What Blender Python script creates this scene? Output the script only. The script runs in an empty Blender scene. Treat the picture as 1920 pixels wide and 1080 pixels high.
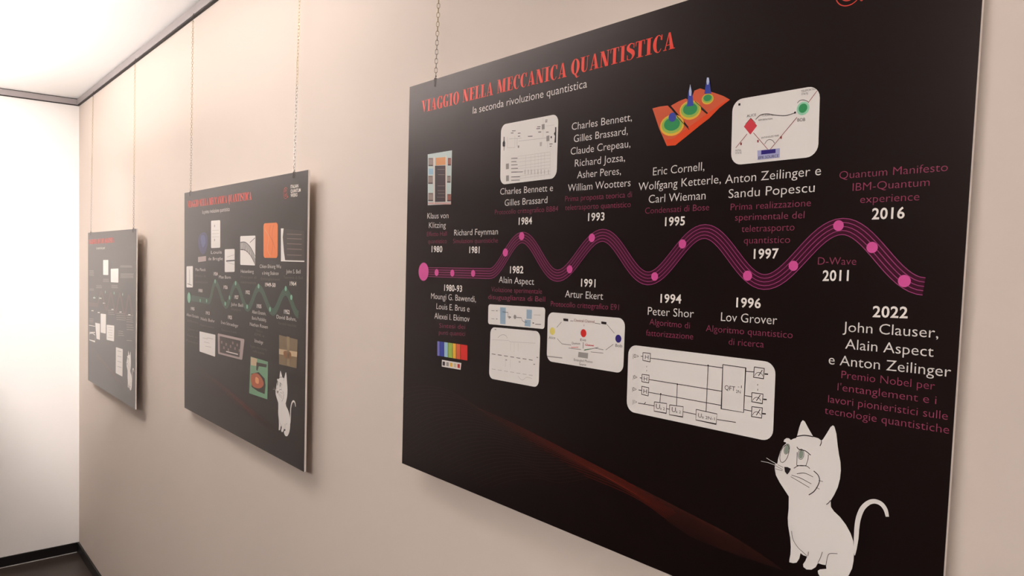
import bpy, bmesh, math
from mathutils import Vector, Matrix
scene = bpy.context.scene
COL = scene.collection

# ------------------------------------------------------------------ camera
cam_data = bpy.data.cameras.new('camera')
cam_data.sensor_width = 36.0
cam_data.lens = 1374.0 * 36.0 / 1920.0
cam_data.clip_start = 0.02
cam = bpy.data.objects.new('camera', cam_data)
COL.objects.link(cam)
_r = Vector((0.6486, 0.7609, 0.0193)); _u = Vector((-0.0373, 0.0064, 0.9993)); _f = Vector((-0.7602, 0.6488, -0.0326))
cam.matrix_world = Matrix(((_r.x, _u.x, -_f.x, 0.0), (_r.y, _u.y, -_f.y, -0.8182), (_r.z, _u.z, -_f.z, 1.6734), (0, 0, 0, 1)))
scene.camera = cam

# ------------------------------------------------------------------ world, exposure, lights
world = bpy.data.worlds.new('world'); scene.world = world; world.use_nodes = True
world.node_tree.nodes['Background'].inputs[0].default_value = (0.9, 0.85, 0.8, 1)
world.node_tree.nodes['Background'].inputs[1].default_value = 0.3
scene.view_settings.view_transform = 'Standard'
scene.view_settings.look = 'None'
scene.view_settings.gamma = 1.0
scene.view_settings.use_curve_mapping = False
scene.view_settings.exposure = 1.13
def area(name, loc, rot, sx, sy, watts, col):
    l = bpy.data.lights.new(name, 'AREA'); l.shape = 'RECTANGLE'; l.size = sx; l.size_y = sy
    l.energy = watts; l.color = col
    o = bpy.data.objects.new(name, l); o.location = loc; o.rotation_euler = rot; COL.objects.link(o); return o
WARM = (1.0, 0.9, 0.83)
pass

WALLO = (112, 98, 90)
WALLW = (250, 245, 241)
FLOORC = (60, 50, 45)
WALLC = (216, 202, 191)
FACEC = (15, 8, 8)
FROUGH = 0.28
LAMPC = (255, 249, 245)
LDEP = 0.1
SPOTS = [('unseen white spot lamp added to brighten the far wall', (-2.2, -0.95, 2.4), (-4.69, -0.45, 1.45), 95, 54)]
UPL = ('unseen slim pendant trough added to brighten the ceiling', -4.3, -2.3, -0.92, 2.1, 15)
LUMS = [('unseen opal ceiling light added at the far end of the room', -3.9, -3.1, -0.95, 2.5), ('unseen opal ceiling light added in the row beside the panels', -2.3, -1.3, -0.6, 3.8), ('unseen opal light added at the near end of the row beside the panels', -0.3, 0.9, -0.62, 1.7), ('unseen wide opal light added over the middle of the room', -0.5, 0.9, -2.5, 28), ('unseen opal ceiling light added at the near end', 1.1, 2.3, -0.9, 1.5)]  # lamps out of view, added to brighten the walls evenly
# chains: top point, bottom point, height where brass turns to steel, panel index, label
CHAINS = [
 ((-1.1576, -0.0165, 2.483), (-1.1694, -0.0212, 2.0262), 2.1047, 0, 'chain at the left end of the nearest panel, brass above and steel below'),
 ((-0.3052, -0.0165, 2.483), (-0.3252, -0.0258, 2.0232), 2.12, 0, 'chain at the right end of the nearest panel, above the picture edge'),
 ((-1.7841, -0.0165, 2.483), (-1.7856, -0.0291, 1.8991), 2.1146, 1, 'chain at the right end of the middle panel, brass above and steel below'),
 ((-2.6466, -0.0165, 2.483), (-2.6411, -0.0228, 1.9036), 2.093, 1, 'chain at the left end of the middle panel'),
 ((-3.4165, -0.0165, 2.483), (-3.3439, -0.0374, 1.7926), 2.0162, 2, 'chain at the right end of the farthest panel'),
 ((-4.2421, -0.0165, 2.483), (-4.2316, -0.0282, 1.7962), 2.0835, 2, 'chain at the left end of the farthest panel, closest to the corner')]
FACEY = [(lambda x, a=a: a[1] + (x - a[0]) * a[2]) for a in [(-1.2502, -0.02173, -0.00555), (-2.70266, -0.0234, -0.00735), (-4.29212, -0.02855, -0.01039)]]
# printed matter, in millimetres on each panel (x from its left edge, y down from its top edge)
TEXTS = [
(0,'VIAGGIO','title',36.9,57.9,124.5,22.4,-0.08),
(0,'NELLA','title',172.8,57.3,88.0,23.2,0.05),
(0,'MECCANICA','title',271.8,56.6,169.3,22.8,-0.13),
(0,'QUANTISTICA','title',450.3,56.5,194.1,22.7,0.67),
(0,'la seconda rivoluzione quantistica','sub',204.6,82.1,280.7,12.8,0.39),
(0,'Klaus von','name',69.7,264.8,70.4,10.3,-0.71),
(0,'Klitzing','name',76.2,282.8,56.3,10.2,-0.29),
(0,'Effetto Hall','desc',70.3,298.6,66.0,8.2,0.55),
(0,'quantistico','desc',74.8,312.5,62.3,8.2,0.58),
(0,'1980','year',88.0,328.8,35.6,10.2,0.31),
(0,'Richard Feynman','name',160.0,297.9,127.3,10.7,0.55),
(0,'Simulazioni quantistiche','desc',157.4,312.0,130.6,7.8,0.59),
(0,'1981','year',208.2,329.1,29.6,10.5,0.15),
(0,'Charles Bennett e','name',289.7,229.6,130.2,10.8,-0.22),
(0,'Gilles Brassard','name',302.7,249.0,105.4,10.8,0.35),
(0,'Protocollo crittografico BB84','desc',277.2,262.9,155.9,8.2,0.37),
(0,'1984','year',340.7,281.1,32.9,11.4,0.94),
(0,'Charles Bennett,','name',456.6,140.0,118.7,10.9,-0.28),
(0,'Gilles Brassard,','name',462.0,158.9,106.7,10.9,0.11),
(0,'Claude Crepeau,','name',456.3,177.3,118.2,10.9,0.14),
(0,'Richard Jozsa,','name',466.2,196.0,99.5,10.5,0.21),
(0,'Asher Peres,','name',472.0,214.0,87.0,10.4,0.07),
(0,'William Wootters','name',453.3,232.6,124.4,10.6,0.45),
(0,'Prima proposta teorica di','desc',448.0,247.6,133.0,8.2,0.28),
(0,'teletrasporto quantistico','desc',448.7,260.9,130.8,8.2,0.06),
(0,'1993','year',498.2,278.2,32.8,11.0,0.39),
(0,'Eric Cornell,','name',616.5,219.5,82.5,10.1,0.76),
(0,'Wolfgang Ketterle,','name',592.2,238.6,132.0,10.7,1.05),
(0,'Carl Wieman','name',611.1,256.4,91.5,10.2,0.71),
(0,'Condensati di Bose','desc',605.7,270.8,103.0,8.0,0.82),
(0,'1995','year',640.4,288.0,32.1,11.0,1.18),
(0,'Anton Zeilinger e','name',730.3,237.4,122.5,11.2,1.1),
(0,'Sandu Popescu','name',736.0,255.4,110.5,11.2,1.03),
(0,'Prima realizzazione','desc',739.8,270.5,103.1,8.8,0.74),
(0,'sperimentale del','desc',746.7,283.3,89.2,8.8,0.54),
(0,'teletrasporto','desc',756.4,297.3,68.3,8.7,1.03),
(0,'quantistico','desc',760.2,311.2,59.8,8.7,0.83),
(0,'1997','year',774.4,329.1,32.1,11.1,1.8),
(0,'Quantum Manifesto','desc',873.7,240.8,107.4,8.1,0.44),
(0,'IBM-Quantum','desc',888.9,254.6,76.4,8.0,0.8),
(0,'experience','desc',897.6,267.9,58.9,8.2,0.42),
(0,'2016','year',910.7,285.3,32.6,10.6,0.59),
(0,'D-Wave','desc',854.4,334.4,42.5,8.3,1.08),
(0,'2011','year',860.6,352.0,29.0,11.2,2.35),
(0,'1982','year',322.9,361.4,33.8,10.7,1.9),
(0,'Alain Aspect','name',294.4,378.5,89.4,9.5,0.16),
(0,'Violazione sperimentale','desc',274.8,394.7,128.7,7.3,1.38),
(0,'disuguaglianza di Bell','desc',266.9,408.1,144.6,7.4,1.78),
(0,'1991','year',488.9,375.7,29.6,11.5,0.42),
(0,'Artur Ekert','name',456.0,393.8,78.3,9.8,0.68),
(0,'Protocollo crittografico E91','desc',425.0,409.8,140.5,7.9,1.62),
(0,'1994','year',638.2,390.3,34.0,11.4,1.77),
(0,'Peter Shor','name',617.7,408.4,75.0,10.2,1.51),
(0,'Algoritmo di','desc',621.4,421.5,65.9,7.2,0.48),
(0,'fattorizzazione','desc',616.1,436.9,77.1,8.7,1.8),
(0,'1996','year',753.8,388.4,33.0,10.7,1.72),
(0,'Lov Grover','name',733.2,407.1,75.5,10.9,1.45),
(0,'Algoritmo quantistico','desc',711.9,422.1,116.9,8.1,1.4),
(0,'di ricerca','desc',745.7,435.4,47.5,7.9,1.99),
(0,'1980-93','year',133.9,400.3,56.1,10.9,0.77),
(0,'Moungi G. Bawendi,','name',91.2,417.8,141.1,9.7,0.94),
(0,'Louis E. Brus e','name',110.3,436.1,104.3,9.6,1.16),
(0,'Alexei I. Ekimov','name',104.7,454.8,110.9,10.1,1.61),
(0,'Sintesi dei','desc',121.7,470.5,81.6,8.0,3.26),
(0,'punti quantici','desc',121.2,483.4,82.8,8.0,3.57),
(0,'2022','year',916.7,387.6,34.8,11.2,2.37),
(0,'John Clauser,','name',886.0,405.9,94.9,10.7,1.42),
(0,'Alain Aspect','name',889.6,424.2,87.9,10.3,1.12),
(0,'e Anton Zeilinger','name',872.2,443.1,121.8,9.9,1.35),
(0,'Premio Nobel per','desc',887.1,456.5,93.2,7.5,0.99),
(0,"l'entanglement e i",'desc',883.6,470.4,98.8,8.1,1.04),
(0,'lavori pionieristici sulle','desc',873.8,485.1,119.4,8.2,1.36),
(0,'tecnologie quantistiche','desc',870.5,498.2,124.7,8.2,1.23),
(1,'VIAGGIO NELLA MECCANICA QUANTISTICA','title',32.4,49.8,597.6,20.3,-0.42),
(1,'la prima rivoluzione quantistica','sub',194.6,77.3,257.5,10.5,-0.25),
(1,'1900','year',157.6,336.8,41.9,11.6,2.93),
(1,'Max Planck','name',124.9,267.0,105.9,9.0,2.13),
(1,'Effetto di','desc',119.5,286.9,111.7,9.0,2.43),
(1,'quantizzazione','desc',119.9,306.8,133.2,9.0,2.63),
(1,'Louis','name',282.7,208.9,100.7,8.6,1.1),
(1,'de Broglie','name',256.8,229.7,136.7,8.6,0.89),
(1,'1924','year',309.9,277.3,37.9,12.7,1.7),
(1,'Max Born','name',360.4,285.5,105.2,9.2,2.07),
(1,'1926','year',404.0,316.1,34.3,11.5,2.52),
(1,'John Bell','name',469.6,364.7,100.1,8.1,2.37),
(1,'1927','year',498.8,342.2,33.5,11.2,2.84),
(1,'Disuguaglianze','desc',472.1,377.5,80.6,6.4,2.4),
(1,'1905','year',74.6,401.9,41.2,11.0,0.99),
(1,'Albert Einstein','name',26.6,425.3,135.4,9.3,0.08),
(1,'Effetto','desc',39.2,444.9,117.5,7.4,1.6),
(1,'1913','year',235.1,406.5,37.3,12.2,1.13),
(1,'Niels Bohr','name',184.5,428.9,138.5,9.8,0.61),
(1,'Modello atomico','desc',179.3,448.8,139.0,7.1,2.37),
(1,'Quanti di','desc',39.7,472.8,111.9,7.4,1.94),
(1,'luce','desc',40.1,495.0,111.9,7.4,1.4),
(1,'Fotoni','desc',28.2,514.8,124.1,7.5,2.09),
(1,'1925','year',444.8,406.0,33.9,11.4,0.77),
(1,'Erwin Schroedinger','name',382.9,426.2,148.9,9.2,0.09),
(1,'Equazione d onda','desc',388.2,447.5,130.7,6.6,1.97),
(1,'Heisenberg','name',550.3,263.7,100.6,10.2,1.72),
(1,'Principio di','desc',550.6,279.3,120.7,7.0,1.97),
(1,'indeterminazione','desc',550.9,294.2,116.7,7.0,2.29),
(1,'1932','year',590.2,323.8,32.6,11.6,2.56),
(1,'Chien-Shiung Wu','name',696.2,247.0,145.8,11.1,1.56),
(1,'e Irving Shaknov','name',714.1,265.1,114.3,11.1,1.9),
(1,'Entanglement','desc',706.7,280.1,129.1,7.4,2.35),
(1,'1949-50','year',735.8,296.8,72.0,11.7,2.33),
(1,'John S. Bell','name',876.7,257.4,88.4,10.4,2.18),
(1,'Teorema di Bell','desc',860.0,271.7,118.1,7.0,1.83),
(1,'1964','year',901.0,288.0,39.3,11.6,2.04),
(1,'1935','year',676.2,358.9,34.1,12.0,2.14),
(1,'Albert Einstein,','name',641.2,377.0,102.1,9.1,1.26),
(1,'Boris Podolsky,','name',641.6,394.4,105.9,9.1,0.93),
(1,'Nathan Rosen','name',625.6,413.2,131.7,9.2,0.98),
(1,'Paradosso','desc',674.6,425.9,45.1,6.8,0.12),
(1,'EPR e','desc',662.8,438.2,70.5,6.8,2.06),
(1,'Schroedinger','name',661.2,457.3,64.9,9.1,0.24),
(1,'Il gatto vivo o morto','desc',631.0,474.7,120.2,6.9,1.57),
(1,'nella scatola','desc',651.7,486.3,82.7,6.8,1.96),
(1,'1952','year',865.6,362.6,34.9,11.8,1.92),
(1,'David Bohm,','name',816.9,379.0,125.6,9.2,0.64),
(1,'Variabili nascoste','desc',827.9,393.9,115.0,6.4,1.68),
(1,'ITALIAN','year',899.3,39.7,47.2,8.2,-2.6),
(1,'QUANTUM','year',899.6,50.9,60.5,8.2,-1.34),
(1,'WEEKS','year',899.9,61.9,41.4,8.2,-0.26),
(2,'VIAGGIO NELLA MECCANICA QUANTISTICA','title',20.5,54.7,573.2,20.5,0.24),
(2,'la nascita dei quanti','sub',207.0,81.7,196.0,10.5,0.22)]
GFX = [
[0,"diagram_card","","A","white rounded card with circuit sketch and table",[["r","white",1,[[285.6,111.2],[426.1,111.3],[427.0,210.5],[288.8,212.7]],13]]],
[0,"diagram_print","A","","",[["l","lgrey",3,[[332.7,168.6],[411.2,168.5]],0.35],["l","lgrey",3,[[314.9,172.5],[411.5,173.5]],0.35],["l","lgrey",3,[[315.2,178.1],[411.7,178.5]],0.35],["l","lgrey",3,[[333.6,185.0],[412.0,183.5]],0.35],["l","lgrey",3,[[315.8,189.2],[412.3,188.5]],0.35],["l","lgrey",3,[[316.2,194.7],[412.5,193.5]],0.35],["l","lgrey",3,[[334.6,201.5],[412.8,198.5]],0.35],["l","lgrey",3,[[316.8,205.8],[413.1,203.5]],0.35],["l","lgrey",3,[[352.2,169.2],[353.9,205.8]],0.3],["l","lgrey",3,[[364.9,169.1],[366.6,206.6]],0.3],["l","lgrey",3,[[374.8,169.1],[376.5,207.3]],0.3],["l","lgrey",3,[[382.7,169.1],[384.5,207.8]],0.3],["l","lgrey",3,[[389.7,169.1],[391.5,208.3]],0.3],["l","lgrey",3,[[397.5,169.1],[399.4,208.8]],0.3],["l","lgrey",3,[[410.4,169.1],[412.2,209.6]],0.3],["l","ink",3,[[315.8,170.5],[331.9,171.4]],0.9],["l","ink",3,[[316.1,176.0],[329.4,176.7]],0.9],["l","ink",3,[[316.4,181.5],[332.6,182.3]],0.9],["l","ink",3,[[316.7,187.4],[333.8,188.2]],0.9],["l","ink",3,[[317.0,193.3],[346.3,194.9]],0.9],["l","ink",3,[[317.5,201.5],[340.2,202.5]],0.9],["l","ink",3,[[317.8,207.1],[339.6,208.0]],0.9],["l","ink",3,[[351.6,191.8],[352.0,199.1]],0.6],["l","ink",3,[[359.9,192.5],[360.3,199.7]],0.6],["l","ink",3,[[367.5,193.0],[367.9,200.2]],0.6],["l","ink",3,[[375.8,193.6],[376.2,200.8]],0.6],["l","ink",3,[[383.6,194.2],[384.0,201.3]],0.6],["l","ink",3,[[391.1,194.8],[391.5,201.8]],0.6],["l","ink",3,[[399.0,195.4],[399.4,202.4]],0.6],["l","ink",3,[[407.9,196.0],[408.3,203.0]],0.6],["p","grey",2,[[302.3,178.3],[310.0,178.3],[310.6,187.5],[302.8,187.6]]],["p","grey",2,[[303.8,198.2],[311.1,198.1],[311.7,207.7],[304.3,207.8]]],["l","grey",3,[[309.1,137.5],[340.4,139.4]],0.4],["l","grey",3,[[333.2,143.7],[401.4,145.6]],0.4],["l","grey",3,[[329.2,139.0],[329.9,151.9]],0.5],["l","lgrey",3,[[304.1,133.9],[305.1,151.9],[324.3,153.2],[323.3,134.1]],0.5],["p","grey",2,[[388.4,123.1],[395.0,123.1],[395.5,131.3],[388.9,131.3]]],["p","grey",2,[[400.4,142.6],[407.2,142.4],[407.7,151.2],[400.8,151.0]]],["l","lgrey",3,[[391.0,112.4],[392.7,144.1]],0.4],["l","lgrey",3,[[403.4,151.0],[404.0,161.5]],0.4],["l","lgrey",3,[[398.7,126.7],[417.4,127.4]],0.4],["p","ink",2,[[293.9,132.4],[295.8,132.4],[296.2,138.6],[298.3,142.6],[298.3,148.8],[296.4,149.2],[296.4,156.0],[295.4,155.9],[294.8,149.0],[292.0,148.1],[291.6,141.9],[293.8,139.0]]],["p","ink",2,[[419.6,131.1],[422.3,131.2],[423.2,155.4],[419.2,155.2],[420.0,144.7],[417.4,141.0],[419.9,137.8]]],["l","ink",3,[[315.2,124.9],[324.7,125.7]],1.0],["l","ink",3,[[312.5,128.3],[319.2,128.7]],1.0],["l","ink",3,[[330.6,130.7],[337.2,131.1]],1.0],["l","ink",3,[[330.9,135.6],[336.5,135.8]],1.0],["l","ink",3,[[356.0,138.4],[367.4,139.3]],1.0],["l","ink",3,[[377.7,125.7],[385.6,126.3]],1.0],["l","ink",3,[[376.1,128.4],[384.9,129.0]],1.0],["l","ink",3,[[380.8,134.3],[387.8,134.8]],1.0],["l","ink",3,[[396.4,117.5],[401.6,117.8]],1.0],["l","ink",3,[[396.2,120.2],[401.2,120.5]],1.0],["l","ink",3,[[399.2,136.6],[405.2,137.0]],1.0],["l","ink",3,[[408.0,156.1],[415.3,156.5]],1.0],["l","ink",3,[[409.0,159.7],[413.2,159.7]],1.0],["p","lgrey",2,[[385.2,150.9],[390.5,150.8],[390.3,157.2],[385.6,157.4]]],["p","ink",2,[[410.2,144.2],[412.9,144.2],[413.1,147.4],[410.4,147.3]]],["p","grey",2,[[331.4,150.8],[335.1,150.9],[335.3,154.8],[331.6,154.7]]]]],
[0,"diagram_card","","B","white rounded card with red diamond and green circle",[["r","white",1,[[735.6,135.5],[846.8,135.1],[848.4,214.1],[737.4,215.4]],14]]],
[0,"diagram_print","B","","",[["l","maroon",3,[[743.1,194.6],[758.1,179.0]],0.7],["l","maroon",3,[[766.5,178.8],[786.3,200.3]],0.7],["l","maroon",3,[[789.7,200.6],[821.2,167.4]],0.7],["l","maroon",3,[[834.3,152.2],[843.8,140.8]],0.7],["c","ink",3,[[768.6,163.3],[774.8,158.8],[784.1,158.7],[793.4,161.3],[806.9,163.7],[818.3,162.0]],0.8],["d","ink",4,[818.6,161.8],1.22],["p","cherry",2,[[762.0,160.8],[770.8,170.9],[762.4,180.5],[753.0,169.8]]],["l","ink",4,[[755.1,167.4],[762.0,160.8],[768.8,167.5]],0.5],["d","mint",3,[828.0,158.3],7.55],["d","green",4,[828.0,158.1],5.14],["c","ink",4,[[820.9,151.3],[823.5,149.1],[827.7,148.7],[832.6,150.9],[834.3,152.7]],0.6],["p","lilac",3,[[772.9,200.6],[801.9,200.6],[802.1,211.3],[773.7,211.7]]],["p","indigo",4,[[778.0,200.8],[796.5,200.9],[796.8,205.6],[778.2,205.8]]],["c","ink",3,[[781.9,194.1],[784.6,190.2],[788.2,189.1],[792.1,190.7],[794.8,194.1]],0.6],["t","ink",3,"ALICE",[756.5,159.1],12.5,2.9,-0.1,0],["t","ink",3,"BOB",[822.0,172.5],9.3,3.6,-2.2,0],["t","ink",5,"EPR SOURCE",[775.0,211.0],25.7,3.2,0.6,0],["t","ink",3,"INITIAL",[743.0,198.9],8.3,2.3,-1.6,0],["t","ink",3,"STATE",[743.2,201.9],8.3,2.3,-3.0,0],["t","ink",3,"TELEPORTED",[824.6,139.8],17.5,2.2,0.8,0],["t","ink",3,"STATE",[825.3,142.9],8.0,2.2,-4.4,0],["t","ink",3,"CLASSICAL",[776.7,160.6],15.0,1.8,-4.2,0],["t","ink",3,"INFORMATION",[772.3,165.5],18.2,1.9,-1.6,0],["t","ink",3,"ENTANGLED PAIR",[777.5,187.1],22.3,2.0,1.3,0],["p","ink",2,[[743.9,140.8],[746.8,140.8],[746.9,143.6],[744.1,143.5]]],["p","maroon",2,[[748.9,188.8],[751.4,188.8],[751.3,192.0],[749.3,191.8]]],["p","maroon",2,[[771.7,188.0],[774.0,188.0],[774.0,191.1],[772.1,190.9]]],["p","maroon",2,[[801.4,186.8],[803.6,186.8],[803.6,189.9],[801.8,189.7]]]]],
[0,"diagram_card","","C","small white card with blue blocks",[["r","white",1,[[268.1,416.8],[412.5,412.7],[412.3,446.7],[268.8,451.1]],5]]],
[0,"diagram_print","C","","",[["p","steel",2,[[300.4,420.0],[315.2,419.4],[316.1,447.7],[301.9,447.8]]],["p","steel",2,[[368.3,418.9],[381.3,418.4],[381.5,433.5],[368.7,433.9]]],["p","steel",2,[[364.8,435.5],[379.4,435.1],[378.9,445.9],[364.7,446.1]]],["l","ink",3,[[307.4,427.1],[321.5,427.2],[321.9,434.6],[329.2,434.4]],0.7],["d","grey",4,[340.1,433.1],3.52],["l","ink",3,[[344.0,433.8],[356.3,433.3],[358.3,437.5],[363.3,439.6],[370.3,439.3]],0.7],["l","ink",3,[[383.9,439.4],[387.6,439.4]],1.4],["l","grey",3,[[277.1,427.2],[285.1,427.0]],0.9],["l","grey",3,[[277.9,441.1],[285.9,440.8]],0.9],["l","ink",3,[[290.0,426.6],[293.6,426.6]],0.9],["l","ink",3,[[290.7,440.4],[294.3,440.4]],0.9],["l","lgrey",3,[[386.4,426.3],[402.2,425.4]],0.9],["l","ink",3,[[390.4,440.9],[404.1,440.0]],0.9],["l","ink",3,[[324.5,432.9],[324.8,436.9],[329.7,434.4],[324.5,432.9]],0.6]]],
[0,"diagram_card","","D","white rounded card with pale plotted curves",[["r","white",1,[[276.2,455.5],[403.0,451.2],[403.7,540.8],[276.7,544.1]],11]]],
[0,"diagram_print","D","","",[["l","lgrey",3,[[281.8,477.0],[325.7,473.7],[329.2,475.5],[392.1,471.1]],0.5],["c","grey",3,[[297.3,472.1],[303.5,467.7],[311.9,465.3],[319.5,467.1],[321.5,470.4]],0.6],["l","ink",3,[[282.0,501.2],[292.4,501.0]],0.9],["l","ink",3,[[298.8,500.8],[309.1,500.6]],0.9],["l","ink",3,[[315.3,500.5],[325.3,500.3]],0.9],["l","ink",3,[[331.4,500.2],[341.3,500.0]],0.9],["l","ink",3,[[347.3,499.9],[356.9,499.7]],0.9],["l","ink",3,[[362.8,499.6],[372.3,499.4]],0.9],["l","ink",3,[[378.0,499.3],[387.3,499.1]],0.9],["l","grey",3,[[283.4,527.0],[293.9,526.7]],0.6],["l","grey",3,[[300.2,526.5],[310.5,526.1]],0.6],["l","grey",3,[[316.7,525.9],[326.7,525.6]],0.6],["l","grey",3,[[332.8,525.4],[342.7,525.1]],0.6],["l","grey",3,[[348.7,524.9],[358.3,524.6]],0.6],["l","grey",3,[[364.2,524.4],[373.6,524.1]],0.6],["l","grey",3,[[379.4,523.9],[388.7,523.6]],0.6],["l","lgrey",3,[[331.2,477.6],[331.8,489.4]],0.4],["l","lgrey",3,[[340.2,475.1],[341.1,491.3]],0.4],["l","lgrey",3,[[350.2,475.5],[350.9,488.7]],0.4],["l","lgrey",3,[[319.3,505.8],[320.0,519.1]],0.4],["l","lgrey",3,[[332.0,505.7],[332.8,519.0]],0.4],["c","lgrey",3,[[352.7,529.5],[363.7,534.5],[374.3,528.6],[387.8,528.9]],0.6],["l","grey",3,[[319.4,506.9],[323.5,506.7]],1.6],["l","grey",3,[[353.6,505.9],[357.6,505.7]],1.6],["l","grey",3,[[389.7,505.3],[393.5,505.0]],1.6],["l","grey",3,[[396.5,493.4],[400.3,493.2]],1.6],["l","grey",3,[[287.6,458.6],[292.0,458.5]],1.6]]],
[0,"diagram_card","","E","white rounded card with yellow, red and blue dots",[["r","white",1,[[418.9,419.2],[577.9,416.5],[578.1,494.2],[420.2,496.1]],12]]],
[0,"diagram_print","E","","",[["l","ink",3,[[440.4,441.4],[450.2,432.3]],0.6],["l","ink",3,[[544.1,427.9],[558.9,439.1]],0.6],["l","ink",3,[[442.2,458.6],[453.0,465.7],[473.3,465.4]],0.6],["l","ink",3,[[558.0,455.0],[543.7,464.9]],0.6],["l","ink",3,[[467.9,470.5],[494.2,469.8]],0.6],["l","ink",3,[[500.2,470.5],[529.1,462.8]],0.6],["l","ink",3,[[514.4,471.0],[539.5,469.9]],0.6],["l","ink",3,[[523.0,464.5],[539.2,465.1]],0.6],["l","ink",3,[[469.4,429.0],[476.1,428.7]],0.6],["l","ink",3,[[520.1,428.1],[531.6,428.4]],0.6],["l","ink",3,[[498.2,458.5],[498.4,467.8]],0.8],["l","maroon",3,[[498.6,431.9],[498.4,434.6]],0.7],["l","cherry",3,[[473.5,468.9],[488.5,466.9]],0.8],["l","cherry",3,[[502.1,462.0],[520.2,461.6]],0.7],["l","green",3,[[501.6,469.4],[514.2,466.6]],0.9],["p","ink",2,[[453.8,426.5],[464.7,426.4],[464.9,430.2],[454.4,430.1]]],["p","ink",2,[[532.8,424.5],[542.9,424.6],[543.1,428.2],[533.0,428.1]]],["d","yellow",3,[430.8,448.3],5.81],["d","red",3,[498.1,444.9],5.95],["d","indigo",3,[566.8,446.2],5.66],["t","maroon",3,"Classical Channel",[477.0,429.1],42.6,3.9,1.8,0],["t","ink",3,"Alice",[423.4,461.0],14.5,4.2,4.2,0],["t","ink",3,"Bob",[561.9,458.1],12.5,4.2,1.7,0],["t","ink",3,"Eve",[492.1,457.1],11.8,3.6,4.0,0],["t","ink",3,"Quantum",[474.2,463.7],17.8,3.2,3.1,0],["t","cherry",3,"Channel",[503.1,462.9],16.6,3.2,2.2,0],["p","grey",2,[[489.3,473.9],[509.1,473.4],[508.8,481.6],[488.4,481.7]]],["t","ink",3,"Entangled Photon",[480.3,488.4],38.3,3.6,2.0,0],["t","ink",3,"Source",[491.8,493.6],14.2,3.6,2.6,0],["l","grey",3,[[421.6,488.7],[455.2,487.2]],1.6]]],
[0,"diagram_card","","F","large white rounded card with a black circuit drawing",[["r","white",1,[[585.9,452.4],[809.6,449.4],[810.4,542.5],[587.1,545.7]],14]]],
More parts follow.
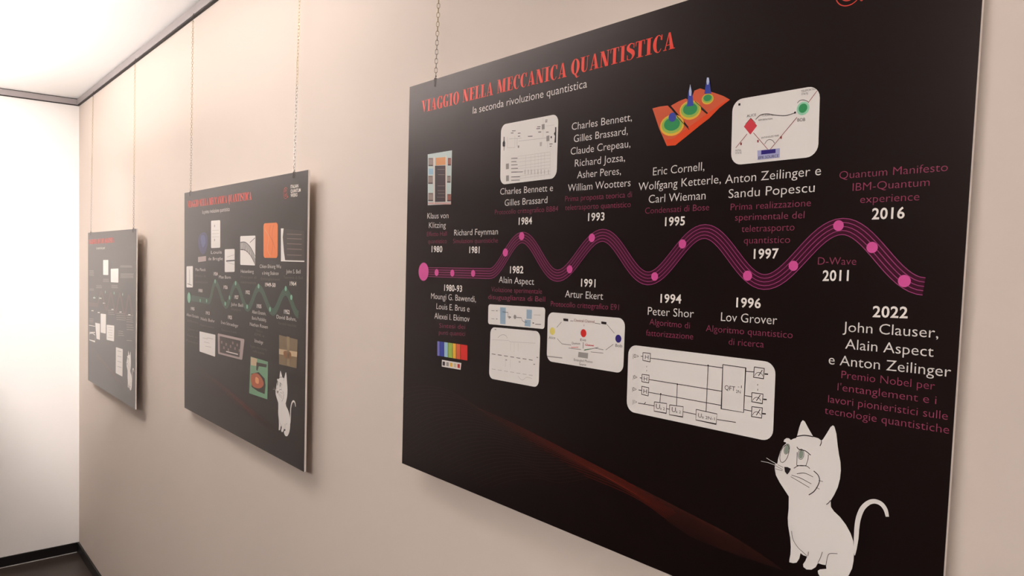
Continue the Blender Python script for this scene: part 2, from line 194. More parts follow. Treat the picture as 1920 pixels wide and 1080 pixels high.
[0,"diagram_print","F","","",[["l","ink",3,[[608.8,466.0],[612.6,465.8]],0.92],["l","ink",3,[[625.5,466.7],[739.1,464.9]],0.92],["l","ink",3,[[608.7,496.0],[612.5,495.8]],0.92],["l","ink",3,[[624.9,495.9],[739.2,494.0]],0.92],["l","ink",3,[[607.3,512.9],[613.0,512.6]],0.92],["l","ink",3,[[624.6,513.3],[739.3,511.6]],0.92],["l","ink",3,[[607.4,531.1],[635.2,530.0]],0.92],["l","ink",3,[[656.3,530.3],[660.9,530.1]],0.92],["l","ink",3,[[682.6,529.6],[702.5,529.4]],0.92],["l","ink",3,[[734.2,530.1],[760.8,528.7]],0.92],["l","ink",3,[[645.2,512.1],[644.8,523.8]],0.92],["l","ink",3,[[671.8,495.1],[671.8,524.1]],0.92],["l","ink",3,[[717.7,464.2],[717.6,523.4]],0.92],["l","ink",3,[[771.3,464.8],[781.9,464.1]],0.92],["l","ink",3,[[771.5,494.1],[780.8,494.1]],0.92],["l","ink",3,[[771.4,511.3],[781.4,511.2]],0.92],["l","ink",3,[[617.5,531.4],[620.7,527.5]],0.92],["l","ink",3,[[612.3,460.6],[625.2,460.4],[625.3,471.7],[612.6,471.3],[612.3,460.6]],0.92],["l","ink",3,[[612.2,490.5],[624.6,490.1],[624.4,500.5],[612.4,500.7],[612.2,490.5]],0.92],["l","ink",3,[[612.7,507.0],[624.8,507.2],[624.4,518.4],[613.0,517.9],[612.7,507.0]],0.92],["l","ink",3,[[635.4,524.6],[656.0,523.5],[655.9,536.5],[635.5,537.1],[635.4,524.6]],0.92],["l","ink",3,[[660.9,524.3],[682.7,523.1],[682.5,536.5],[660.9,537.4],[660.9,524.3]],0.92],["l","ink",3,[[702.7,523.0],[733.9,523.3],[733.1,536.2],[702.9,536.5],[702.7,523.0]],0.92],["l","ink",3,[[738.9,460.8],[770.8,460.7],[770.7,514.8],[739.5,515.8],[738.9,460.8]],0.92],["l","ink",3,[[782.3,458.0],[795.3,458.2],[794.9,470.4],[781.7,470.4],[782.3,458.0]],0.92],["l","ink",3,[[780.5,489.1],[795.2,488.6],[794.9,499.9],[780.8,499.9],[780.5,489.1]],0.92],["l","ink",3,[[781.4,505.8],[795.2,505.0],[794.8,517.1],[781.5,517.7],[781.4,505.8]],0.92],["d","ink",4,[645.6,512.3],1.14],["d","ink",4,[671.8,495.3],1.12],["d","ink",4,[717.7,464.6],1.07],["l","ink",3,[[795.9,464.6],[800.5,464.3]],1.6],["l","ink",3,[[795.7,494.6],[800.3,494.2]],1.6],["l","ink",3,[[795.5,511.7],[800.1,511.2]],1.6],["c","ink",3,[[782.9,468.8],[785.3,465.1],[789.2,463.7],[792.5,465.3],[793.7,467.2]],0.6],["l","ink",3,[[788.1,468.0],[792.9,460.3]],0.9],["c","ink",3,[[781.8,498.8],[784.3,495.1],[788.1,493.5],[791.4,495.1],[792.7,497.0]],0.6],["l","ink",3,[[787.0,497.9],[791.8,490.1]],0.9],["c","ink",3,[[782.5,516.1],[784.9,512.3],[788.7,510.7],[792.1,512.2],[793.3,514.1]],0.6],["l","ink",3,[[787.7,515.1],[792.5,507.2]],0.9],["t","ink",3,"H",[616.3,469.2],5.8,5.8,1.7,0],["t","ink",3,"H",[615.8,498.8],5.8,5.8,3.0,0],["t","ink",3,"H",[616.0,516.1],5.8,5.8,3.8,0],["t","ink",3,"|0>",[594.9,469.7],10.1,5.2,1.5,0],["t","ink",3,"|0>",[596.5,498.9],7.4,5.2,1.9,0],["t","ink",3,"|0>",[596.0,515.8],7.4,5.2,2.6,0],["t","ink",3,"|1>",[597.8,533.2],7.1,5.2,3.0,0],["t","ink",3,"QFT",[743.0,491.3],14.7,5.6,0.9,0],["t","ink",3,"2N",[758.9,492.7],6.5,3.6,0.6,0],["t","ink",3,"-1",[761.3,486.3],5.2,3.2,3.4,0],["t","ink",3,"U",[638.4,533.2],6.7,6.4,3.1,0],["t","ink",3,"a 2",[645.3,533.3],7.9,3.6,2.4,0],["t","ink",3,"U",[664.6,532.8],6.4,6.3,3.2,0],["t","ink",3,"a 2",[671.3,532.9],7.9,3.5,2.7,0],["t","ink",3,"U",[706.2,532.5],5.1,5.4,2.0,0],["t","ink",3,"a 2N-1",[711.9,532.7],18.9,3.7,2.3,0],["l","ink",3,[[787.8,477.7],[787.6,479.7]],0.6],["l","ink",3,[[788.1,483.4],[788.0,485.7]],0.6],["l","ink",3,[[619.8,478.2],[619.6,479.9]],0.6],["l","ink",3,[[620.0,483.6],[619.9,485.5]],0.6]]],
[0,"printed_picture","","H","narrow colour photo of a chip, left edge of the panel",[["r","ice",1,[[63.9,141.0],[144.4,140.9],[146.4,239.9],[69.6,238.9]],0],["p","umber",2,[[90.2,165.0],[125.6,167.3],[129.4,234.7],[94.1,233.6]]],["p","apricot",2,[[91.4,150.1],[127.2,151.6],[128.0,166.0],[92.2,164.7]]],["p","taupe",2,[[67.0,148.1],[83.3,149.5],[84.2,165.3],[67.9,164.1]]],["p","umber",3,[[67.8,161.6],[82.9,162.8],[83.0,164.8],[67.9,163.6]]],["p","umber",3,[[69.1,149.6],[81.4,150.7],[81.4,151.6],[69.2,150.6]]],["p","taupe",2,[[67.9,182.2],[84.2,183.3],[85.1,199.2],[68.9,198.2]]],["p","umber",3,[[68.7,195.7],[83.8,196.6],[83.9,198.6],[68.8,197.7]]],["p","umber",3,[[70.1,183.7],[82.3,184.6],[82.4,185.5],[70.1,184.6]]],["p","taupe",2,[[70.2,215.3],[87.1,216.2],[88.0,232.0],[71.2,231.3]]],["p","umber",3,[[71.0,228.8],[86.7,229.4],[86.8,231.5],[71.1,230.8]]],["p","umber",3,[[72.4,216.8],[85.2,217.4],[85.2,218.3],[72.4,217.7]]],["p","brick",2,[[131.9,153.7],[142.2,154.6],[143.0,168.8],[132.7,168.0]]],["p","umber",3,[[132.6,165.6],[141.7,166.3],[141.8,168.3],[132.7,167.6]]],["p","umber",3,[[133.9,155.2],[140.3,155.8],[140.4,156.6],[133.9,156.1]]],["p","taupe",2,[[131.5,186.6],[142.9,187.3],[143.6,200.5],[132.2,199.8]]],["p","umber",3,[[132.1,197.3],[142.4,198.0],[142.5,200.0],[132.2,199.3]]],["p","umber",3,[[133.4,188.0],[141.1,188.5],[141.1,189.4],[133.5,188.9]]],["p","brick",2,[[133.8,220.7],[145.7,221.3],[146.5,235.0],[134.6,234.5]]],["p","umber",3,[[134.4,232.0],[145.3,232.5],[145.4,234.5],[134.5,234.0]]],["p","umber",3,[[135.8,222.1],[143.9,222.5],[144.0,223.4],[135.8,223.0]]],["p","sky",2,[[69.2,168.7],[84.5,169.9],[85.1,181.1],[69.9,180.1]]],["p","taupe",3,[[99.6,172.1],[123.1,173.9],[123.1,174.5],[99.6,172.8]]],["p","taupe",3,[[102.1,182.3],[123.6,183.8],[123.7,184.5],[102.1,183.0]]],["p","taupe",3,[[101.3,203.5],[124.8,204.8],[124.9,205.5],[101.4,204.1]]],["p","taupe",3,[[101.8,212.4],[125.3,213.7],[125.4,214.3],[101.9,213.1]]],["p","taupe",3,[[104.1,218.1],[125.6,219.2],[125.7,219.9],[104.2,218.8]]],["p","taupe",3,[[100.6,224.7],[126.0,225.8],[126.1,226.5],[100.6,225.3]]],["p","cream",3,[[85.2,147.4],[87.8,147.7],[92.9,236.7],[90.3,236.6]]],["p","cream",3,[[124.3,148.7],[127.0,148.9],[131.9,234.9],[129.2,234.8]]],["p","rose",2,[[69.9,233.5],[146.6,236.6],[146.8,240.4],[70.1,237.5]]]]],
[0,"printed_picture","","I","orange relief picture with three blue and green peaks",[["p","orange",1,[[610.7,128.4],[622.5,127.6],[636.6,128.2],[655.6,146.1],[674.9,167.4],[668.3,173.0],[651.8,182.2],[637.9,181.7],[624.0,157.5]]],["p","orange",1,[[641.7,129.1],[654.4,125.1],[665.6,123.1],[682.8,134.9],[698.9,147.8],[703.2,153.3],[689.6,160.6],[676.9,166.5],[659.9,147.8]]],["p","orange",1,[[678.3,115.0],[687.1,113.5],[712.8,124.2],[722.0,128.4],[731.8,134.4],[717.6,142.0],[704.4,150.1],[699.5,145.6],[684.0,131.7],[674.1,125.7]]],["p","vermilion",2,[[637.9,181.7],[651.8,182.2],[668.3,173.0],[689.6,160.6],[703.2,153.3],[717.6,142.0],[731.8,134.4],[728.6,133.2],[699.6,147.3],[675.9,159.0],[648.4,173.1],[636.7,173.1]]],["p","amber",3,[[664.6,155.7],[663.9,160.0],[661.4,163.8],[657.3,166.9],[652.0,168.8],[646.0,169.4],[639.9,168.6],[634.3,166.5],[629.7,163.3],[626.6,159.3],[625.4,154.8],[626.2,150.4],[628.8,146.5],[633.1,143.5],[638.5,141.7],[644.5,141.2],[650.6,142.1],[656.1,144.3],[660.5,147.5],[663.4,151.4]]],["p","lime",4,[[662.1,155.1],[661.5,158.6],[659.3,161.7],[655.7,164.2],[651.1,165.7],[645.9,166.2],[640.5,165.6],[635.6,163.8],[631.6,161.2],[629.0,157.9],[627.9,154.3],[628.6,150.7],[630.9,147.5],[634.6,145.1],[639.4,143.6],[644.6,143.2],[649.9,143.9],[654.7,145.7],[658.6,148.3],[661.1,151.6]]],["p","green",5,[[658.1,154.2],[657.6,156.8],[655.9,159.2],[653.2,161.1],[649.7,162.2],[645.7,162.6],[641.6,162.1],[637.9,160.8],[634.8,158.8],[632.8,156.3],[632.0,153.6],[632.5,150.9],[634.3,148.5],[637.1,146.6],[640.7,145.5],[644.7,145.2],[648.8,145.7],[652.5,147.1],[655.4,149.1],[657.4,151.5]]],["p","amber",3,[[690.0,139.9],[689.4,143.6],[687.3,147.0],[683.8,149.6],[679.2,151.2],[674.1,151.7],[668.8,150.9],[664.0,149.0],[660.1,146.1],[657.4,142.6],[656.4,138.6],[657.0,134.8],[659.3,131.4],[662.9,128.8],[667.6,127.2],[672.8,126.9],[678.0,127.7],[682.7,129.7],[686.5,132.6],[689.0,136.1]]],["p","lime",4,[[687.9,139.3],[687.4,142.3],[685.5,145.0],[682.4,147.2],[678.4,148.5],[673.9,148.8],[669.4,148.2],[665.1,146.6],[661.7,144.3],[659.4,141.3],[658.5,138.1],[659.1,135.0],[661.1,132.2],[664.3,130.1],[668.3,128.9],[672.9,128.6],[677.4,129.3],[681.6,130.9],[684.9,133.3],[687.1,136.1]]],["p","green",5,[[684.5,138.3],[684.1,140.6],[682.6,142.7],[680.3,144.3],[677.2,145.3],[673.8,145.5],[670.3,145.1],[667.1,143.9],[664.5,142.1],[662.7,139.9],[662.0,137.5],[662.5,135.1],[664.0,133.0],[666.4,131.4],[669.5,130.5],[673.0,130.3],[676.4,130.8],[679.6,132.0],[682.1,133.8],[683.8,136.0]]],["p","amber",3,[[708.2,129.3],[707.9,131.3],[706.7,133.1],[704.8,134.5],[702.4,135.4],[699.6,135.6],[696.8,135.1],[694.3,134.1],[692.2,132.5],[690.8,130.5],[690.2,128.4],[690.6,126.3],[691.8,124.5],[693.7,123.1],[696.2,122.3],[698.9,122.1],[701.7,122.6],[704.2,123.6],[706.3,125.2],[707.6,127.2]]],["p","lime",4,[[707.0,128.6],[706.7,130.3],[705.7,131.8],[704.1,132.9],[701.9,133.6],[699.5,133.8],[697.1,133.4],[694.9,132.5],[693.0,131.2],[691.8,129.6],[691.4,127.9],[691.7,126.2],[692.7,124.7],[694.4,123.6],[696.5,122.9],[699.0,122.8],[701.4,123.2],[703.6,124.1],[705.4,125.4],[706.6,126.9]]],["p","green",5,[[705.2,127.8],[704.9,129.0],[704.2,130.2],[702.9,131.0],[701.3,131.5],[699.4,131.6],[697.6,131.4],[695.9,130.7],[694.5,129.7],[693.6,128.5],[693.2,127.2],[693.4,125.9],[694.2,124.8],[695.5,123.9],[697.1,123.4],[699.0,123.3],[700.8,123.6],[702.5,124.3],[703.9,125.3],[704.8,126.5]]],["p","blue",6,[[651.5,145.0],[651.3,146.9],[650.5,148.5],[649.3,149.8],[647.6,150.7],[645.8,150.9],[643.9,150.6],[642.1,149.6],[640.7,148.3],[639.7,146.5],[639.3,144.6],[639.5,142.7],[640.3,141.0],[641.6,139.7],[643.3,138.9],[645.1,138.7],[647.0,139.1],[648.8,140.0],[650.2,141.4],[651.1,143.1]]],["p","blue",6,[[668.3,134.0],[669.2,117.0],[671.9,105.8],[675.3,116.8],[678.4,134.3]]],["p","pearl",7,[[670.5,114.9],[671.9,105.8],[674.4,115.5],[673.9,121.1],[671.4,120.7]]],["p","blue",6,[[694.2,121.4],[695.8,109.9],[696.9,101.7],[700.1,102.2],[702.2,111.5],[704.4,122.9]]],["p","pearl",7,[[696.7,106.7],[697.2,101.7],[699.9,102.2],[700.9,107.4],[699.7,111.1],[697.7,110.7]]],["l","umber",6,[[642.6,132.8],[655.6,147.3],[673.4,164.4]],1.0],["l","umber",6,[[680.4,128.9],[696.7,143.0]],0.9]]],
[0,"printed_picture","","J","small strip of rainbow coloured bars",[["p","violet",1,[[116.7,496.7],[124.3,496.5],[125.9,523.6],[118.2,523.8]]],["p","blue",1,[[125.5,496.4],[138.3,496.1],[139.8,523.2],[127.0,523.6]]],["p","sky",1,[[139.4,496.1],[151.2,495.8],[152.7,522.9],[141.0,523.2]]],["p","lime",1,[[152.3,495.7],[165.3,495.4],[166.8,522.6],[153.9,522.9]]],["p","amber",1,[[166.4,495.4],[176.4,495.1],[178.0,522.3],[168.0,522.6]]],["p","orange",1,[[177.5,495.1],[190.2,494.7],[191.7,522.0],[179.1,522.3]]],["p","red",1,[[191.2,494.7],[211.7,494.2],[213.2,521.4],[192.8,521.9]]]]],
[0,"printed_picture","","J2","tiny white strip with five coloured squares",[["r","white",1,[[134.1,529.9],[195.3,528.1],[193.8,540.6],[134.0,542.5]],0],["p","umber",2,[[136.3,532.5],[144.4,532.1],[144.5,539.7],[136.7,539.9]]],["p","grey",2,[[148.4,532.1],[156.4,531.8],[156.5,539.3],[148.8,539.5]]],["p","amber",2,[[160.3,531.8],[168.2,531.4],[168.3,538.9],[160.7,539.1]]],["p","sand",2,[[172.1,531.4],[179.9,531.1],[180.0,538.5],[172.5,538.7]]],["p","red",2,[[183.7,531.1],[191.4,530.7],[191.5,538.2],[184.1,538.3]]]]],
[0,"timeline_wave","","T0","",[["w","magenta","wine",[[66.8,367.6],[267.7,364.0]],[[351.3,302.1],[436.5,361.6],[528.7,299.7],[615.0,358.9],[703.3,296.0],[789.5,356.4],[879.9,292.4]],[965.3,353.4],17.5,0.8]]],
[0,"timeline_dot","","","",[["d","pink",6,[63.1,367.2],17.57]]],
[0,"timeline_dot","","","",[["d","pink",6,[107.8,367.3],6.56]]],
[0,"timeline_dot","","","",[["d","pink",6,[158.9,366.7],6.37]]],
[0,"timeline_dot","","","",[["d","pink",6,[222.1,365.1],6.14]]],
[0,"timeline_dot","","","",[["d","pink",6,[309.6,327.2],6.72]]],
[0,"timeline_dot","","","",[["d","pink",6,[349.8,300.0],6.55]]],
[0,"timeline_dot","","","",[["d","pink",6,[464.0,350.9],6.08]]],
[0,"timeline_dot","","","",[["d","pink",6,[507.7,303.3],6.28]]],
[0,"timeline_dot","","","",[["d","pink",6,[627.2,355.9],5.76]]],
[0,"timeline_dot","","","",[["d","pink",6,[670.4,311.9],5.91]]],
[0,"timeline_dot","","","",[["d","pink",6,[767.6,349.8],6.1]]],
[0,"timeline_dot","","","",[["d","pink",6,[825.8,336.4],5.79]]],
[0,"timeline_dot","","","",[["d","pink",6,[875.7,291.4],5.8]]],
[0,"timeline_dot","","","",[["d","pink",6,[912.8,314.9],5.88]]],
[0,"timeline_dot","","","",[["d","pink",6,[946.6,348.8],6.23]]],
[1,"timeline_wave","","T1","",[["w","teal","deepgreen",[[55.9,360.5],[264.7,362.5]],[[325.6,300.0],[425.2,367.2],[509.1,298.8],[605.8,364.6],[691.6,302.9],[791.3,363.6],[874.5,305.5]],[955.0,359.9],17.5,0.9]]],
[1,"timeline_dot","","","",[["d","teal2",6,[55.9,360.5],18.44]]],
[1,"timeline_dot","","","",[["d","teal2",6,[177.8,364.4],5.68]]],
[1,"timeline_dot","","","",[["d","teal2",6,[243.4,361.9],6.09]]],
[1,"timeline_dot","","","",[["d","teal2",6,[325.5,295.8],6.77]]],
[1,"timeline_dot","","","",[["d","teal2",6,[420.3,361.7],6.56]]],
[1,"timeline_dot","","","",[["d","teal2",6,[457.5,341.0],6.48]]],
[1,"timeline_dot","","","",[["d","teal2",6,[509.0,295.6],6.68]]],
[1,"timeline_dot","","","",[["d","teal2",6,[603.6,360.1],6.46]]],
[1,"timeline_dot","","","",[["d","teal2",6,[689.5,297.7],6.7]]],
[1,"timeline_dot","","","",[["d","teal2",6,[772.8,357.5],6.65]]],
[1,"timeline_dot","","","",[["d","teal2",6,[876.0,297.2],6.65]]],
[1,"timeline_dot","","","",[["d","teal2",6,[911.7,318.3],6.83]]],
[2,"timeline_wave","","T2","",[["w","rust","rustdark",[[25.9,361.1],[224.8,356.0]],[[323.2,289.0],[443.5,364.5],[532.7,288.1],[632.0,365.6],[713.7,285.3],[805.3,366.7],[880.4,285.0]],[956.1,361.6],17.5,0.9]]],
[2,"timeline_dot","","","",[["d","teal2",6,[418.6,284.0],6.55]]],
[2,"timeline_dot","","","",[["d","teal2",6,[603.6,281.5],6.76]]],
[2,"timeline_dot","","","",[["d","teal2",6,[769.0,280.6],6.5]]],
[2,"timeline_dot","","","",[["d","teal2",6,[159.6,320.8],6.39]]],
[2,"timeline_dot","","","",[["d","teal2",6,[280.7,319.3],6.23]]],
[0,"printed_cat","","cat0","white cartoon cat sitting in the lower right corner",[["p","white",1,[[839.8,529.8],[842.0,519.2],[843.9,512.8],[845.6,510.2],[848.0,510.8],[852.9,518.0],[859.0,526.2],[864.9,526.7],[868.5,528.6],[870.2,526.7],[874.1,519.4],[878.0,511.5],[880.5,509.3],[882.2,510.2],[884.8,517.6],[886.8,529.8],[888.9,540.2],[890.8,547.3],[891.7,556.3],[891.2,565.6],[889.3,575.3],[885.9,584.3],[882.2,591.9],[882.9,598.7],[886.5,602.6],[893.5,606.9],[900.2,613.3],[905.5,620.9],[908.7,628.2],[910.2,639.3],[910.2,649.2],[909.1,657.9],[905.9,666.5],[901.6,673.1],[895.2,679.2],[886.8,682.6],[879.9,682.0],[874.9,679.2],[872.3,676.1],[871.8,673.4],[874.1,671.0],[881.3,667.9],[880.7,664.0],[876.8,664.8],[871.5,664.9],[869.1,670.3],[864.5,674.7],[858.7,676.4],[855.0,674.8],[854.5,671.9],[857.0,667.2],[858.8,661.7],[854.3,661.8],[850.8,660.5],[849.7,667.0],[846.8,672.7],[842.7,674.7],[838.0,675.3],[837.9,672.7],[838.9,666.2],[839.0,657.3],[837.7,647.1],[834.4,633.9],[833.5,625.2],[834.1,614.4],[833.6,600.4],[828.6,595.0],[821.5,587.2],[816.3,579.8],[814.6,572.7],[814.7,567.6],[817.5,566.1],[818.3,560.0],[820.6,551.1],[823.7,544.2],[827.6,540.1],[826.2,539.2],[824.0,539.3],[824.6,536.8],[827.3,534.2],[830.3,533.9],[832.7,535.5],[835.4,533.5],[839.0,531.7]]],["l","white",1,[[803.3,562.7],[810.3,565.1],[818.1,567.2]],0.6],["l","white",1,[[796.6,568.2],[805.5,567.6],[816.3,568.7]],0.5]]],
[0,"cat_tail","cat0","","",[["v","white",1,[[911.1,643.1],[911.2,635.7],[911.7,623.9],[911.9,612.3],[913.2,601.2],[916.9,590.3],[922.9,582.9],[929.1,579.9],[935.4,580.8],[939.9,585.4],[942.2,592.3]],[1,6,9,9.5,9.5,9,8.5,8.5,8.5,8,6]]]],
[0,"cat_outline","cat0","","",[["c","ink",3,[[839.8,529.8],[848.8,526.6],[859.0,526.2]],1.1],["c","ink",3,[[868.5,528.6],[868.6,531.1],[867.3,534.8]],0.9],["c","ink",3,[[882.2,591.6],[880.3,594.7],[877.8,597.4]],0.8],["c","ink",3,[[838.9,638.7],[841.3,647.7],[847.2,654.6],[854.1,658.5],[858.8,661.0]],0.6],["c","ink",3,[[860.2,655.7],[859.7,660.7]],0.6],["c","ink",3,[[876.0,650.8],[874.1,658.0],[871.6,664.5]],0.6],["c","ink",3,[[892.7,647.2],[884.3,650.0],[882.0,654.5],[880.7,664.0]],0.6],["c","ink",3,[[830.5,552.9],[829.3,556.6],[827.6,559.8],[825.7,562.1],[823.9,563.3],[822.2,563.2],[821.0,561.8],[820.3,559.3],[820.4,556.0],[821.0,552.3],[822.3,548.6],[824.0,545.4],[825.9,543.1],[827.7,541.9],[829.4,542.0],[830.6,543.4],[831.2,545.9],[831.2,549.2],[830.5,552.9]],0.6],["c","ink",3,[[831.4,546.8],[830.8,548.9],[829.9,550.7],[828.8,552.0],[827.6,552.7],[826.5,552.7],[825.7,552.0],[825.1,550.6],[825.0,548.7],[825.2,546.6],[825.8,544.5],[826.8,542.7],[827.9,541.4],[829.0,540.7],[830.1,540.7],[831.0,541.4],[831.5,542.8],[831.7,544.7],[831.4,546.8]],0.5],["c","ink",3,[[849.2,548.4],[848.9,550.5],[848.2,552.3],[847.2,553.8],[846.0,554.7],[844.8,554.8],[843.8,554.2],[842.9,553.0],[842.4,551.3],[842.3,549.3],[842.6,547.2],[843.3,545.3],[844.3,543.9],[845.5,543.0],[846.6,542.9],[847.7,543.5],[848.6,544.7],[849.1,546.4],[849.2,548.4]],0.5],["c","ink",3,[[841.1,547.4],[841.2,556.2],[841.3,562.5]],0.6],["c","ink",3,[[854.4,547.1],[854.1,553.2],[852.3,559.9]],0.6],["c","ink",3,[[841.3,562.6],[847.0,561.7],[852.7,560.1]],0.8],["c","ink",3,[[840.4,541.6],[843.3,543.8],[850.6,543.9],[857.1,547.3]],1.0],["c","ink",3,[[838.0,566.8],[842.4,563.1],[846.9,561.3],[853.3,560.7],[857.0,562.6]],0.7],["c","ink",3,[[861.5,564.1],[866.7,567.5],[868.7,573.0],[866.6,580.4],[862.7,587.1],[857.2,592.3]],1.0],["c","ink",3,[[835.6,575.1],[846.8,575.9],[859.6,579.2]],0.6],["c","ink",3,[[834.8,577.1],[846.1,580.4],[857.5,583.9]],0.6],["c","ink",3,[[842.0,572.1],[851.0,569.1],[861.2,570.9]],0.6],["c","ink",3,[[867.7,573.2],[872.6,573.2]],0.5],["c","ink",3,[[865.1,581.6],[869.2,582.6]],0.5],["c","ink",3,[[818.1,567.2],[824.9,568.8]],0.5],["c","ink",3,[[815.3,568.9],[824.7,571.5]],0.5],["c","ink",3,[[815.1,572.6],[824.4,572.9]],0.5],["p","ink",3,[[826.4,567.8],[830.5,567.1],[834.5,568.1],[832.7,572.6],[830.4,575.8],[827.4,573.2]]]]],
[0,"cat_eye","cat0","","",[["p","sage",2,[[831.0,546.7],[830.0,549.5],[828.6,551.7],[827.1,552.5],[826.0,551.7],[825.4,549.6],[825.7,546.7],[826.7,543.9],[828.1,541.7],[829.5,540.9],[830.7,541.7],[831.2,543.8]]]]],
[0,"cat_eye","cat0","","",[["p","sage",2,[[848.5,548.2],[848.0,551.0],[846.9,553.1],[845.5,554.1],[844.1,553.7],[843.3,552.0],[843.0,549.5],[843.5,546.7],[844.6,544.6],[846.0,543.5],[847.3,544.0],[848.2,545.7]]]]],
[1,"printed_cat","","cat1","white cartoon cat sitting in the lower right corner",[["p","white",1,[[839.6,534.6],[841.9,524.4],[843.8,518.2],[845.5,515.7],[847.9,516.3],[852.9,523.3],[859.1,531.1],[865.1,531.6],[868.7,533.5],[870.4,531.6],[874.4,524.6],[878.4,517.0],[880.9,514.9],[882.6,515.7],[885.2,522.9],[887.3,534.6],[889.4,544.6],[891.3,551.5],[892.2,560.1],[891.7,569.1],[889.8,578.4],[886.4,587.1],[882.6,594.4],[883.3,600.9],[887.0,604.7],[894.1,608.8],[900.9,615.0],[906.2,622.3],[909.5,629.4],[911.0,640.0],[911.0,649.6],[909.9,657.9],[906.6,666.2],[902.3,672.6],[895.8,678.5],[887.3,681.7],[880.3,681.1],[875.2,678.5],[872.6,675.5],[872.1,672.9],[874.4,670.6],[881.7,667.6],[881.1,663.8],[877.1,664.6],[871.8,664.7],[869.3,669.9],[864.7,674.1],[858.8,675.8],[855.0,674.2],[854.5,671.4],[857.1,666.9],[858.9,661.6],[854.3,661.7],[850.8,660.4],[849.7,666.7],[846.7,672.2],[842.6,674.1],[837.8,674.7],[837.7,672.2],[838.7,665.9],[838.8,657.4],[837.5,647.5],[834.1,634.8],[833.2,626.5],[833.8,616.1],[833.3,602.6],[828.3,597.4],[821.1,589.9],[815.8,582.8],[814.1,575.9],[814.2,571.0],[817.0,569.6],[817.8,563.7],[820.2,555.1],[823.3,548.5],[827.3,544.5],[825.8,543.7],[823.6,543.8],[824.2,541.4],[826.9,538.9],[830.0,538.6],[832.4,540.1],[835.2,538.2],[838.8,536.4]]],["l","white",1,[[802.6,566.3],[809.7,568.6],[817.6,570.6]],0.6],["l","white",1,[[795.8,571.6],[804.8,571.0],[815.8,572.1]],0.5]]],
[1,"cat_tail","cat1","","",[["v","white",1,[[911.9,643.7],[912.0,636.6],[912.5,625.2],[912.7,614.0],[914.0,603.4],[917.8,592.9],[923.9,585.7],[930.2,582.8],[936.6,583.7],[941.1,588.1],[943.4,594.8]],[1,6,9,9.5,9.5,9,8.5,8.5,8.5,8,6]]]],
[1,"cat_outline","cat1","","",[["c","ink",3,[[839.6,534.6],[848.7,531.5],[859.1,531.1]],1.1],["c","ink",3,[[868.7,533.5],[868.8,535.9],[867.5,539.4]],0.9],["c","ink",3,[[882.6,594.1],[880.7,597.1],[878.2,599.7]],0.8],["c","ink",3,[[838.7,639.5],[841.1,648.1],[847.1,654.8],[854.1,658.5],[858.9,660.9]],0.6],["c","ink",3,[[860.3,655.8],[859.8,660.6]],0.6],["c","ink",3,[[876.3,651.1],[874.4,658.0],[871.9,664.3]],0.6],["c","ink",3,[[893.3,647.6],[884.7,650.3],[882.4,654.7],[881.1,663.8]],0.6],["c","ink",3,[[830.2,556.9],[829.0,560.4],[827.3,563.5],[825.3,565.7],[823.5,566.9],[821.8,566.8],[820.6,565.4],[819.8,563.0],[819.9,559.8],[820.6,556.3],[821.9,552.7],[823.6,549.6],[825.5,547.4],[827.4,546.3],[829.1,546.4],[830.3,547.7],[830.9,550.1],[830.9,553.3],[830.2,556.9]],0.6],["c","ink",3,[[831.1,551.0],[830.5,553.0],[829.6,554.7],[828.5,556.0],[827.3,556.7],[826.1,556.7],[825.3,556.0],[824.7,554.6],[824.6,552.8],[824.8,550.8],[825.4,548.8],[826.4,547.0],[827.6,545.8],[828.7,545.1],[829.8,545.1],[830.7,545.8],[831.2,547.1],[831.4,549.0],[831.1,551.0]],0.5],["c","ink",3,[[849.2,552.5],[848.8,554.5],[848.1,556.3],[847.1,557.7],[845.9,558.6],[844.7,558.7],[843.7,558.1],[842.8,557.0],[842.3,555.3],[842.2,553.4],[842.5,551.4],[843.2,549.5],[844.2,548.2],[845.4,547.3],[846.5,547.2],[847.6,547.8],[848.5,549.0],[849.1,550.6],[849.2,552.5]],0.5],["c","ink",3,[[840.9,551.6],[841.0,560.0],[841.1,566.1]],0.6],["c","ink",3,[[854.4,551.3],[854.1,557.1],[852.3,563.6]],0.6],["c","ink",3,[[841.1,566.2],[846.9,565.3],[852.7,563.8]],0.8],["c","ink",3,[[840.2,546.0],[843.2,548.1],[850.6,548.2],[857.2,551.5]],1.0],["c","ink",3,[[837.8,570.2],[842.3,566.7],[846.8,564.9],[853.3,564.4],[857.1,566.2]],0.7],["c","ink",3,[[861.6,567.6],[866.9,570.9],[868.9,576.2],[866.8,583.3],[862.8,589.8],[857.3,594.8]],1.0],["c","ink",3,[[835.4,578.2],[846.7,579.0],[859.7,582.2]],0.6],["c","ink",3,[[834.6,580.2],[846.0,583.3],[857.6,586.7]],0.6],["c","ink",3,[[841.9,575.3],[851.0,572.5],[861.3,574.2]],0.6],["c","ink",3,[[867.9,576.4],[872.9,576.4]],0.5],["c","ink",3,[[865.3,584.5],[869.4,585.4]],0.5],["c","ink",3,[[817.6,570.6],[824.5,572.2]],0.5],["c","ink",3,[[814.8,572.3],[824.3,574.8]],0.5],["c","ink",3,[[814.6,575.8],[824.0,576.1]],0.5],["p","ink",3,[[826.0,571.2],[830.2,570.5],[834.2,571.5],[832.4,575.8],[830.1,578.9],[827.0,576.4]]]]],
[1,"cat_eye","cat1","","",[["p","sage",2,[[830.7,550.9],[829.7,553.6],[828.3,555.7],[826.7,556.5],[825.6,555.7],[825.0,553.7],[825.3,550.9],[826.3,548.2],[827.8,546.1],[829.2,545.3],[830.4,546.1],[830.9,548.1]]]]],
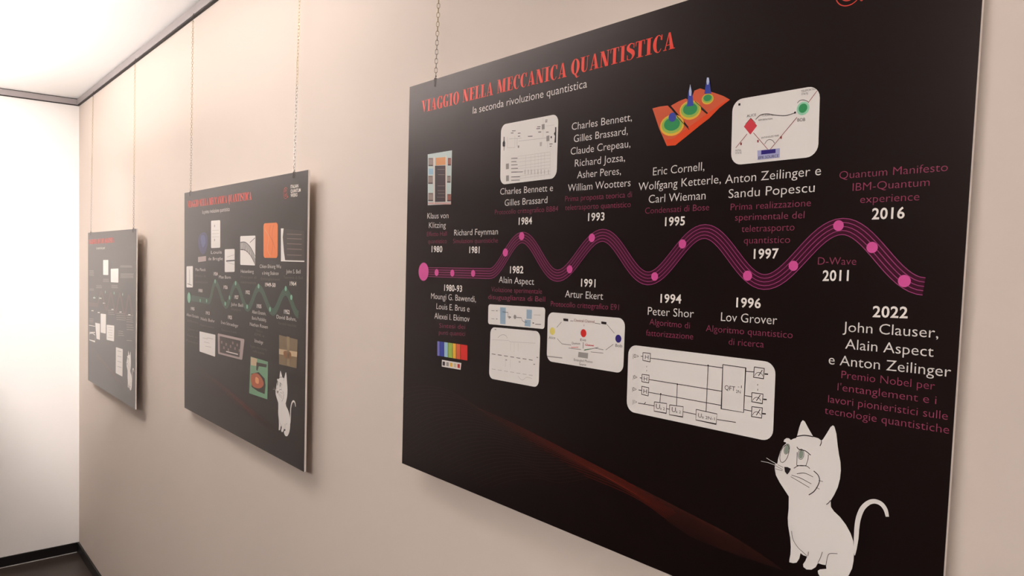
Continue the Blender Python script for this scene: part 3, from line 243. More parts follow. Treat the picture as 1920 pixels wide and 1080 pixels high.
[1,"cat_eye","cat1","","",[["p","sage",2,[[848.4,552.3],[847.9,555.0],[846.8,557.0],[845.4,558.0],[844.0,557.6],[843.2,556.0],[842.9,553.6],[843.4,550.9],[844.5,548.9],[845.9,547.8],[847.2,548.3],[848.1,549.9]]]]],
[2,"printed_cat","","cat2","white cartoon cat sitting in the lower right corner",[["p","white",1,[[869.3,534.9],[871.5,524.8],[873.5,518.7],[875.2,516.3],[877.6,516.8],[882.6,523.7],[888.7,531.5],[894.7,531.9],[898.4,533.7],[900.1,531.9],[904.0,525.0],[908.0,517.5],[910.5,515.4],[912.2,516.3],[914.9,523.3],[916.9,534.9],[919.0,544.8],[921.0,551.5],[921.9,560.1],[921.4,568.9],[919.4,578.1],[916.0,586.7],[912.2,593.9],[913.0,600.4],[916.6,604.1],[923.7,608.2],[930.5,614.2],[935.8,621.5],[939.1,628.4],[940.6,638.9],[940.6,648.4],[939.5,656.6],[936.2,664.8],[931.9,671.1],[925.4,676.9],[916.9,680.1],[909.9,679.5],[904.8,676.9],[902.2,673.9],[901.7,671.4],[904.0,669.1],[911.3,666.1],[910.7,662.4],[906.8,663.2],[901.4,663.3],[899.0,668.4],[894.3,672.6],[888.4,674.2],[884.7,672.7],[884.2,669.9],[886.7,665.5],[888.5,660.2],[884.0,660.3],[880.4,659.1],[879.3,665.3],[876.4,670.7],[872.2,672.6],[867.5,673.2],[867.4,670.7],[868.4,664.5],[868.5,656.1],[867.2,646.4],[863.8,633.8],[862.9,625.5],[863.5,615.3],[863.0,602.0],[858.0,596.8],[850.8,589.4],[845.5,582.4],[843.8,575.7],[843.9,570.8],[846.7,569.4],[847.5,563.6],[849.9,555.1],[853.0,548.6],[857.0,544.7],[855.5,543.8],[853.3,543.9],[853.9,541.5],[856.6,539.1],[859.7,538.8],[862.1,540.3],[864.9,538.4],[868.5,536.7]]],["l","white",1,[[832.3,566.1],[839.4,568.4],[847.3,570.4]],0.6],["l","white",1,[[825.6,571.4],[834.6,570.8],[845.5,571.9]],0.5]]],
[2,"cat_tail","cat2","","",[["v","white",1,[[941.5,642.6],[941.6,635.5],[942.1,624.3],[942.3,613.3],[943.6,602.7],[947.4,592.4],[953.5,585.3],[959.7,582.5],[966.1,583.4],[970.7,587.7],[973.0,594.3]],[1,6,9,9.5,9.5,9,8.5,8.5,8.5,8,6]]]],
[2,"cat_outline","cat2","","",[["c","ink",3,[[869.3,534.9],[878.4,531.8],[888.7,531.5]],1.1],["c","ink",3,[[898.4,533.7],[898.5,536.1],[897.2,539.6]],0.9],["c","ink",3,[[912.2,593.6],[910.3,596.6],[907.8,599.1]],0.8],["c","ink",3,[[868.4,638.4],[870.8,646.9],[876.8,653.5],[883.8,657.2],[888.5,659.6]],0.6],["c","ink",3,[[890.0,654.5],[889.5,659.3]],0.6],["c","ink",3,[[906.0,649.9],[904.0,656.7],[901.5,662.9]],0.6],["c","ink",3,[[922.9,646.5],[914.4,649.1],[912.0,653.4],[910.7,662.4]],0.6],["c","ink",3,[[859.9,556.8],[858.7,560.4],[857.0,563.4],[855.0,565.6],[853.2,566.7],[851.5,566.6],[850.3,565.3],[849.6,562.9],[849.7,559.8],[850.3,556.3],[851.6,552.7],[853.3,549.7],[855.2,547.5],[857.1,546.4],[858.8,546.5],[860.0,547.8],[860.6,550.2],[860.6,553.3],[859.9,556.8]],0.6],["c","ink",3,[[860.8,551.0],[860.2,553.0],[859.3,554.7],[858.2,556.0],[857.0,556.6],[855.8,556.6],[855.0,556.0],[854.4,554.6],[854.3,552.8],[854.5,550.8],[855.1,548.9],[856.1,547.1],[857.3,545.9],[858.4,545.2],[859.5,545.2],[860.4,545.9],[860.9,547.2],[861.1,549.0],[860.8,551.0]],0.5],["c","ink",3,[[878.8,552.6],[878.5,554.6],[877.8,556.3],[876.8,557.7],[875.6,558.5],[874.4,558.6],[873.4,558.1],[872.4,556.9],[871.9,555.3],[871.8,553.4],[872.1,551.4],[872.9,549.6],[873.9,548.3],[875.1,547.4],[876.2,547.3],[877.3,547.9],[878.2,549.0],[878.7,550.7],[878.8,552.6]],0.5],["c","ink",3,[[870.6,551.6],[870.7,560.0],[870.8,566.0]],0.6],["c","ink",3,[[884.1,551.3],[883.8,557.1],[882.0,563.5]],0.6],["c","ink",3,[[870.8,566.1],[876.6,565.2],[882.4,563.7]],0.8],["c","ink",3,[[869.9,546.1],[872.9,548.2],[880.2,548.3],[886.8,551.5]],1.0],["c","ink",3,[[867.5,570.0],[871.9,566.5],[876.5,564.8],[883.0,564.2],[886.7,566.1]],0.7],["c","ink",3,[[891.3,567.5],[896.5,570.7],[898.6,575.9],[896.4,583.0],[892.5,589.3],[886.9,594.3]],1.0],["c","ink",3,[[865.1,577.9],[876.4,578.7],[889.4,581.8]],0.6],["c","ink",3,[[864.2,579.8],[875.7,583.0],[887.2,586.3]],0.6],["c","ink",3,[[871.5,575.1],[880.6,572.2],[891.0,573.9]],0.6],["c","ink",3,[[897.6,576.1],[902.5,576.1]],0.5],["c","ink",3,[[894.9,584.1],[899.1,585.1]],0.5],["c","ink",3,[[847.3,570.4],[854.2,571.9]],0.5],["c","ink",3,[[844.5,572.0],[854.0,574.5]],0.5],["c","ink",3,[[844.3,575.6],[853.7,575.8]],0.5],["p","ink",3,[[855.7,571.0],[859.9,570.3],[863.9,571.3],[862.1,575.6],[859.8,578.6],[856.8,576.1]]]]],
[2,"cat_eye","cat2","","",[["p","sage",2,[[860.4,550.9],[859.4,553.6],[858.0,555.7],[856.4,556.5],[855.3,555.7],[854.7,553.7],[855.0,550.9],[856.0,548.3],[857.5,546.2],[858.9,545.4],[860.1,546.2],[860.6,548.2]]]]],
[2,"cat_eye","cat2","","",[["p","sage",2,[[878.1,552.4],[877.6,555.0],[876.5,557.0],[875.1,558.0],[873.7,557.6],[872.9,556.0],[872.5,553.6],[873.1,550.9],[874.2,548.9],[875.6,547.9],[876.9,548.4],[877.8,550.0]]]]],
[0,"printed_emblem","","","red ringed emblem in the upper right corner",[["c","coral",3,[[887.1,45.3],[885.4,48.5],[882.9,51.2],[879.8,53.2],[876.4,54.3],[872.7,54.4],[869.1,53.6],[865.9,52.0],[863.2,49.5],[861.2,46.4],[860.1,42.9],[860.0,39.3],[860.8,35.7],[862.5,32.5],[864.9,29.8],[868.0,27.8],[871.5,26.7],[875.1,26.5],[878.7,27.3],[881.9,29.0],[884.6,31.5]],1.1],["c","coral",3,[[865.8,37.5],[866.8,35.5],[868.3,33.8],[870.3,32.6],[872.4,31.9],[874.7,31.8],[876.9,32.3],[878.9,33.4],[880.6,34.9],[881.8,36.8],[882.5,39.0],[882.6,41.2],[882.1,43.5],[881.0,45.5],[879.5,47.1],[877.6,48.3],[875.4,49.0],[873.2,49.1],[871.0,48.6],[868.9,47.6],[867.3,46.1],[866.1,44.2]],1.1],["c","coral",3,[[878.8,40.5],[878.7,41.8],[878.2,42.9],[877.4,43.9],[876.4,44.7],[875.2,45.2],[873.9,45.4],[872.7,45.2],[871.5,44.7],[870.5,43.9],[869.7,42.9],[869.2,41.8],[869.0,40.5],[869.2,39.2],[869.7,38.0],[870.5,37.0],[871.5,36.2],[872.7,35.7],[873.9,35.6],[875.2,35.7]],1.1],["d","coral",4,[888.4,51.5],1.9],["d","coral",4,[868.9,28.5],1.5]]],
[1,"printed_emblem","","","red ringed emblem in the upper right corner",[["c","coral",3,[[881.5,54.5],[879.8,57.7],[877.3,60.4],[874.3,62.4],[870.8,63.5],[867.1,63.6],[863.6,62.8],[860.3,61.1],[857.6,58.7],[855.7,55.6],[854.6,52.1],[854.4,48.5],[855.2,44.9],[856.9,41.6],[859.3,39.0],[862.4,37.0],[865.9,35.9],[869.6,35.7],[873.1,36.5],[876.4,38.2],[879.1,40.7]],1.1],["c","coral",3,[[860.2,46.7],[861.2,44.7],[862.8,43.0],[864.7,41.8],[866.8,41.1],[869.1,41.0],[871.3,41.5],[873.3,42.6],[875.0,44.1],[876.2,46.0],[876.9,48.2],[877.0,50.4],[876.5,52.6],[875.5,54.7],[873.9,56.3],[872.0,57.5],[869.9,58.2],[867.6,58.3],[865.4,57.8],[863.4,56.8],[861.7,55.3],[860.5,53.3]],1.1],["c","coral",3,[[873.2,49.7],[873.1,50.9],[872.6,52.1],[871.8,53.1],[870.8,53.9],[869.6,54.4],[868.3,54.6],[867.1,54.4],[865.9,53.9],[864.9,53.1],[864.1,52.1],[863.6,50.9],[863.4,49.7],[863.6,48.4],[864.1,47.2],[864.9,46.2],[865.9,45.4],[867.1,44.9],[868.3,44.8],[869.6,44.9]],1.1],["d","coral",4,[882.8,60.7],1.9],["d","coral",4,[863.3,37.7],1.5]]],
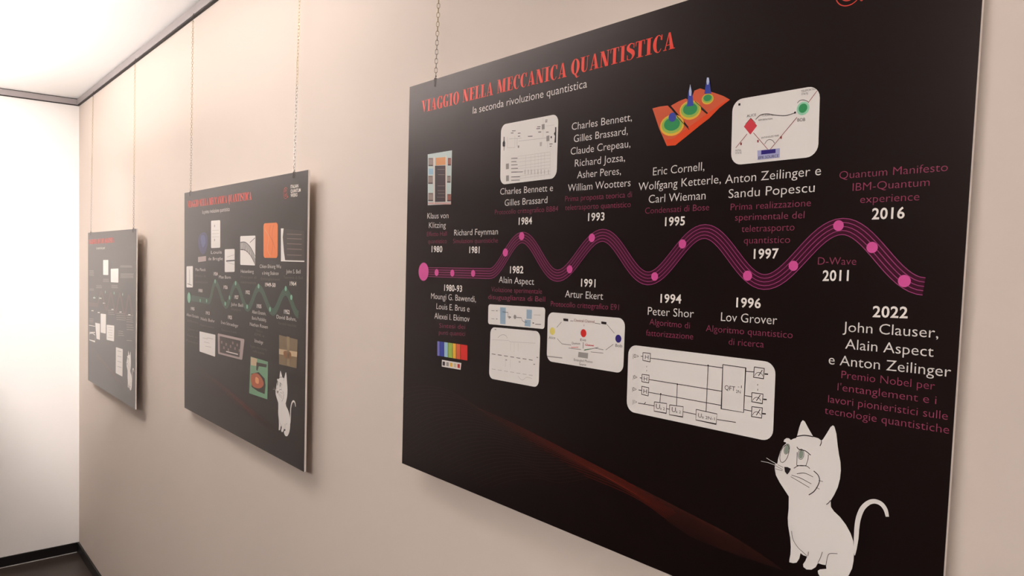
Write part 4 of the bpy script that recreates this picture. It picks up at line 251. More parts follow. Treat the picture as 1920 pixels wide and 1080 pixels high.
[0,"printed_mesh_curve","","","fan of thin dark red curves in the lower left",[["l","ember1",1,[[3.6,616.5],[13.0,602.0],[28.6,597.9],[45.5,594.0],[62.2,590.5],[77.6,588.0],[91.8,586.1],[105.9,584.6],[119.9,583.6],[134.0,583.1],[148.2,583.2],[162.7,584.0],[178.6,585.9],[196.1,588.9],[213.5,592.4],[229.5,595.9],[242.9,598.9],[252.3,600.9]],0.42],["l","ember2",1,[[252.3,600.9],[266.0,602.3],[283.3,603.8],[303.9,605.8],[327.6,608.2],[354.1,611.1],[383.0,614.6],[418.1,619.2],[459.2,624.9],[500.9,630.7],[539.1,636.1],[570.1,640.5],[591.1,643.5]],0.26],["l","ember1",1,[[591.1,643.5],[612.4,646.5],[642.5,650.7],[675.6,655.3],[707.1,659.8],[733.0,663.4],[750.2,665.8]],0.24],["l","ember1",1,[[4.1,626.2],[3.1,625.0],[4.4,613.8],[14.3,610.5],[27.7,606.5],[43.4,602.4],[60.1,598.4],[76.6,595.0],[91.9,592.4],[106.0,590.5],[119.9,589.0],[133.7,588.0],[147.5,587.5],[161.5,587.5],[175.8,588.2],[191.4,589.9],[208.6,592.6],[225.7,595.7],[241.5,598.9],[254.7,601.6],[264.0,603.4]],0.42],["l","ember3",1,[[599.9,645.2],[621.2,648.2],[651.1,652.4],[684.0,657.0],[715.3,661.4],[741.2,665.0],[758.2,667.4]],0.24],["l","ember1",1,[[4.7,636.0],[5.2,634.2],[5.1,631.8],[5.4,628.9],[6.9,625.7],[10.7,622.3],[17.7,618.8],[28.4,615.1],[42.2,611.0],[58.0,606.8],[74.5,602.8],[90.8,599.3],[106.0,596.7],[120.0,594.8],[133.7,593.3],[147.3,592.3],[160.9,591.8],[174.6,591.8],[188.6,592.3],[204.0,593.8],[220.9,596.2],[237.8,599.0],[253.4,601.8],[266.3,604.2],[275.5,605.8]],0.42],["l","ember2",1,[[275.5,605.8],[288.8,607.1],[305.5,608.6],[325.4,610.5],[348.5,612.8],[374.4,615.6],[402.8,618.9],[437.4,623.4],[478.0,628.9],[519.4,634.6],[557.2,639.8],[587.9,644.0],[608.7,646.9]],0.26],["l","ember1",1,[[608.7,646.9],[629.9,649.9],[659.6,654.0],[692.4,658.7],[723.5,663.0],[749.2,666.7],[766.1,669.0]],0.24],["l","ember1",1,[[5.3,645.8],[7.3,643.4],[9.4,640.1],[12.2,636.3],[16.3,632.1],[22.3,627.8],[30.8,623.8],[42.3,619.8],[56.5,615.4],[72.3,611.1],[88.7,607.1],[104.8,603.6],[119.8,600.9],[133.8,599.0],[147.3,597.5],[160.7,596.5],[174.0,596.0],[187.5,596.0],[201.2,596.4],[216.4,597.7],[233.1,599.7],[249.7,602.2],[265.1,604.7],[277.8,606.8],[286.9,608.2]],0.42],["l","ember3",1,[[617.4,648.6],[638.4,651.6],[668.0,655.8],[700.6,660.4],[731.6,664.7],[757.1,668.3],[774.0,670.7]],0.24],["l","ember1",1,[[5.8,655.6],[9.3,652.6],[13.6,648.5],[18.9,643.6],[25.5,638.4],[33.7,633.3],[43.7,628.7],[56.0,624.3],[70.6,619.8],[86.4,615.4],[102.7,611.3],[118.6,607.9],[133.5,605.1],[147.3,603.1],[160.7,601.7],[173.8,600.7],[186.9,600.2],[200.2,600.1],[213.7,600.5],[228.7,601.5],[245.1,603.2],[261.5,605.4],[276.6,607.5],[289.2,609.4],[298.1,610.6]],0.42],["l","ember2",1,[[298.1,610.6],[310.9,611.8],[327.1,613.2],[346.4,614.9],[368.9,617.1],[394.1,619.8],[422.1,623.1],[456.2,627.4],[496.5,632.8],[537.5,638.3],[574.9,643.4],[605.4,647.5],[625.9,650.3]],0.26],["l","ember1",1,[[625.9,650.3],[646.8,653.3],[676.3,657.5],[708.7,662.1],[739.5,666.5],[764.9,670.1],[781.7,672.5]],0.24],["l","ember1",1,[[6.4,665.4],[11.4,661.7],[17.8,656.7],[25.6,650.9],[34.7,644.7],[45.0,638.8],[56.4,633.5],[69.6,628.8],[84.4,624.1],[100.3,619.6],[116.4,615.5],[132.2,612.0],[147.0,609.3],[160.7,607.2],[173.9,605.8],[186.8,604.8],[199.7,604.3],[212.7,604.2],[226.0,604.5],[240.8,605.2],[256.9,606.7],[273.1,608.5],[288.0,610.3],[300.4,611.9],[309.1,612.9]],0.42],["l","ember3",1,[[634.4,652.1],[655.2,655.1],[684.4,659.3],[716.7,663.9],[747.4,668.3],[772.6,671.9],[789.3,674.3]],0.24],["l","ember1",1,[[7.0,675.1],[13.5,670.9],[22.1,665.0],[32.3,658.1],[43.8,651.0],[56.2,644.1],[69.0,638.3],[82.9,633.2],[98.1,628.3],[114.0,623.7],[130.0,619.6],[145.6,616.1],[160.2,613.3],[173.9,611.3],[186.9,609.8],[199.6,608.9],[212.2,608.4],[225.0,608.3],[238.1,608.4],[252.7,609.0],[268.6,610.1],[284.5,611.6],[299.2,613.1],[311.4,614.3],[320.1,615.2]],0.42],["l","ember2",1,[[320.1,615.2],[332.5,616.3],[348.1,617.6],[366.9,619.2],[388.7,621.3],[413.4,623.8],[440.8,627.0],[474.6,631.3],[514.4,636.5],[555.0,642.0],[592.1,647.0],[622.3,651.1],[642.7,653.9]],0.26],["l","ember1",1,[[642.7,653.9],[663.4,656.9],[692.5,661.1],[724.6,665.8],[755.1,670.2],[780.3,673.8],[796.8,676.3]],0.24],["l","ember1",1,[[7.5,684.9],[15.6,680.0],[26.3,673.2],[38.9,665.3],[52.8,657.1],[67.2,649.4],[81.4,643.0],[96.0,637.5],[111.6,632.4],[127.5,627.8],[143.4,623.7],[158.8,620.2],[173.3,617.3],[186.8,615.2],[199.7,613.8],[212.2,612.9],[224.6,612.4],[237.2,612.3],[250.1,612.2],[264.4,612.6],[280.1,613.5],[295.8,614.6],[310.3,615.8],[322.3,616.8],[330.8,617.5]],0.42],["l","ember3",1,[[650.9,655.7],[671.6,658.7],[700.5,663.0],[732.5,667.7],[762.8,672.1],[787.8,675.8],[804.3,678.3]],0.24],["l","ember1",1,[[8.1,694.7],[17.6,689.1],[30.4,681.4],[45.5,672.5],[61.7,663.3],[78.1,654.7],[93.7,647.6],[109.0,641.8],[124.8,636.5],[140.8,631.8],[156.5,627.7],[171.8,624.2],[186.2,621.3],[199.6,619.2],[212.4,617.7],[224.7,616.9],[236.9,616.4],[249.2,616.2],[261.9,616.1],[276.0,616.2],[291.5,616.8],[306.9,617.6],[321.2,618.5],[333.0,619.2],[341.4,619.7]],0.42],["l","ember2",1,[[341.4,619.7],[353.5,620.7],[368.7,621.9],[386.8,623.3],[408.0,625.2],[432.2,627.6],[459.2,630.7],[492.5,634.9],[532.0,640.2],[572.2,645.6],[609.0,650.7],[638.9,654.8],[659.1,657.5]],0.26],["l","ember1",1,[[659.1,657.5],[679.6,660.6],[708.4,664.9],[740.2,669.7],[770.4,674.2],[795.2,677.9],[811.6,680.4]],0.24],["l","ember1",1,[[8.7,704.4],[19.7,698.2],[34.6,689.6],[52.0,679.6],[70.5,669.3],[88.9,659.9],[105.8,652.2],[121.8,646.1],[137.9,640.6],[153.9,635.8],[169.5,631.6],[184.6,628.1],[198.9,625.2],[212.2,623.0],[224.8,621.6],[236.9,620.8],[248.9,620.3],[261.0,620.0],[273.5,619.8],[287.4,619.8],[302.7,620.1],[317.9,620.6],[332.0,621.1],[343.7,621.6],[351.9,621.9]],0.42],["l","ember3",1,[[667.1,659.5],[687.5,662.6],[716.2,666.9],[747.8,671.8],[777.8,676.3],[802.6,680.1],[818.9,682.6]],0.24],["l","ember1",1,[[9.2,714.2],[21.7,707.3],[38.8,697.7],[58.5,686.6],[79.3,675.3],[99.5,665.0],[117.7,656.7],[134.4,650.2],[150.8,644.6],[166.8,639.7],[182.3,635.5],[197.2,632.0],[211.4,629.0],[224.7,626.8],[237.1,625.4],[249.0,624.6],[260.8,624.1],[272.7,623.9],[285.0,623.5],[298.7,623.3],[313.7,623.3],[328.8,623.5],[342.6,623.7],[354.1,623.9],[362.3,624.1]],0.42],["l","ember2",1,[[362.3,624.1],[374.0,625.0],[388.7,625.9],[406.3,627.2],[426.9,628.9],[450.5,631.2],[477.1,634.2],[510.0,638.4],[549.1,643.7],[588.9,649.3],[625.4,654.4],[655.1,658.7],[675.1,661.5]],0.26],["l","ember1",1,[[675.1,661.5],[695.4,664.6],[723.9,669.0],[755.4,673.9],[785.2,678.6],[809.9,682.4],[826.1,684.9]],0.24],["l","ember1",1,[[9.8,724.0],[23.8,716.4],[42.9,705.8],[65.0,693.6],[88.0,681.3],[110.1,670.1],[129.5,661.2],[146.8,654.3],[163.5,648.5],[179.5,643.5],[194.9,639.3],[209.7,635.8],[223.7,632.8],[236.9,630.6],[249.2,629.2],[260.9,628.4],[272.5,627.9],[284.2,627.6],[296.3,627.2],[309.8,626.8],[324.6,626.5],[339.4,626.4],[353.1,626.3],[364.5,626.3],[372.5,626.2]],0.42],["l","ember3",1,[[681.1,663.2],[701.2,666.4],[729.4,670.9],[760.4,675.8],[790.0,680.5],[814.3,684.4],[830.4,686.9]],0.24],["l","ember1",1,[[10.4,733.7],[25.8,725.4],[47.0,713.8],[71.4,700.6],[96.6,687.2],[120.5,675.1],[141.2,665.6],[159.1,658.4],[176.0,652.4],[192.1,647.3],[207.4,643.1],[221.9,639.6],[235.9,636.6],[249.0,634.3],[261.1,632.9],[272.7,632.1],[284.1,631.7],[295.5,631.3],[307.5,630.8],[320.8,630.2],[335.4,629.7],[350.0,629.2],[363.4,628.8],[374.7,628.6],[382.6,628.3]],0.42],["l","ember2",1,[[382.6,628.3],[394.2,629.1],[408.7,630.0],[426.2,631.0],[446.4,632.5],[469.3,634.6],[494.5,637.5],[525.4,641.5],[561.9,646.6],[599.2,652.0],[633.3,657.0],[661.1,661.2],[679.9,663.9]],0.26],["l","ember1",1,[[679.9,663.9],[699.1,667.0],[726.1,671.4],[756.0,676.2],[784.4,680.9],[807.9,684.7],[823.4,687.2]],0.24],["l","ember1",1,[[27.9,734.5],[51.1,721.8],[77.7,707.5],[105.1,693.1],[130.8,680.1],[152.7,670.0],[171.2,662.4],[188.4,656.2],[204.5,651.1],[219.6,646.8],[234.0,643.3],[247.9,640.2],[260.9,637.9],[272.9,636.6],[284.3,635.8],[295.5,635.4],[306.7,635.0],[318.5,634.4],[331.7,633.6],[346.0,632.8],[360.4,632.0],[373.7,631.4],[384.7,630.8],[392.6,630.4]],0.42],["l","ember3",1,[[678.7,664.6],[697.0,667.7],[722.9,672.0],[751.5,676.7],[778.8,681.2],[801.4,685.0],[816.3,687.5]],0.24],["l","ember1",1,[[55.2,729.8],[84.1,714.3],[113.5,698.8],[141.0,685.0],[164.0,674.3],[183.2,666.4],[200.6,660.0],[216.7,654.7],[231.7,650.5],[246.0,646.9],[259.7,643.9],[272.7,641.5],[284.5,640.2],[295.7,639.4],[306.7,639.0],[317.8,638.6],[329.4,637.9],[342.3,636.9],[356.5,635.8],[370.7,634.8],[383.8,633.8],[394.7,633.1],[402.4,632.5]],0.42],["l","ember2",1,[[402.4,632.5],[413.9,633.2],[428.7,633.9],[446.3,634.8],[466.2,636.1],[488.1,638.0],[511.6,640.5],[539.5,644.3],[572.0,649.0],[605.2,654.1],[635.6,658.8],[660.5,662.7],[677.5,665.3]],0.26],["l","ember1",1,[[677.5,665.3],[694.9,668.3],[719.6,672.5],[746.9,677.2],[773.1,681.6],[794.8,685.3],[809.1,687.8]],0.24],["l","ember1",1,[[59.3,737.8],[90.3,721.2],[121.9,704.6],[151.0,689.9],[175.2,678.5],[194.9,670.3],[212.6,663.7],[228.7,658.4],[243.6,654.1],[257.8,650.5],[271.4,647.4],[284.2,645.1],[296.0,643.7],[307.0,643.0],[317.8,642.6],[328.7,642.2],[340.1,641.4],[352.9,640.2],[366.9,638.9],[380.9,637.5],[393.7,636.3],[404.5,635.3],[412.1,634.5]],0.42],["l","ember3",1,[[676.3,666.1],[692.9,669.0],[716.3,673.1],[742.4,677.7],[767.3,682.0],[788.1,685.7],[801.9,688.1]],0.24],["l","ember1",1,[[96.6,727.9],[130.2,710.3],[161.0,694.7],[186.3,682.7],[206.6,674.1],[224.5,667.3],[240.6,662.0],[255.4,657.7],[269.4,654.1],[282.9,651.0],[295.7,648.6],[307.3,647.2],[318.1,646.6],[328.7,646.2],[339.5,645.7],[350.7,644.8],[363.3,643.4],[377.1,641.8],[390.9,640.2],[403.6,638.7],[414.2,637.4],[421.7,636.5]],0.42],["l","ember2",1,[[421.7,636.5],[433.2,637.1],[448.1,637.7],[465.8,638.4],[485.5,639.5],[506.5,641.1],[528.2,643.4],[553.2,646.9],[582.0,651.3],[611.2,656.1],[638.0,660.6],[660.0,664.4],[675.1,666.9]],0.26],["l","ember1",1,[[675.1,666.9],[690.8,669.7],[713.0,673.7],[737.7,678.2],[761.5,682.4],[781.3,686.0],[794.5,688.4]],0.24],["l","ember1",1,[[102.8,734.7],[138.4,715.9],[170.9,699.4],[197.2,686.8],[218.0,677.9],[236.2,670.9],[252.3,665.5],[267.0,661.2],[280.8,657.6],[294.3,654.5],[306.9,652.0],[318.4,650.7],[329.1,650.0],[339.5,649.7],[350.1,649.2],[361.1,648.2],[373.6,646.6],[387.2,644.8],[400.8,642.9],[413.3,641.1],[423.7,639.6],[431.2,638.5]],0.42],["l","ember3",1,[[673.9,667.7],[688.7,670.4],[709.7,674.3],[733.1,678.7],[755.7,682.8],[774.5,686.3],[787.1,688.7]],0.24],["l","ember1",1,[[109.0,741.4],[146.6,721.5],[180.6,704.1],[208.0,690.9],[229.4,681.7],[247.7,674.5],[263.9,669.0],[278.4,664.7],[292.1,661.1],[305.5,657.9],[318.1,655.4],[329.4,654.1],[339.9,653.5],[350.2,653.1],[360.6,652.6],[371.5,651.5],[383.7,649.8],[397.1,647.7],[410.5,645.5],[422.9,643.5],[433.2,641.7],[440.5,640.5]],0.42],["l","ember2",1,[[440.5,640.5],[452.0,640.9],[467.1,641.3],[484.8,641.8],[504.2,642.7],[524.3,644.1],[544.4,646.1],[566.7,649.4],[591.8,653.6],[617.1,658.1],[640.3,662.5],[659.4,666.1],[672.7,668.5]],0.26],["l","ember1",1,[[672.7,668.5],[686.6,671.2],[706.3,674.9],[728.4,679.2],[749.8,683.2],[767.6,686.6],[779.5,688.9]],0.24],["l","ember1",1,[[154.7,727.1],[190.3,708.8],[218.7,695.0],[240.6,685.4],[259.1,678.0],[275.3,672.4],[289.7,668.1],[303.3,664.5],[316.5,661.3],[329.0,658.8],[340.2,657.5],[350.6,656.9],[360.7,656.5],[370.9,656.0],[381.6,654.8],[393.7,652.9],[407.0,650.6],[420.2,648.1],[432.4,645.8],[442.5,643.8],[449.7,642.4]],0.42],["l","ember3",1,[[671.5,669.4],[684.4,671.9],[702.9,675.6],[723.7,679.6],[743.8,683.6],[760.6,686.9],[771.8,689.1]],0.24],["l","ember1",1,[[162.7,732.6],[199.8,713.4],[229.2,699.0],[251.6,689.0],[270.4,681.5],[286.5,675.8],[300.9,671.5],[314.3,667.9],[327.4,664.6],[339.9,662.1],[350.9,660.8],[361.2,660.2],[371.1,659.9],[381.1,659.3],[391.7,658.1],[403.6,656.0],[416.7,653.4],[429.7,650.7],[441.7,648.1],[451.8,645.9],[458.9,644.4]],0.42],["l","ember2",1,[[458.9,644.4],[470.3,644.6],[485.6,644.8],[503.3,645.1],[522.5,645.7],[541.8,646.8],[560.3,648.7],[579.9,651.7],[601.4,655.7],[622.9,660.1],[642.6,664.3],[658.9,667.8],[670.2,670.2]],0.26],["l","ember1",1,[[670.2,670.2],[682.3,672.7],[699.6,676.2],[718.9,680.1],[737.7,683.9],[753.5,687.1],[764.1,689.3]],0.24],["l","ember1",1,[[170.6,738.0],[209.3,717.9],[239.6,702.9],[262.5,692.6],[281.5,684.9],[297.6,679.2],[311.9,674.8],[325.1,671.2],[338.2,667.9],[350.5,665.4],[361.5,664.1],[371.6,663.5],[381.3,663.2],[391.2,662.6],[401.6,661.3],[413.4,659.0],[426.2,656.2],[439.1,653.2],[451.0,650.4],[460.9,647.9],[467.9,646.3]],0.42],["l","ember3",1,[[669.0,671.1],[680.2,673.4],[696.2,676.8],[714.1,680.6],[731.6,684.2],[746.3,687.3],[756.2,689.4]],0.24],["l","ember1",1,[[218.6,722.4],[249.9,706.8],[273.3,696.2],[292.4,688.3],[308.6,682.5],[322.7,678.1],[335.8,674.5],[348.8,671.2],[361.1,668.6],[371.9,667.3],[381.9,666.8],[391.5,666.5],[401.1,665.8],[411.4,664.4],[423.0,662.0],[435.7,659.0],[448.4,655.7],[460.1,652.6],[469.9,650.0],[476.8,648.1]],0.42],["l","ember2",1,[[476.8,648.1],[488.2,648.4],[503.6,648.5],[521.4,648.8],[540.3,649.3],[558.8,650.4],[575.9,652.1],[592.9,654.8],[611.0,658.5],[628.8,662.6],[645.0,666.5],[658.3,669.8],[667.8,672.0]],0.26],["l","ember1",1,[[667.8,672.0],[678.1,674.2],[692.7,677.4],[709.3,681.0],[725.5,684.5],[739.1,687.4],[748.2,689.4]],0.24],["l","ember1",1,[[227.8,726.9],[260.1,710.6],[283.9,699.7],[303.2,691.7],[319.4,685.8],[333.4,681.3],[346.4,677.8],[359.3,674.4],[371.5,671.8],[382.2,670.5],[392.0,670.0],[401.4,669.7],[411.0,669.1],[421.1,667.6],[432.5,665.0],[445.1,661.7],[457.6,658.2],[469.1,654.8],[478.8,652.0],[485.6,650.0]],0.42],["l","ember3",1,[[666.6,672.9],[675.9,675.0],[689.3,678.0],[704.4,681.4],[719.2,684.7],[731.7,687.5],[740.1,689.4]],0.24],["l","ember1",1,[[237.0,731.3],[270.1,714.5],[294.4,703.2],[313.9,695.0],[330.0,689.0],[344.0,684.6],[356.9,681.0],[369.6,677.6],[381.8,675.0],[392.4,673.7],[402.0,673.2],[411.3,672.9],[420.7,672.2],[430.6,670.7],[442.0,667.9],[454.3,664.4],[466.7,660.6],[478.0,657.0],[487.6,653.9],[494.3,651.8]],0.42],["l","ember2",1,[[494.3,651.8],[505.7,652.2],[521.2,652.6],[539.1,653.1],[557.8,653.9],[575.6,655.0],[591.2,656.7],[605.7,659.1],[620.5,662.2],[634.6,665.7],[647.3,669.1],[657.8,671.9],[665.4,673.8]],0.26],["l","ember1",1,[[665.4,673.8],[673.8,675.8],[685.8,678.6],[699.5,681.7],[712.9,684.8],[724.3,687.5],[731.9,689.2]],0.24],["l","ember1",1,[[246.0,735.6],[280.1,718.2],[304.7,706.6],[324.4,698.2],[340.6,692.2],[354.4,687.7],[367.2,684.1],[379.9,680.7],[391.9,678.1],[402.4,676.8],[411.9,676.3],[421.0,676.1],[430.3,675.4],[440.1,673.7],[451.2,670.8],[463.4,667.1],[475.6,663.1],[486.9,659.2],[496.2,655.9],[502.9,653.6]],0.42],["l","ember3",1,[[664.2,674.8],[671.6,676.5],[682.3,679.1],[694.6,682.0],[706.5,684.9],[716.7,687.3],[723.6,689.0]],0.24],["l","ember1",1,[[255.0,739.9],[289.9,721.9],[315.0,710.0],[334.8,701.4],[350.9,695.3],[364.7,690.8],[377.3,687.2],[389.9,683.8],[401.9,681.1],[412.3,679.9],[421.7,679.4],[430.6,679.2],[439.7,678.5],[449.4,676.7],[460.4,673.7],[472.4,669.7],[484.5,665.4],[495.6,661.3],[504.8,657.8],[511.4,655.4]],0.42],["l","ember2",1,[[511.4,655.4],[522.7,656.0],[538.4,656.8],[556.4,657.7],[574.8,658.8],[591.9,660.1],[606.1,661.7],[618.3,663.7],[629.8,666.3],[640.4,669.2],[649.7,671.9],[657.3,674.1],[662.9,675.7]],0.26],["l","ember1",1,[[662.9,675.7],[669.4,677.3],[678.8,679.6],[689.6,682.3],[700.1,684.9],[709.1,687.1],[715.1,688.6]],0.24],["l","ember1",1,[[299.6,725.6],[325.1,713.3],[345.1,704.6],[361.2,698.4],[374.9,693.9],[387.4,690.3],[399.9,686.9],[411.8,684.2],[422.1,682.9],[431.3,682.5],[440.1,682.2],[449.1,681.5],[458.6,679.7],[469.5,676.5],[481.4,672.3],[493.2,667.8],[504.2,663.4],[513.3,659.7],[519.8,657.2]],0.42],["l","ember3",1,[[661.7,676.7],[667.3,678.1],[675.3,680.2],[684.5,682.5],[693.6,684.8],[701.3,686.8],[706.5,688.1]],0.24]]],
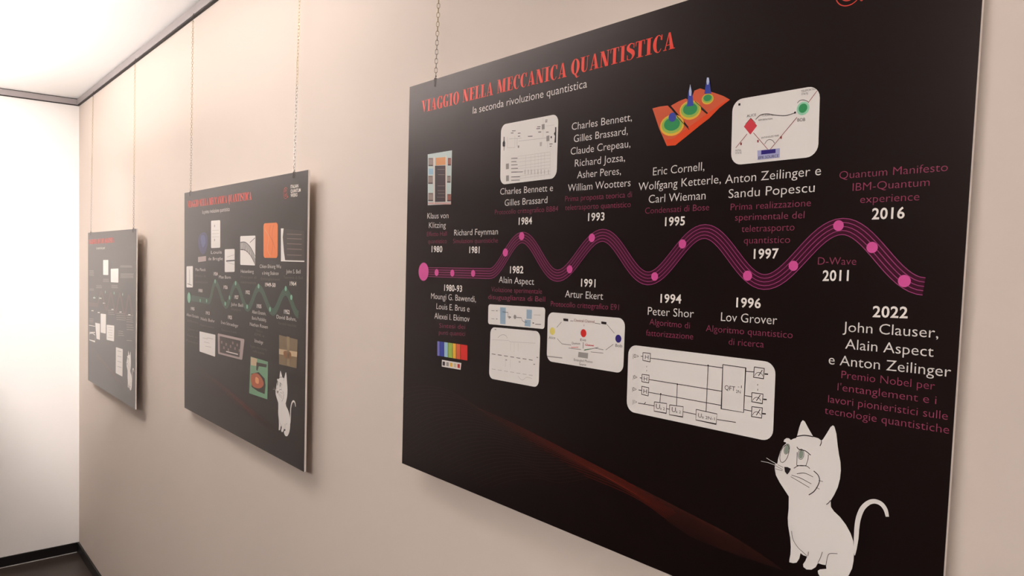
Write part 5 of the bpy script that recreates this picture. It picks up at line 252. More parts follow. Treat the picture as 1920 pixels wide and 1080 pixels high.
[1,"printed_mesh_curve","","","fan of thin dark red curves in the lower left",[["l","ember1",1,[[3.6,616.5],[13.0,602.0],[28.6,597.9],[45.5,594.0],[62.2,590.5],[77.6,588.0],[91.8,586.1],[105.9,584.6],[119.9,583.6],[134.0,583.1],[148.2,583.2],[162.7,584.0],[178.6,585.9],[196.1,588.9],[213.5,592.4],[229.5,595.9],[242.9,598.9],[252.3,600.9]],0.42],["l","ember2",1,[[252.3,600.9],[266.0,602.3],[283.3,603.8],[303.9,605.8],[327.6,608.2],[354.1,611.1],[383.0,614.6],[418.1,619.2],[459.2,624.9],[500.9,630.7],[539.1,636.1],[570.1,640.5],[591.1,643.5]],0.26],["l","ember1",1,[[591.1,643.5],[612.4,646.5],[642.5,650.7],[675.6,655.3],[707.1,659.8],[733.0,663.4],[750.2,665.8]],0.24],["l","ember1",1,[[4.1,626.2],[3.1,625.0],[4.4,613.8],[14.3,610.5],[27.7,606.5],[43.4,602.4],[60.1,598.4],[76.6,595.0],[91.9,592.4],[106.0,590.5],[119.9,589.0],[133.7,588.0],[147.5,587.5],[161.5,587.5],[175.8,588.2],[191.4,589.9],[208.6,592.6],[225.7,595.7],[241.5,598.9],[254.7,601.6],[264.0,603.4]],0.42],["l","ember3",1,[[599.9,645.2],[621.2,648.2],[651.1,652.4],[684.0,657.0],[715.3,661.4],[741.2,665.0],[758.2,667.4]],0.24],["l","ember1",1,[[4.7,636.0],[5.2,634.2],[5.1,631.8],[5.4,628.9],[6.9,625.7],[10.7,622.3],[17.7,618.8],[28.4,615.1],[42.2,611.0],[58.0,606.8],[74.5,602.8],[90.8,599.3],[106.0,596.7],[120.0,594.8],[133.7,593.3],[147.3,592.3],[160.9,591.8],[174.6,591.8],[188.6,592.3],[204.0,593.8],[220.9,596.2],[237.8,599.0],[253.4,601.8],[266.3,604.2],[275.5,605.8]],0.42],["l","ember2",1,[[275.5,605.8],[288.8,607.1],[305.5,608.6],[325.4,610.5],[348.5,612.8],[374.4,615.6],[402.8,618.9],[437.4,623.4],[478.0,628.9],[519.4,634.6],[557.2,639.8],[587.9,644.0],[608.7,646.9]],0.26],["l","ember1",1,[[608.7,646.9],[629.9,649.9],[659.6,654.0],[692.4,658.7],[723.5,663.0],[749.2,666.7],[766.1,669.0]],0.24],["l","ember1",1,[[5.3,645.8],[7.3,643.4],[9.4,640.1],[12.2,636.3],[16.3,632.1],[22.3,627.8],[30.8,623.8],[42.3,619.8],[56.5,615.4],[72.3,611.1],[88.7,607.1],[104.8,603.6],[119.8,600.9],[133.8,599.0],[147.3,597.5],[160.7,596.5],[174.0,596.0],[187.5,596.0],[201.2,596.4],[216.4,597.7],[233.1,599.7],[249.7,602.2],[265.1,604.7],[277.8,606.8],[286.9,608.2]],0.42],["l","ember3",1,[[617.4,648.6],[638.4,651.6],[668.0,655.8],[700.6,660.4],[731.6,664.7],[757.1,668.3],[774.0,670.7]],0.24],["l","ember1",1,[[5.8,655.6],[9.3,652.6],[13.6,648.5],[18.9,643.6],[25.5,638.4],[33.7,633.3],[43.7,628.7],[56.0,624.3],[70.6,619.8],[86.4,615.4],[102.7,611.3],[118.6,607.9],[133.5,605.1],[147.3,603.1],[160.7,601.7],[173.8,600.7],[186.9,600.2],[200.2,600.1],[213.7,600.5],[228.7,601.5],[245.1,603.2],[261.5,605.4],[276.6,607.5],[289.2,609.4],[298.1,610.6]],0.42],["l","ember2",1,[[298.1,610.6],[310.9,611.8],[327.1,613.2],[346.4,614.9],[368.9,617.1],[394.1,619.8],[422.1,623.1],[456.2,627.4],[496.5,632.8],[537.5,638.3],[574.9,643.4],[605.4,647.5],[625.9,650.3]],0.26],["l","ember1",1,[[625.9,650.3],[646.8,653.3],[676.3,657.5],[708.7,662.1],[739.5,666.5],[764.9,670.1],[781.7,672.5]],0.24],["l","ember1",1,[[6.4,665.4],[11.4,661.7],[17.8,656.7],[25.6,650.9],[34.7,644.7],[45.0,638.8],[56.4,633.5],[69.6,628.8],[84.4,624.1],[100.3,619.6],[116.4,615.5],[132.2,612.0],[147.0,609.3],[160.7,607.2],[173.9,605.8],[186.8,604.8],[199.7,604.3],[212.7,604.2],[226.0,604.5],[240.8,605.2],[256.9,606.7],[273.1,608.5],[288.0,610.3],[300.4,611.9],[309.1,612.9]],0.42],["l","ember3",1,[[634.4,652.1],[655.2,655.1],[684.4,659.3],[716.7,663.9],[747.4,668.3],[772.6,671.9],[789.3,674.3]],0.24],["l","ember1",1,[[7.0,675.1],[13.5,670.9],[22.1,665.0],[32.3,658.1],[43.8,651.0],[56.2,644.1],[69.0,638.3],[82.9,633.2],[98.1,628.3],[114.0,623.7],[130.0,619.6],[145.6,616.1],[160.2,613.3],[173.9,611.3],[186.9,609.8],[199.6,608.9],[212.2,608.4],[225.0,608.3],[238.1,608.4],[252.7,609.0],[268.6,610.1],[284.5,611.6],[299.2,613.1],[311.4,614.3],[320.1,615.2]],0.42],["l","ember2",1,[[320.1,615.2],[332.5,616.3],[348.1,617.6],[366.9,619.2],[388.7,621.3],[413.4,623.8],[440.8,627.0],[474.6,631.3],[514.4,636.5],[555.0,642.0],[592.1,647.0],[622.3,651.1],[642.7,653.9]],0.26],["l","ember1",1,[[642.7,653.9],[663.4,656.9],[692.5,661.1],[724.6,665.8],[755.1,670.2],[780.3,673.8],[796.8,676.3]],0.24],["l","ember1",1,[[7.5,684.9],[15.6,680.0],[26.3,673.2],[38.9,665.3],[52.8,657.1],[67.2,649.4],[81.4,643.0],[96.0,637.5],[111.6,632.4],[127.5,627.8],[143.4,623.7],[158.8,620.2],[173.3,617.3],[186.8,615.2],[199.7,613.8],[212.2,612.9],[224.6,612.4],[237.2,612.3],[250.1,612.2],[264.4,612.6],[280.1,613.5],[295.8,614.6],[310.3,615.8],[322.3,616.8],[330.8,617.5]],0.42],["l","ember3",1,[[650.9,655.7],[671.6,658.7],[700.5,663.0],[732.5,667.7],[762.8,672.1],[787.8,675.8],[804.3,678.3]],0.24],["l","ember1",1,[[8.1,694.7],[17.6,689.1],[30.4,681.4],[45.5,672.5],[61.7,663.3],[78.1,654.7],[93.7,647.6],[109.0,641.8],[124.8,636.5],[140.8,631.8],[156.5,627.7],[171.8,624.2],[186.2,621.3],[199.6,619.2],[212.4,617.7],[224.7,616.9],[236.9,616.4],[249.2,616.2],[261.9,616.1],[276.0,616.2],[291.5,616.8],[306.9,617.6],[321.2,618.5],[333.0,619.2],[341.4,619.7]],0.42],["l","ember2",1,[[341.4,619.7],[353.5,620.7],[368.7,621.9],[386.8,623.3],[408.0,625.2],[432.2,627.6],[459.2,630.7],[492.5,634.9],[532.0,640.2],[572.2,645.6],[609.0,650.7],[638.9,654.8],[659.1,657.5]],0.26],["l","ember1",1,[[659.1,657.5],[679.6,660.6],[708.4,664.9],[740.2,669.7],[770.4,674.2],[795.2,677.9],[811.6,680.4]],0.24],["l","ember1",1,[[8.7,704.4],[19.7,698.2],[34.6,689.6],[52.0,679.6],[70.5,669.3],[88.9,659.9],[105.8,652.2],[121.8,646.1],[137.9,640.6],[153.9,635.8],[169.5,631.6],[184.6,628.1],[198.9,625.2],[212.2,623.0],[224.8,621.6],[236.9,620.8],[248.9,620.3],[261.0,620.0],[273.5,619.8],[287.4,619.8],[302.7,620.1],[317.9,620.6],[332.0,621.1],[343.7,621.6],[351.9,621.9]],0.42],["l","ember3",1,[[667.1,659.5],[687.5,662.6],[716.2,666.9],[747.8,671.8],[777.8,676.3],[802.6,680.1],[818.9,682.6]],0.24],["l","ember1",1,[[9.2,714.2],[21.7,707.3],[38.8,697.7],[58.5,686.6],[79.3,675.3],[99.5,665.0],[117.7,656.7],[134.4,650.2],[150.8,644.6],[166.8,639.7],[182.3,635.5],[197.2,632.0],[211.4,629.0],[224.7,626.8],[237.1,625.4],[249.0,624.6],[260.8,624.1],[272.7,623.9],[285.0,623.5],[298.7,623.3],[313.7,623.3],[328.8,623.5],[342.6,623.7],[354.1,623.9],[362.3,624.1]],0.42],["l","ember2",1,[[362.3,624.1],[374.0,625.0],[388.7,625.9],[406.3,627.2],[426.9,628.9],[450.5,631.2],[477.1,634.2],[510.0,638.4],[549.1,643.7],[588.9,649.3],[625.4,654.4],[655.1,658.7],[675.1,661.5]],0.26],["l","ember1",1,[[675.1,661.5],[695.4,664.6],[723.9,669.0],[755.4,673.9],[785.2,678.6],[809.9,682.4],[826.1,684.9]],0.24],["l","ember1",1,[[9.8,724.0],[23.8,716.4],[42.9,705.8],[65.0,693.6],[88.0,681.3],[110.1,670.1],[129.5,661.2],[146.8,654.3],[163.5,648.5],[179.5,643.5],[194.9,639.3],[209.7,635.8],[223.7,632.8],[236.9,630.6],[249.2,629.2],[260.9,628.4],[272.5,627.9],[284.2,627.6],[296.3,627.2],[309.8,626.8],[324.6,626.5],[339.4,626.4],[353.1,626.3],[364.5,626.3],[372.5,626.2]],0.42],["l","ember3",1,[[681.1,663.2],[701.2,666.4],[729.4,670.9],[760.4,675.8],[790.0,680.5],[814.3,684.4],[830.4,686.9]],0.24],["l","ember1",1,[[10.4,733.7],[25.8,725.4],[47.0,713.8],[71.4,700.6],[96.6,687.2],[120.5,675.1],[141.2,665.6],[159.1,658.4],[176.0,652.4],[192.1,647.3],[207.4,643.1],[221.9,639.6],[235.9,636.6],[249.0,634.3],[261.1,632.9],[272.7,632.1],[284.1,631.7],[295.5,631.3],[307.5,630.8],[320.8,630.2],[335.4,629.7],[350.0,629.2],[363.4,628.8],[374.7,628.6],[382.6,628.3]],0.42],["l","ember2",1,[[382.6,628.3],[394.2,629.1],[408.7,630.0],[426.2,631.0],[446.4,632.5],[469.3,634.6],[494.5,637.5],[525.4,641.5],[561.9,646.6],[599.2,652.0],[633.3,657.0],[661.1,661.2],[679.9,663.9]],0.26],["l","ember1",1,[[679.9,663.9],[699.1,667.0],[726.1,671.4],[756.0,676.2],[784.4,680.9],[807.9,684.7],[823.4,687.2]],0.24],["l","ember1",1,[[27.9,734.5],[51.1,721.8],[77.7,707.5],[105.1,693.1],[130.8,680.1],[152.7,670.0],[171.2,662.4],[188.4,656.2],[204.5,651.1],[219.6,646.8],[234.0,643.3],[247.9,640.2],[260.9,637.9],[272.9,636.6],[284.3,635.8],[295.5,635.4],[306.7,635.0],[318.5,634.4],[331.7,633.6],[346.0,632.8],[360.4,632.0],[373.7,631.4],[384.7,630.8],[392.6,630.4]],0.42],["l","ember3",1,[[678.7,664.6],[697.0,667.7],[722.9,672.0],[751.5,676.7],[778.8,681.2],[801.4,685.0],[816.3,687.5]],0.24],["l","ember1",1,[[55.2,729.8],[84.1,714.3],[113.5,698.8],[141.0,685.0],[164.0,674.3],[183.2,666.4],[200.6,660.0],[216.7,654.7],[231.7,650.5],[246.0,646.9],[259.7,643.9],[272.7,641.5],[284.5,640.2],[295.7,639.4],[306.7,639.0],[317.8,638.6],[329.4,637.9],[342.3,636.9],[356.5,635.8],[370.7,634.8],[383.8,633.8],[394.7,633.1],[402.4,632.5]],0.42],["l","ember2",1,[[402.4,632.5],[413.9,633.2],[428.7,633.9],[446.3,634.8],[466.2,636.1],[488.1,638.0],[511.6,640.5],[539.5,644.3],[572.0,649.0],[605.2,654.1],[635.6,658.8],[660.5,662.7],[677.5,665.3]],0.26],["l","ember1",1,[[677.5,665.3],[694.9,668.3],[719.6,672.5],[746.9,677.2],[773.1,681.6],[794.8,685.3],[809.1,687.8]],0.24],["l","ember1",1,[[59.3,737.8],[90.3,721.2],[121.9,704.6],[151.0,689.9],[175.2,678.5],[194.9,670.3],[212.6,663.7],[228.7,658.4],[243.6,654.1],[257.8,650.5],[271.4,647.4],[284.2,645.1],[296.0,643.7],[307.0,643.0],[317.8,642.6],[328.7,642.2],[340.1,641.4],[352.9,640.2],[366.9,638.9],[380.9,637.5],[393.7,636.3],[404.5,635.3],[412.1,634.5]],0.42],["l","ember3",1,[[676.3,666.1],[692.9,669.0],[716.3,673.1],[742.4,677.7],[767.3,682.0],[788.1,685.7],[801.9,688.1]],0.24],["l","ember1",1,[[96.6,727.9],[130.2,710.3],[161.0,694.7],[186.3,682.7],[206.6,674.1],[224.5,667.3],[240.6,662.0],[255.4,657.7],[269.4,654.1],[282.9,651.0],[295.7,648.6],[307.3,647.2],[318.1,646.6],[328.7,646.2],[339.5,645.7],[350.7,644.8],[363.3,643.4],[377.1,641.8],[390.9,640.2],[403.6,638.7],[414.2,637.4],[421.7,636.5]],0.42],["l","ember2",1,[[421.7,636.5],[433.2,637.1],[448.1,637.7],[465.8,638.4],[485.5,639.5],[506.5,641.1],[528.2,643.4],[553.2,646.9],[582.0,651.3],[611.2,656.1],[638.0,660.6],[660.0,664.4],[675.1,666.9]],0.26],["l","ember1",1,[[675.1,666.9],[690.8,669.7],[713.0,673.7],[737.7,678.2],[761.5,682.4],[781.3,686.0],[794.5,688.4]],0.24],["l","ember1",1,[[102.8,734.7],[138.4,715.9],[170.9,699.4],[197.2,686.8],[218.0,677.9],[236.2,670.9],[252.3,665.5],[267.0,661.2],[280.8,657.6],[294.3,654.5],[306.9,652.0],[318.4,650.7],[329.1,650.0],[339.5,649.7],[350.1,649.2],[361.1,648.2],[373.6,646.6],[387.2,644.8],[400.8,642.9],[413.3,641.1],[423.7,639.6],[431.2,638.5]],0.42],["l","ember3",1,[[673.9,667.7],[688.7,670.4],[709.7,674.3],[733.1,678.7],[755.7,682.8],[774.5,686.3],[787.1,688.7]],0.24],["l","ember1",1,[[109.0,741.4],[146.6,721.5],[180.6,704.1],[208.0,690.9],[229.4,681.7],[247.7,674.5],[263.9,669.0],[278.4,664.7],[292.1,661.1],[305.5,657.9],[318.1,655.4],[329.4,654.1],[339.9,653.5],[350.2,653.1],[360.6,652.6],[371.5,651.5],[383.7,649.8],[397.1,647.7],[410.5,645.5],[422.9,643.5],[433.2,641.7],[440.5,640.5]],0.42],["l","ember2",1,[[440.5,640.5],[452.0,640.9],[467.1,641.3],[484.8,641.8],[504.2,642.7],[524.3,644.1],[544.4,646.1],[566.7,649.4],[591.8,653.6],[617.1,658.1],[640.3,662.5],[659.4,666.1],[672.7,668.5]],0.26],["l","ember1",1,[[672.7,668.5],[686.6,671.2],[706.3,674.9],[728.4,679.2],[749.8,683.2],[767.6,686.6],[779.5,688.9]],0.24],["l","ember1",1,[[154.7,727.1],[190.3,708.8],[218.7,695.0],[240.6,685.4],[259.1,678.0],[275.3,672.4],[289.7,668.1],[303.3,664.5],[316.5,661.3],[329.0,658.8],[340.2,657.5],[350.6,656.9],[360.7,656.5],[370.9,656.0],[381.6,654.8],[393.7,652.9],[407.0,650.6],[420.2,648.1],[432.4,645.8],[442.5,643.8],[449.7,642.4]],0.42],["l","ember3",1,[[671.5,669.4],[684.4,671.9],[702.9,675.6],[723.7,679.6],[743.8,683.6],[760.6,686.9],[771.8,689.1]],0.24],["l","ember1",1,[[162.7,732.6],[199.8,713.4],[229.2,699.0],[251.6,689.0],[270.4,681.5],[286.5,675.8],[300.9,671.5],[314.3,667.9],[327.4,664.6],[339.9,662.1],[350.9,660.8],[361.2,660.2],[371.1,659.9],[381.1,659.3],[391.7,658.1],[403.6,656.0],[416.7,653.4],[429.7,650.7],[441.7,648.1],[451.8,645.9],[458.9,644.4]],0.42],["l","ember2",1,[[458.9,644.4],[470.3,644.6],[485.6,644.8],[503.3,645.1],[522.5,645.7],[541.8,646.8],[560.3,648.7],[579.9,651.7],[601.4,655.7],[622.9,660.1],[642.6,664.3],[658.9,667.8],[670.2,670.2]],0.26],["l","ember1",1,[[670.2,670.2],[682.3,672.7],[699.6,676.2],[718.9,680.1],[737.7,683.9],[753.5,687.1],[764.1,689.3]],0.24],["l","ember1",1,[[170.6,738.0],[209.3,717.9],[239.6,702.9],[262.5,692.6],[281.5,684.9],[297.6,679.2],[311.9,674.8],[325.1,671.2],[338.2,667.9],[350.5,665.4],[361.5,664.1],[371.6,663.5],[381.3,663.2],[391.2,662.6],[401.6,661.3],[413.4,659.0],[426.2,656.2],[439.1,653.2],[451.0,650.4],[460.9,647.9],[467.9,646.3]],0.42],["l","ember3",1,[[669.0,671.1],[680.2,673.4],[696.2,676.8],[714.1,680.6],[731.6,684.2],[746.3,687.3],[756.2,689.4]],0.24],["l","ember1",1,[[218.6,722.4],[249.9,706.8],[273.3,696.2],[292.4,688.3],[308.6,682.5],[322.7,678.1],[335.8,674.5],[348.8,671.2],[361.1,668.6],[371.9,667.3],[381.9,666.8],[391.5,666.5],[401.1,665.8],[411.4,664.4],[423.0,662.0],[435.7,659.0],[448.4,655.7],[460.1,652.6],[469.9,650.0],[476.8,648.1]],0.42],["l","ember2",1,[[476.8,648.1],[488.2,648.4],[503.6,648.5],[521.4,648.8],[540.3,649.3],[558.8,650.4],[575.9,652.1],[592.9,654.8],[611.0,658.5],[628.8,662.6],[645.0,666.5],[658.3,669.8],[667.8,672.0]],0.26],["l","ember1",1,[[667.8,672.0],[678.1,674.2],[692.7,677.4],[709.3,681.0],[725.5,684.5],[739.1,687.4],[748.2,689.4]],0.24],["l","ember1",1,[[227.8,726.9],[260.1,710.6],[283.9,699.7],[303.2,691.7],[319.4,685.8],[333.4,681.3],[346.4,677.8],[359.3,674.4],[371.5,671.8],[382.2,670.5],[392.0,670.0],[401.4,669.7],[411.0,669.1],[421.1,667.6],[432.5,665.0],[445.1,661.7],[457.6,658.2],[469.1,654.8],[478.8,652.0],[485.6,650.0]],0.42],["l","ember3",1,[[666.6,672.9],[675.9,675.0],[689.3,678.0],[704.4,681.4],[719.2,684.7],[731.7,687.5],[740.1,689.4]],0.24],["l","ember1",1,[[237.0,731.3],[270.1,714.5],[294.4,703.2],[313.9,695.0],[330.0,689.0],[344.0,684.6],[356.9,681.0],[369.6,677.6],[381.8,675.0],[392.4,673.7],[402.0,673.2],[411.3,672.9],[420.7,672.2],[430.6,670.7],[442.0,667.9],[454.3,664.4],[466.7,660.6],[478.0,657.0],[487.6,653.9],[494.3,651.8]],0.42],["l","ember2",1,[[494.3,651.8],[505.7,652.2],[521.2,652.6],[539.1,653.1],[557.8,653.9],[575.6,655.0],[591.2,656.7],[605.7,659.1],[620.5,662.2],[634.6,665.7],[647.3,669.1],[657.8,671.9],[665.4,673.8]],0.26],["l","ember1",1,[[665.4,673.8],[673.8,675.8],[685.8,678.6],[699.5,681.7],[712.9,684.8],[724.3,687.5],[731.9,689.2]],0.24],["l","ember1",1,[[246.0,735.6],[280.1,718.2],[304.7,706.6],[324.4,698.2],[340.6,692.2],[354.4,687.7],[367.2,684.1],[379.9,680.7],[391.9,678.1],[402.4,676.8],[411.9,676.3],[421.0,676.1],[430.3,675.4],[440.1,673.7],[451.2,670.8],[463.4,667.1],[475.6,663.1],[486.9,659.2],[496.2,655.9],[502.9,653.6]],0.42],["l","ember3",1,[[664.2,674.8],[671.6,676.5],[682.3,679.1],[694.6,682.0],[706.5,684.9],[716.7,687.3],[723.6,689.0]],0.24],["l","ember1",1,[[255.0,739.9],[289.9,721.9],[315.0,710.0],[334.8,701.4],[350.9,695.3],[364.7,690.8],[377.3,687.2],[389.9,683.8],[401.9,681.1],[412.3,679.9],[421.7,679.4],[430.6,679.2],[439.7,678.5],[449.4,676.7],[460.4,673.7],[472.4,669.7],[484.5,665.4],[495.6,661.3],[504.8,657.8],[511.4,655.4]],0.42],["l","ember2",1,[[511.4,655.4],[522.7,656.0],[538.4,656.8],[556.4,657.7],[574.8,658.8],[591.9,660.1],[606.1,661.7],[618.3,663.7],[629.8,666.3],[640.4,669.2],[649.7,671.9],[657.3,674.1],[662.9,675.7]],0.26],["l","ember1",1,[[662.9,675.7],[669.4,677.3],[678.8,679.6],[689.6,682.3],[700.1,684.9],[709.1,687.1],[715.1,688.6]],0.24],["l","ember1",1,[[299.6,725.6],[325.1,713.3],[345.1,704.6],[361.2,698.4],[374.9,693.9],[387.4,690.3],[399.9,686.9],[411.8,684.2],[422.1,682.9],[431.3,682.5],[440.1,682.2],[449.1,681.5],[458.6,679.7],[469.5,676.5],[481.4,672.3],[493.2,667.8],[504.2,663.4],[513.3,659.7],[519.8,657.2]],0.42],["l","ember3",1,[[661.7,676.7],[667.3,678.1],[675.3,680.2],[684.5,682.5],[693.6,684.8],[701.3,686.8],[706.5,688.1]],0.24]]],
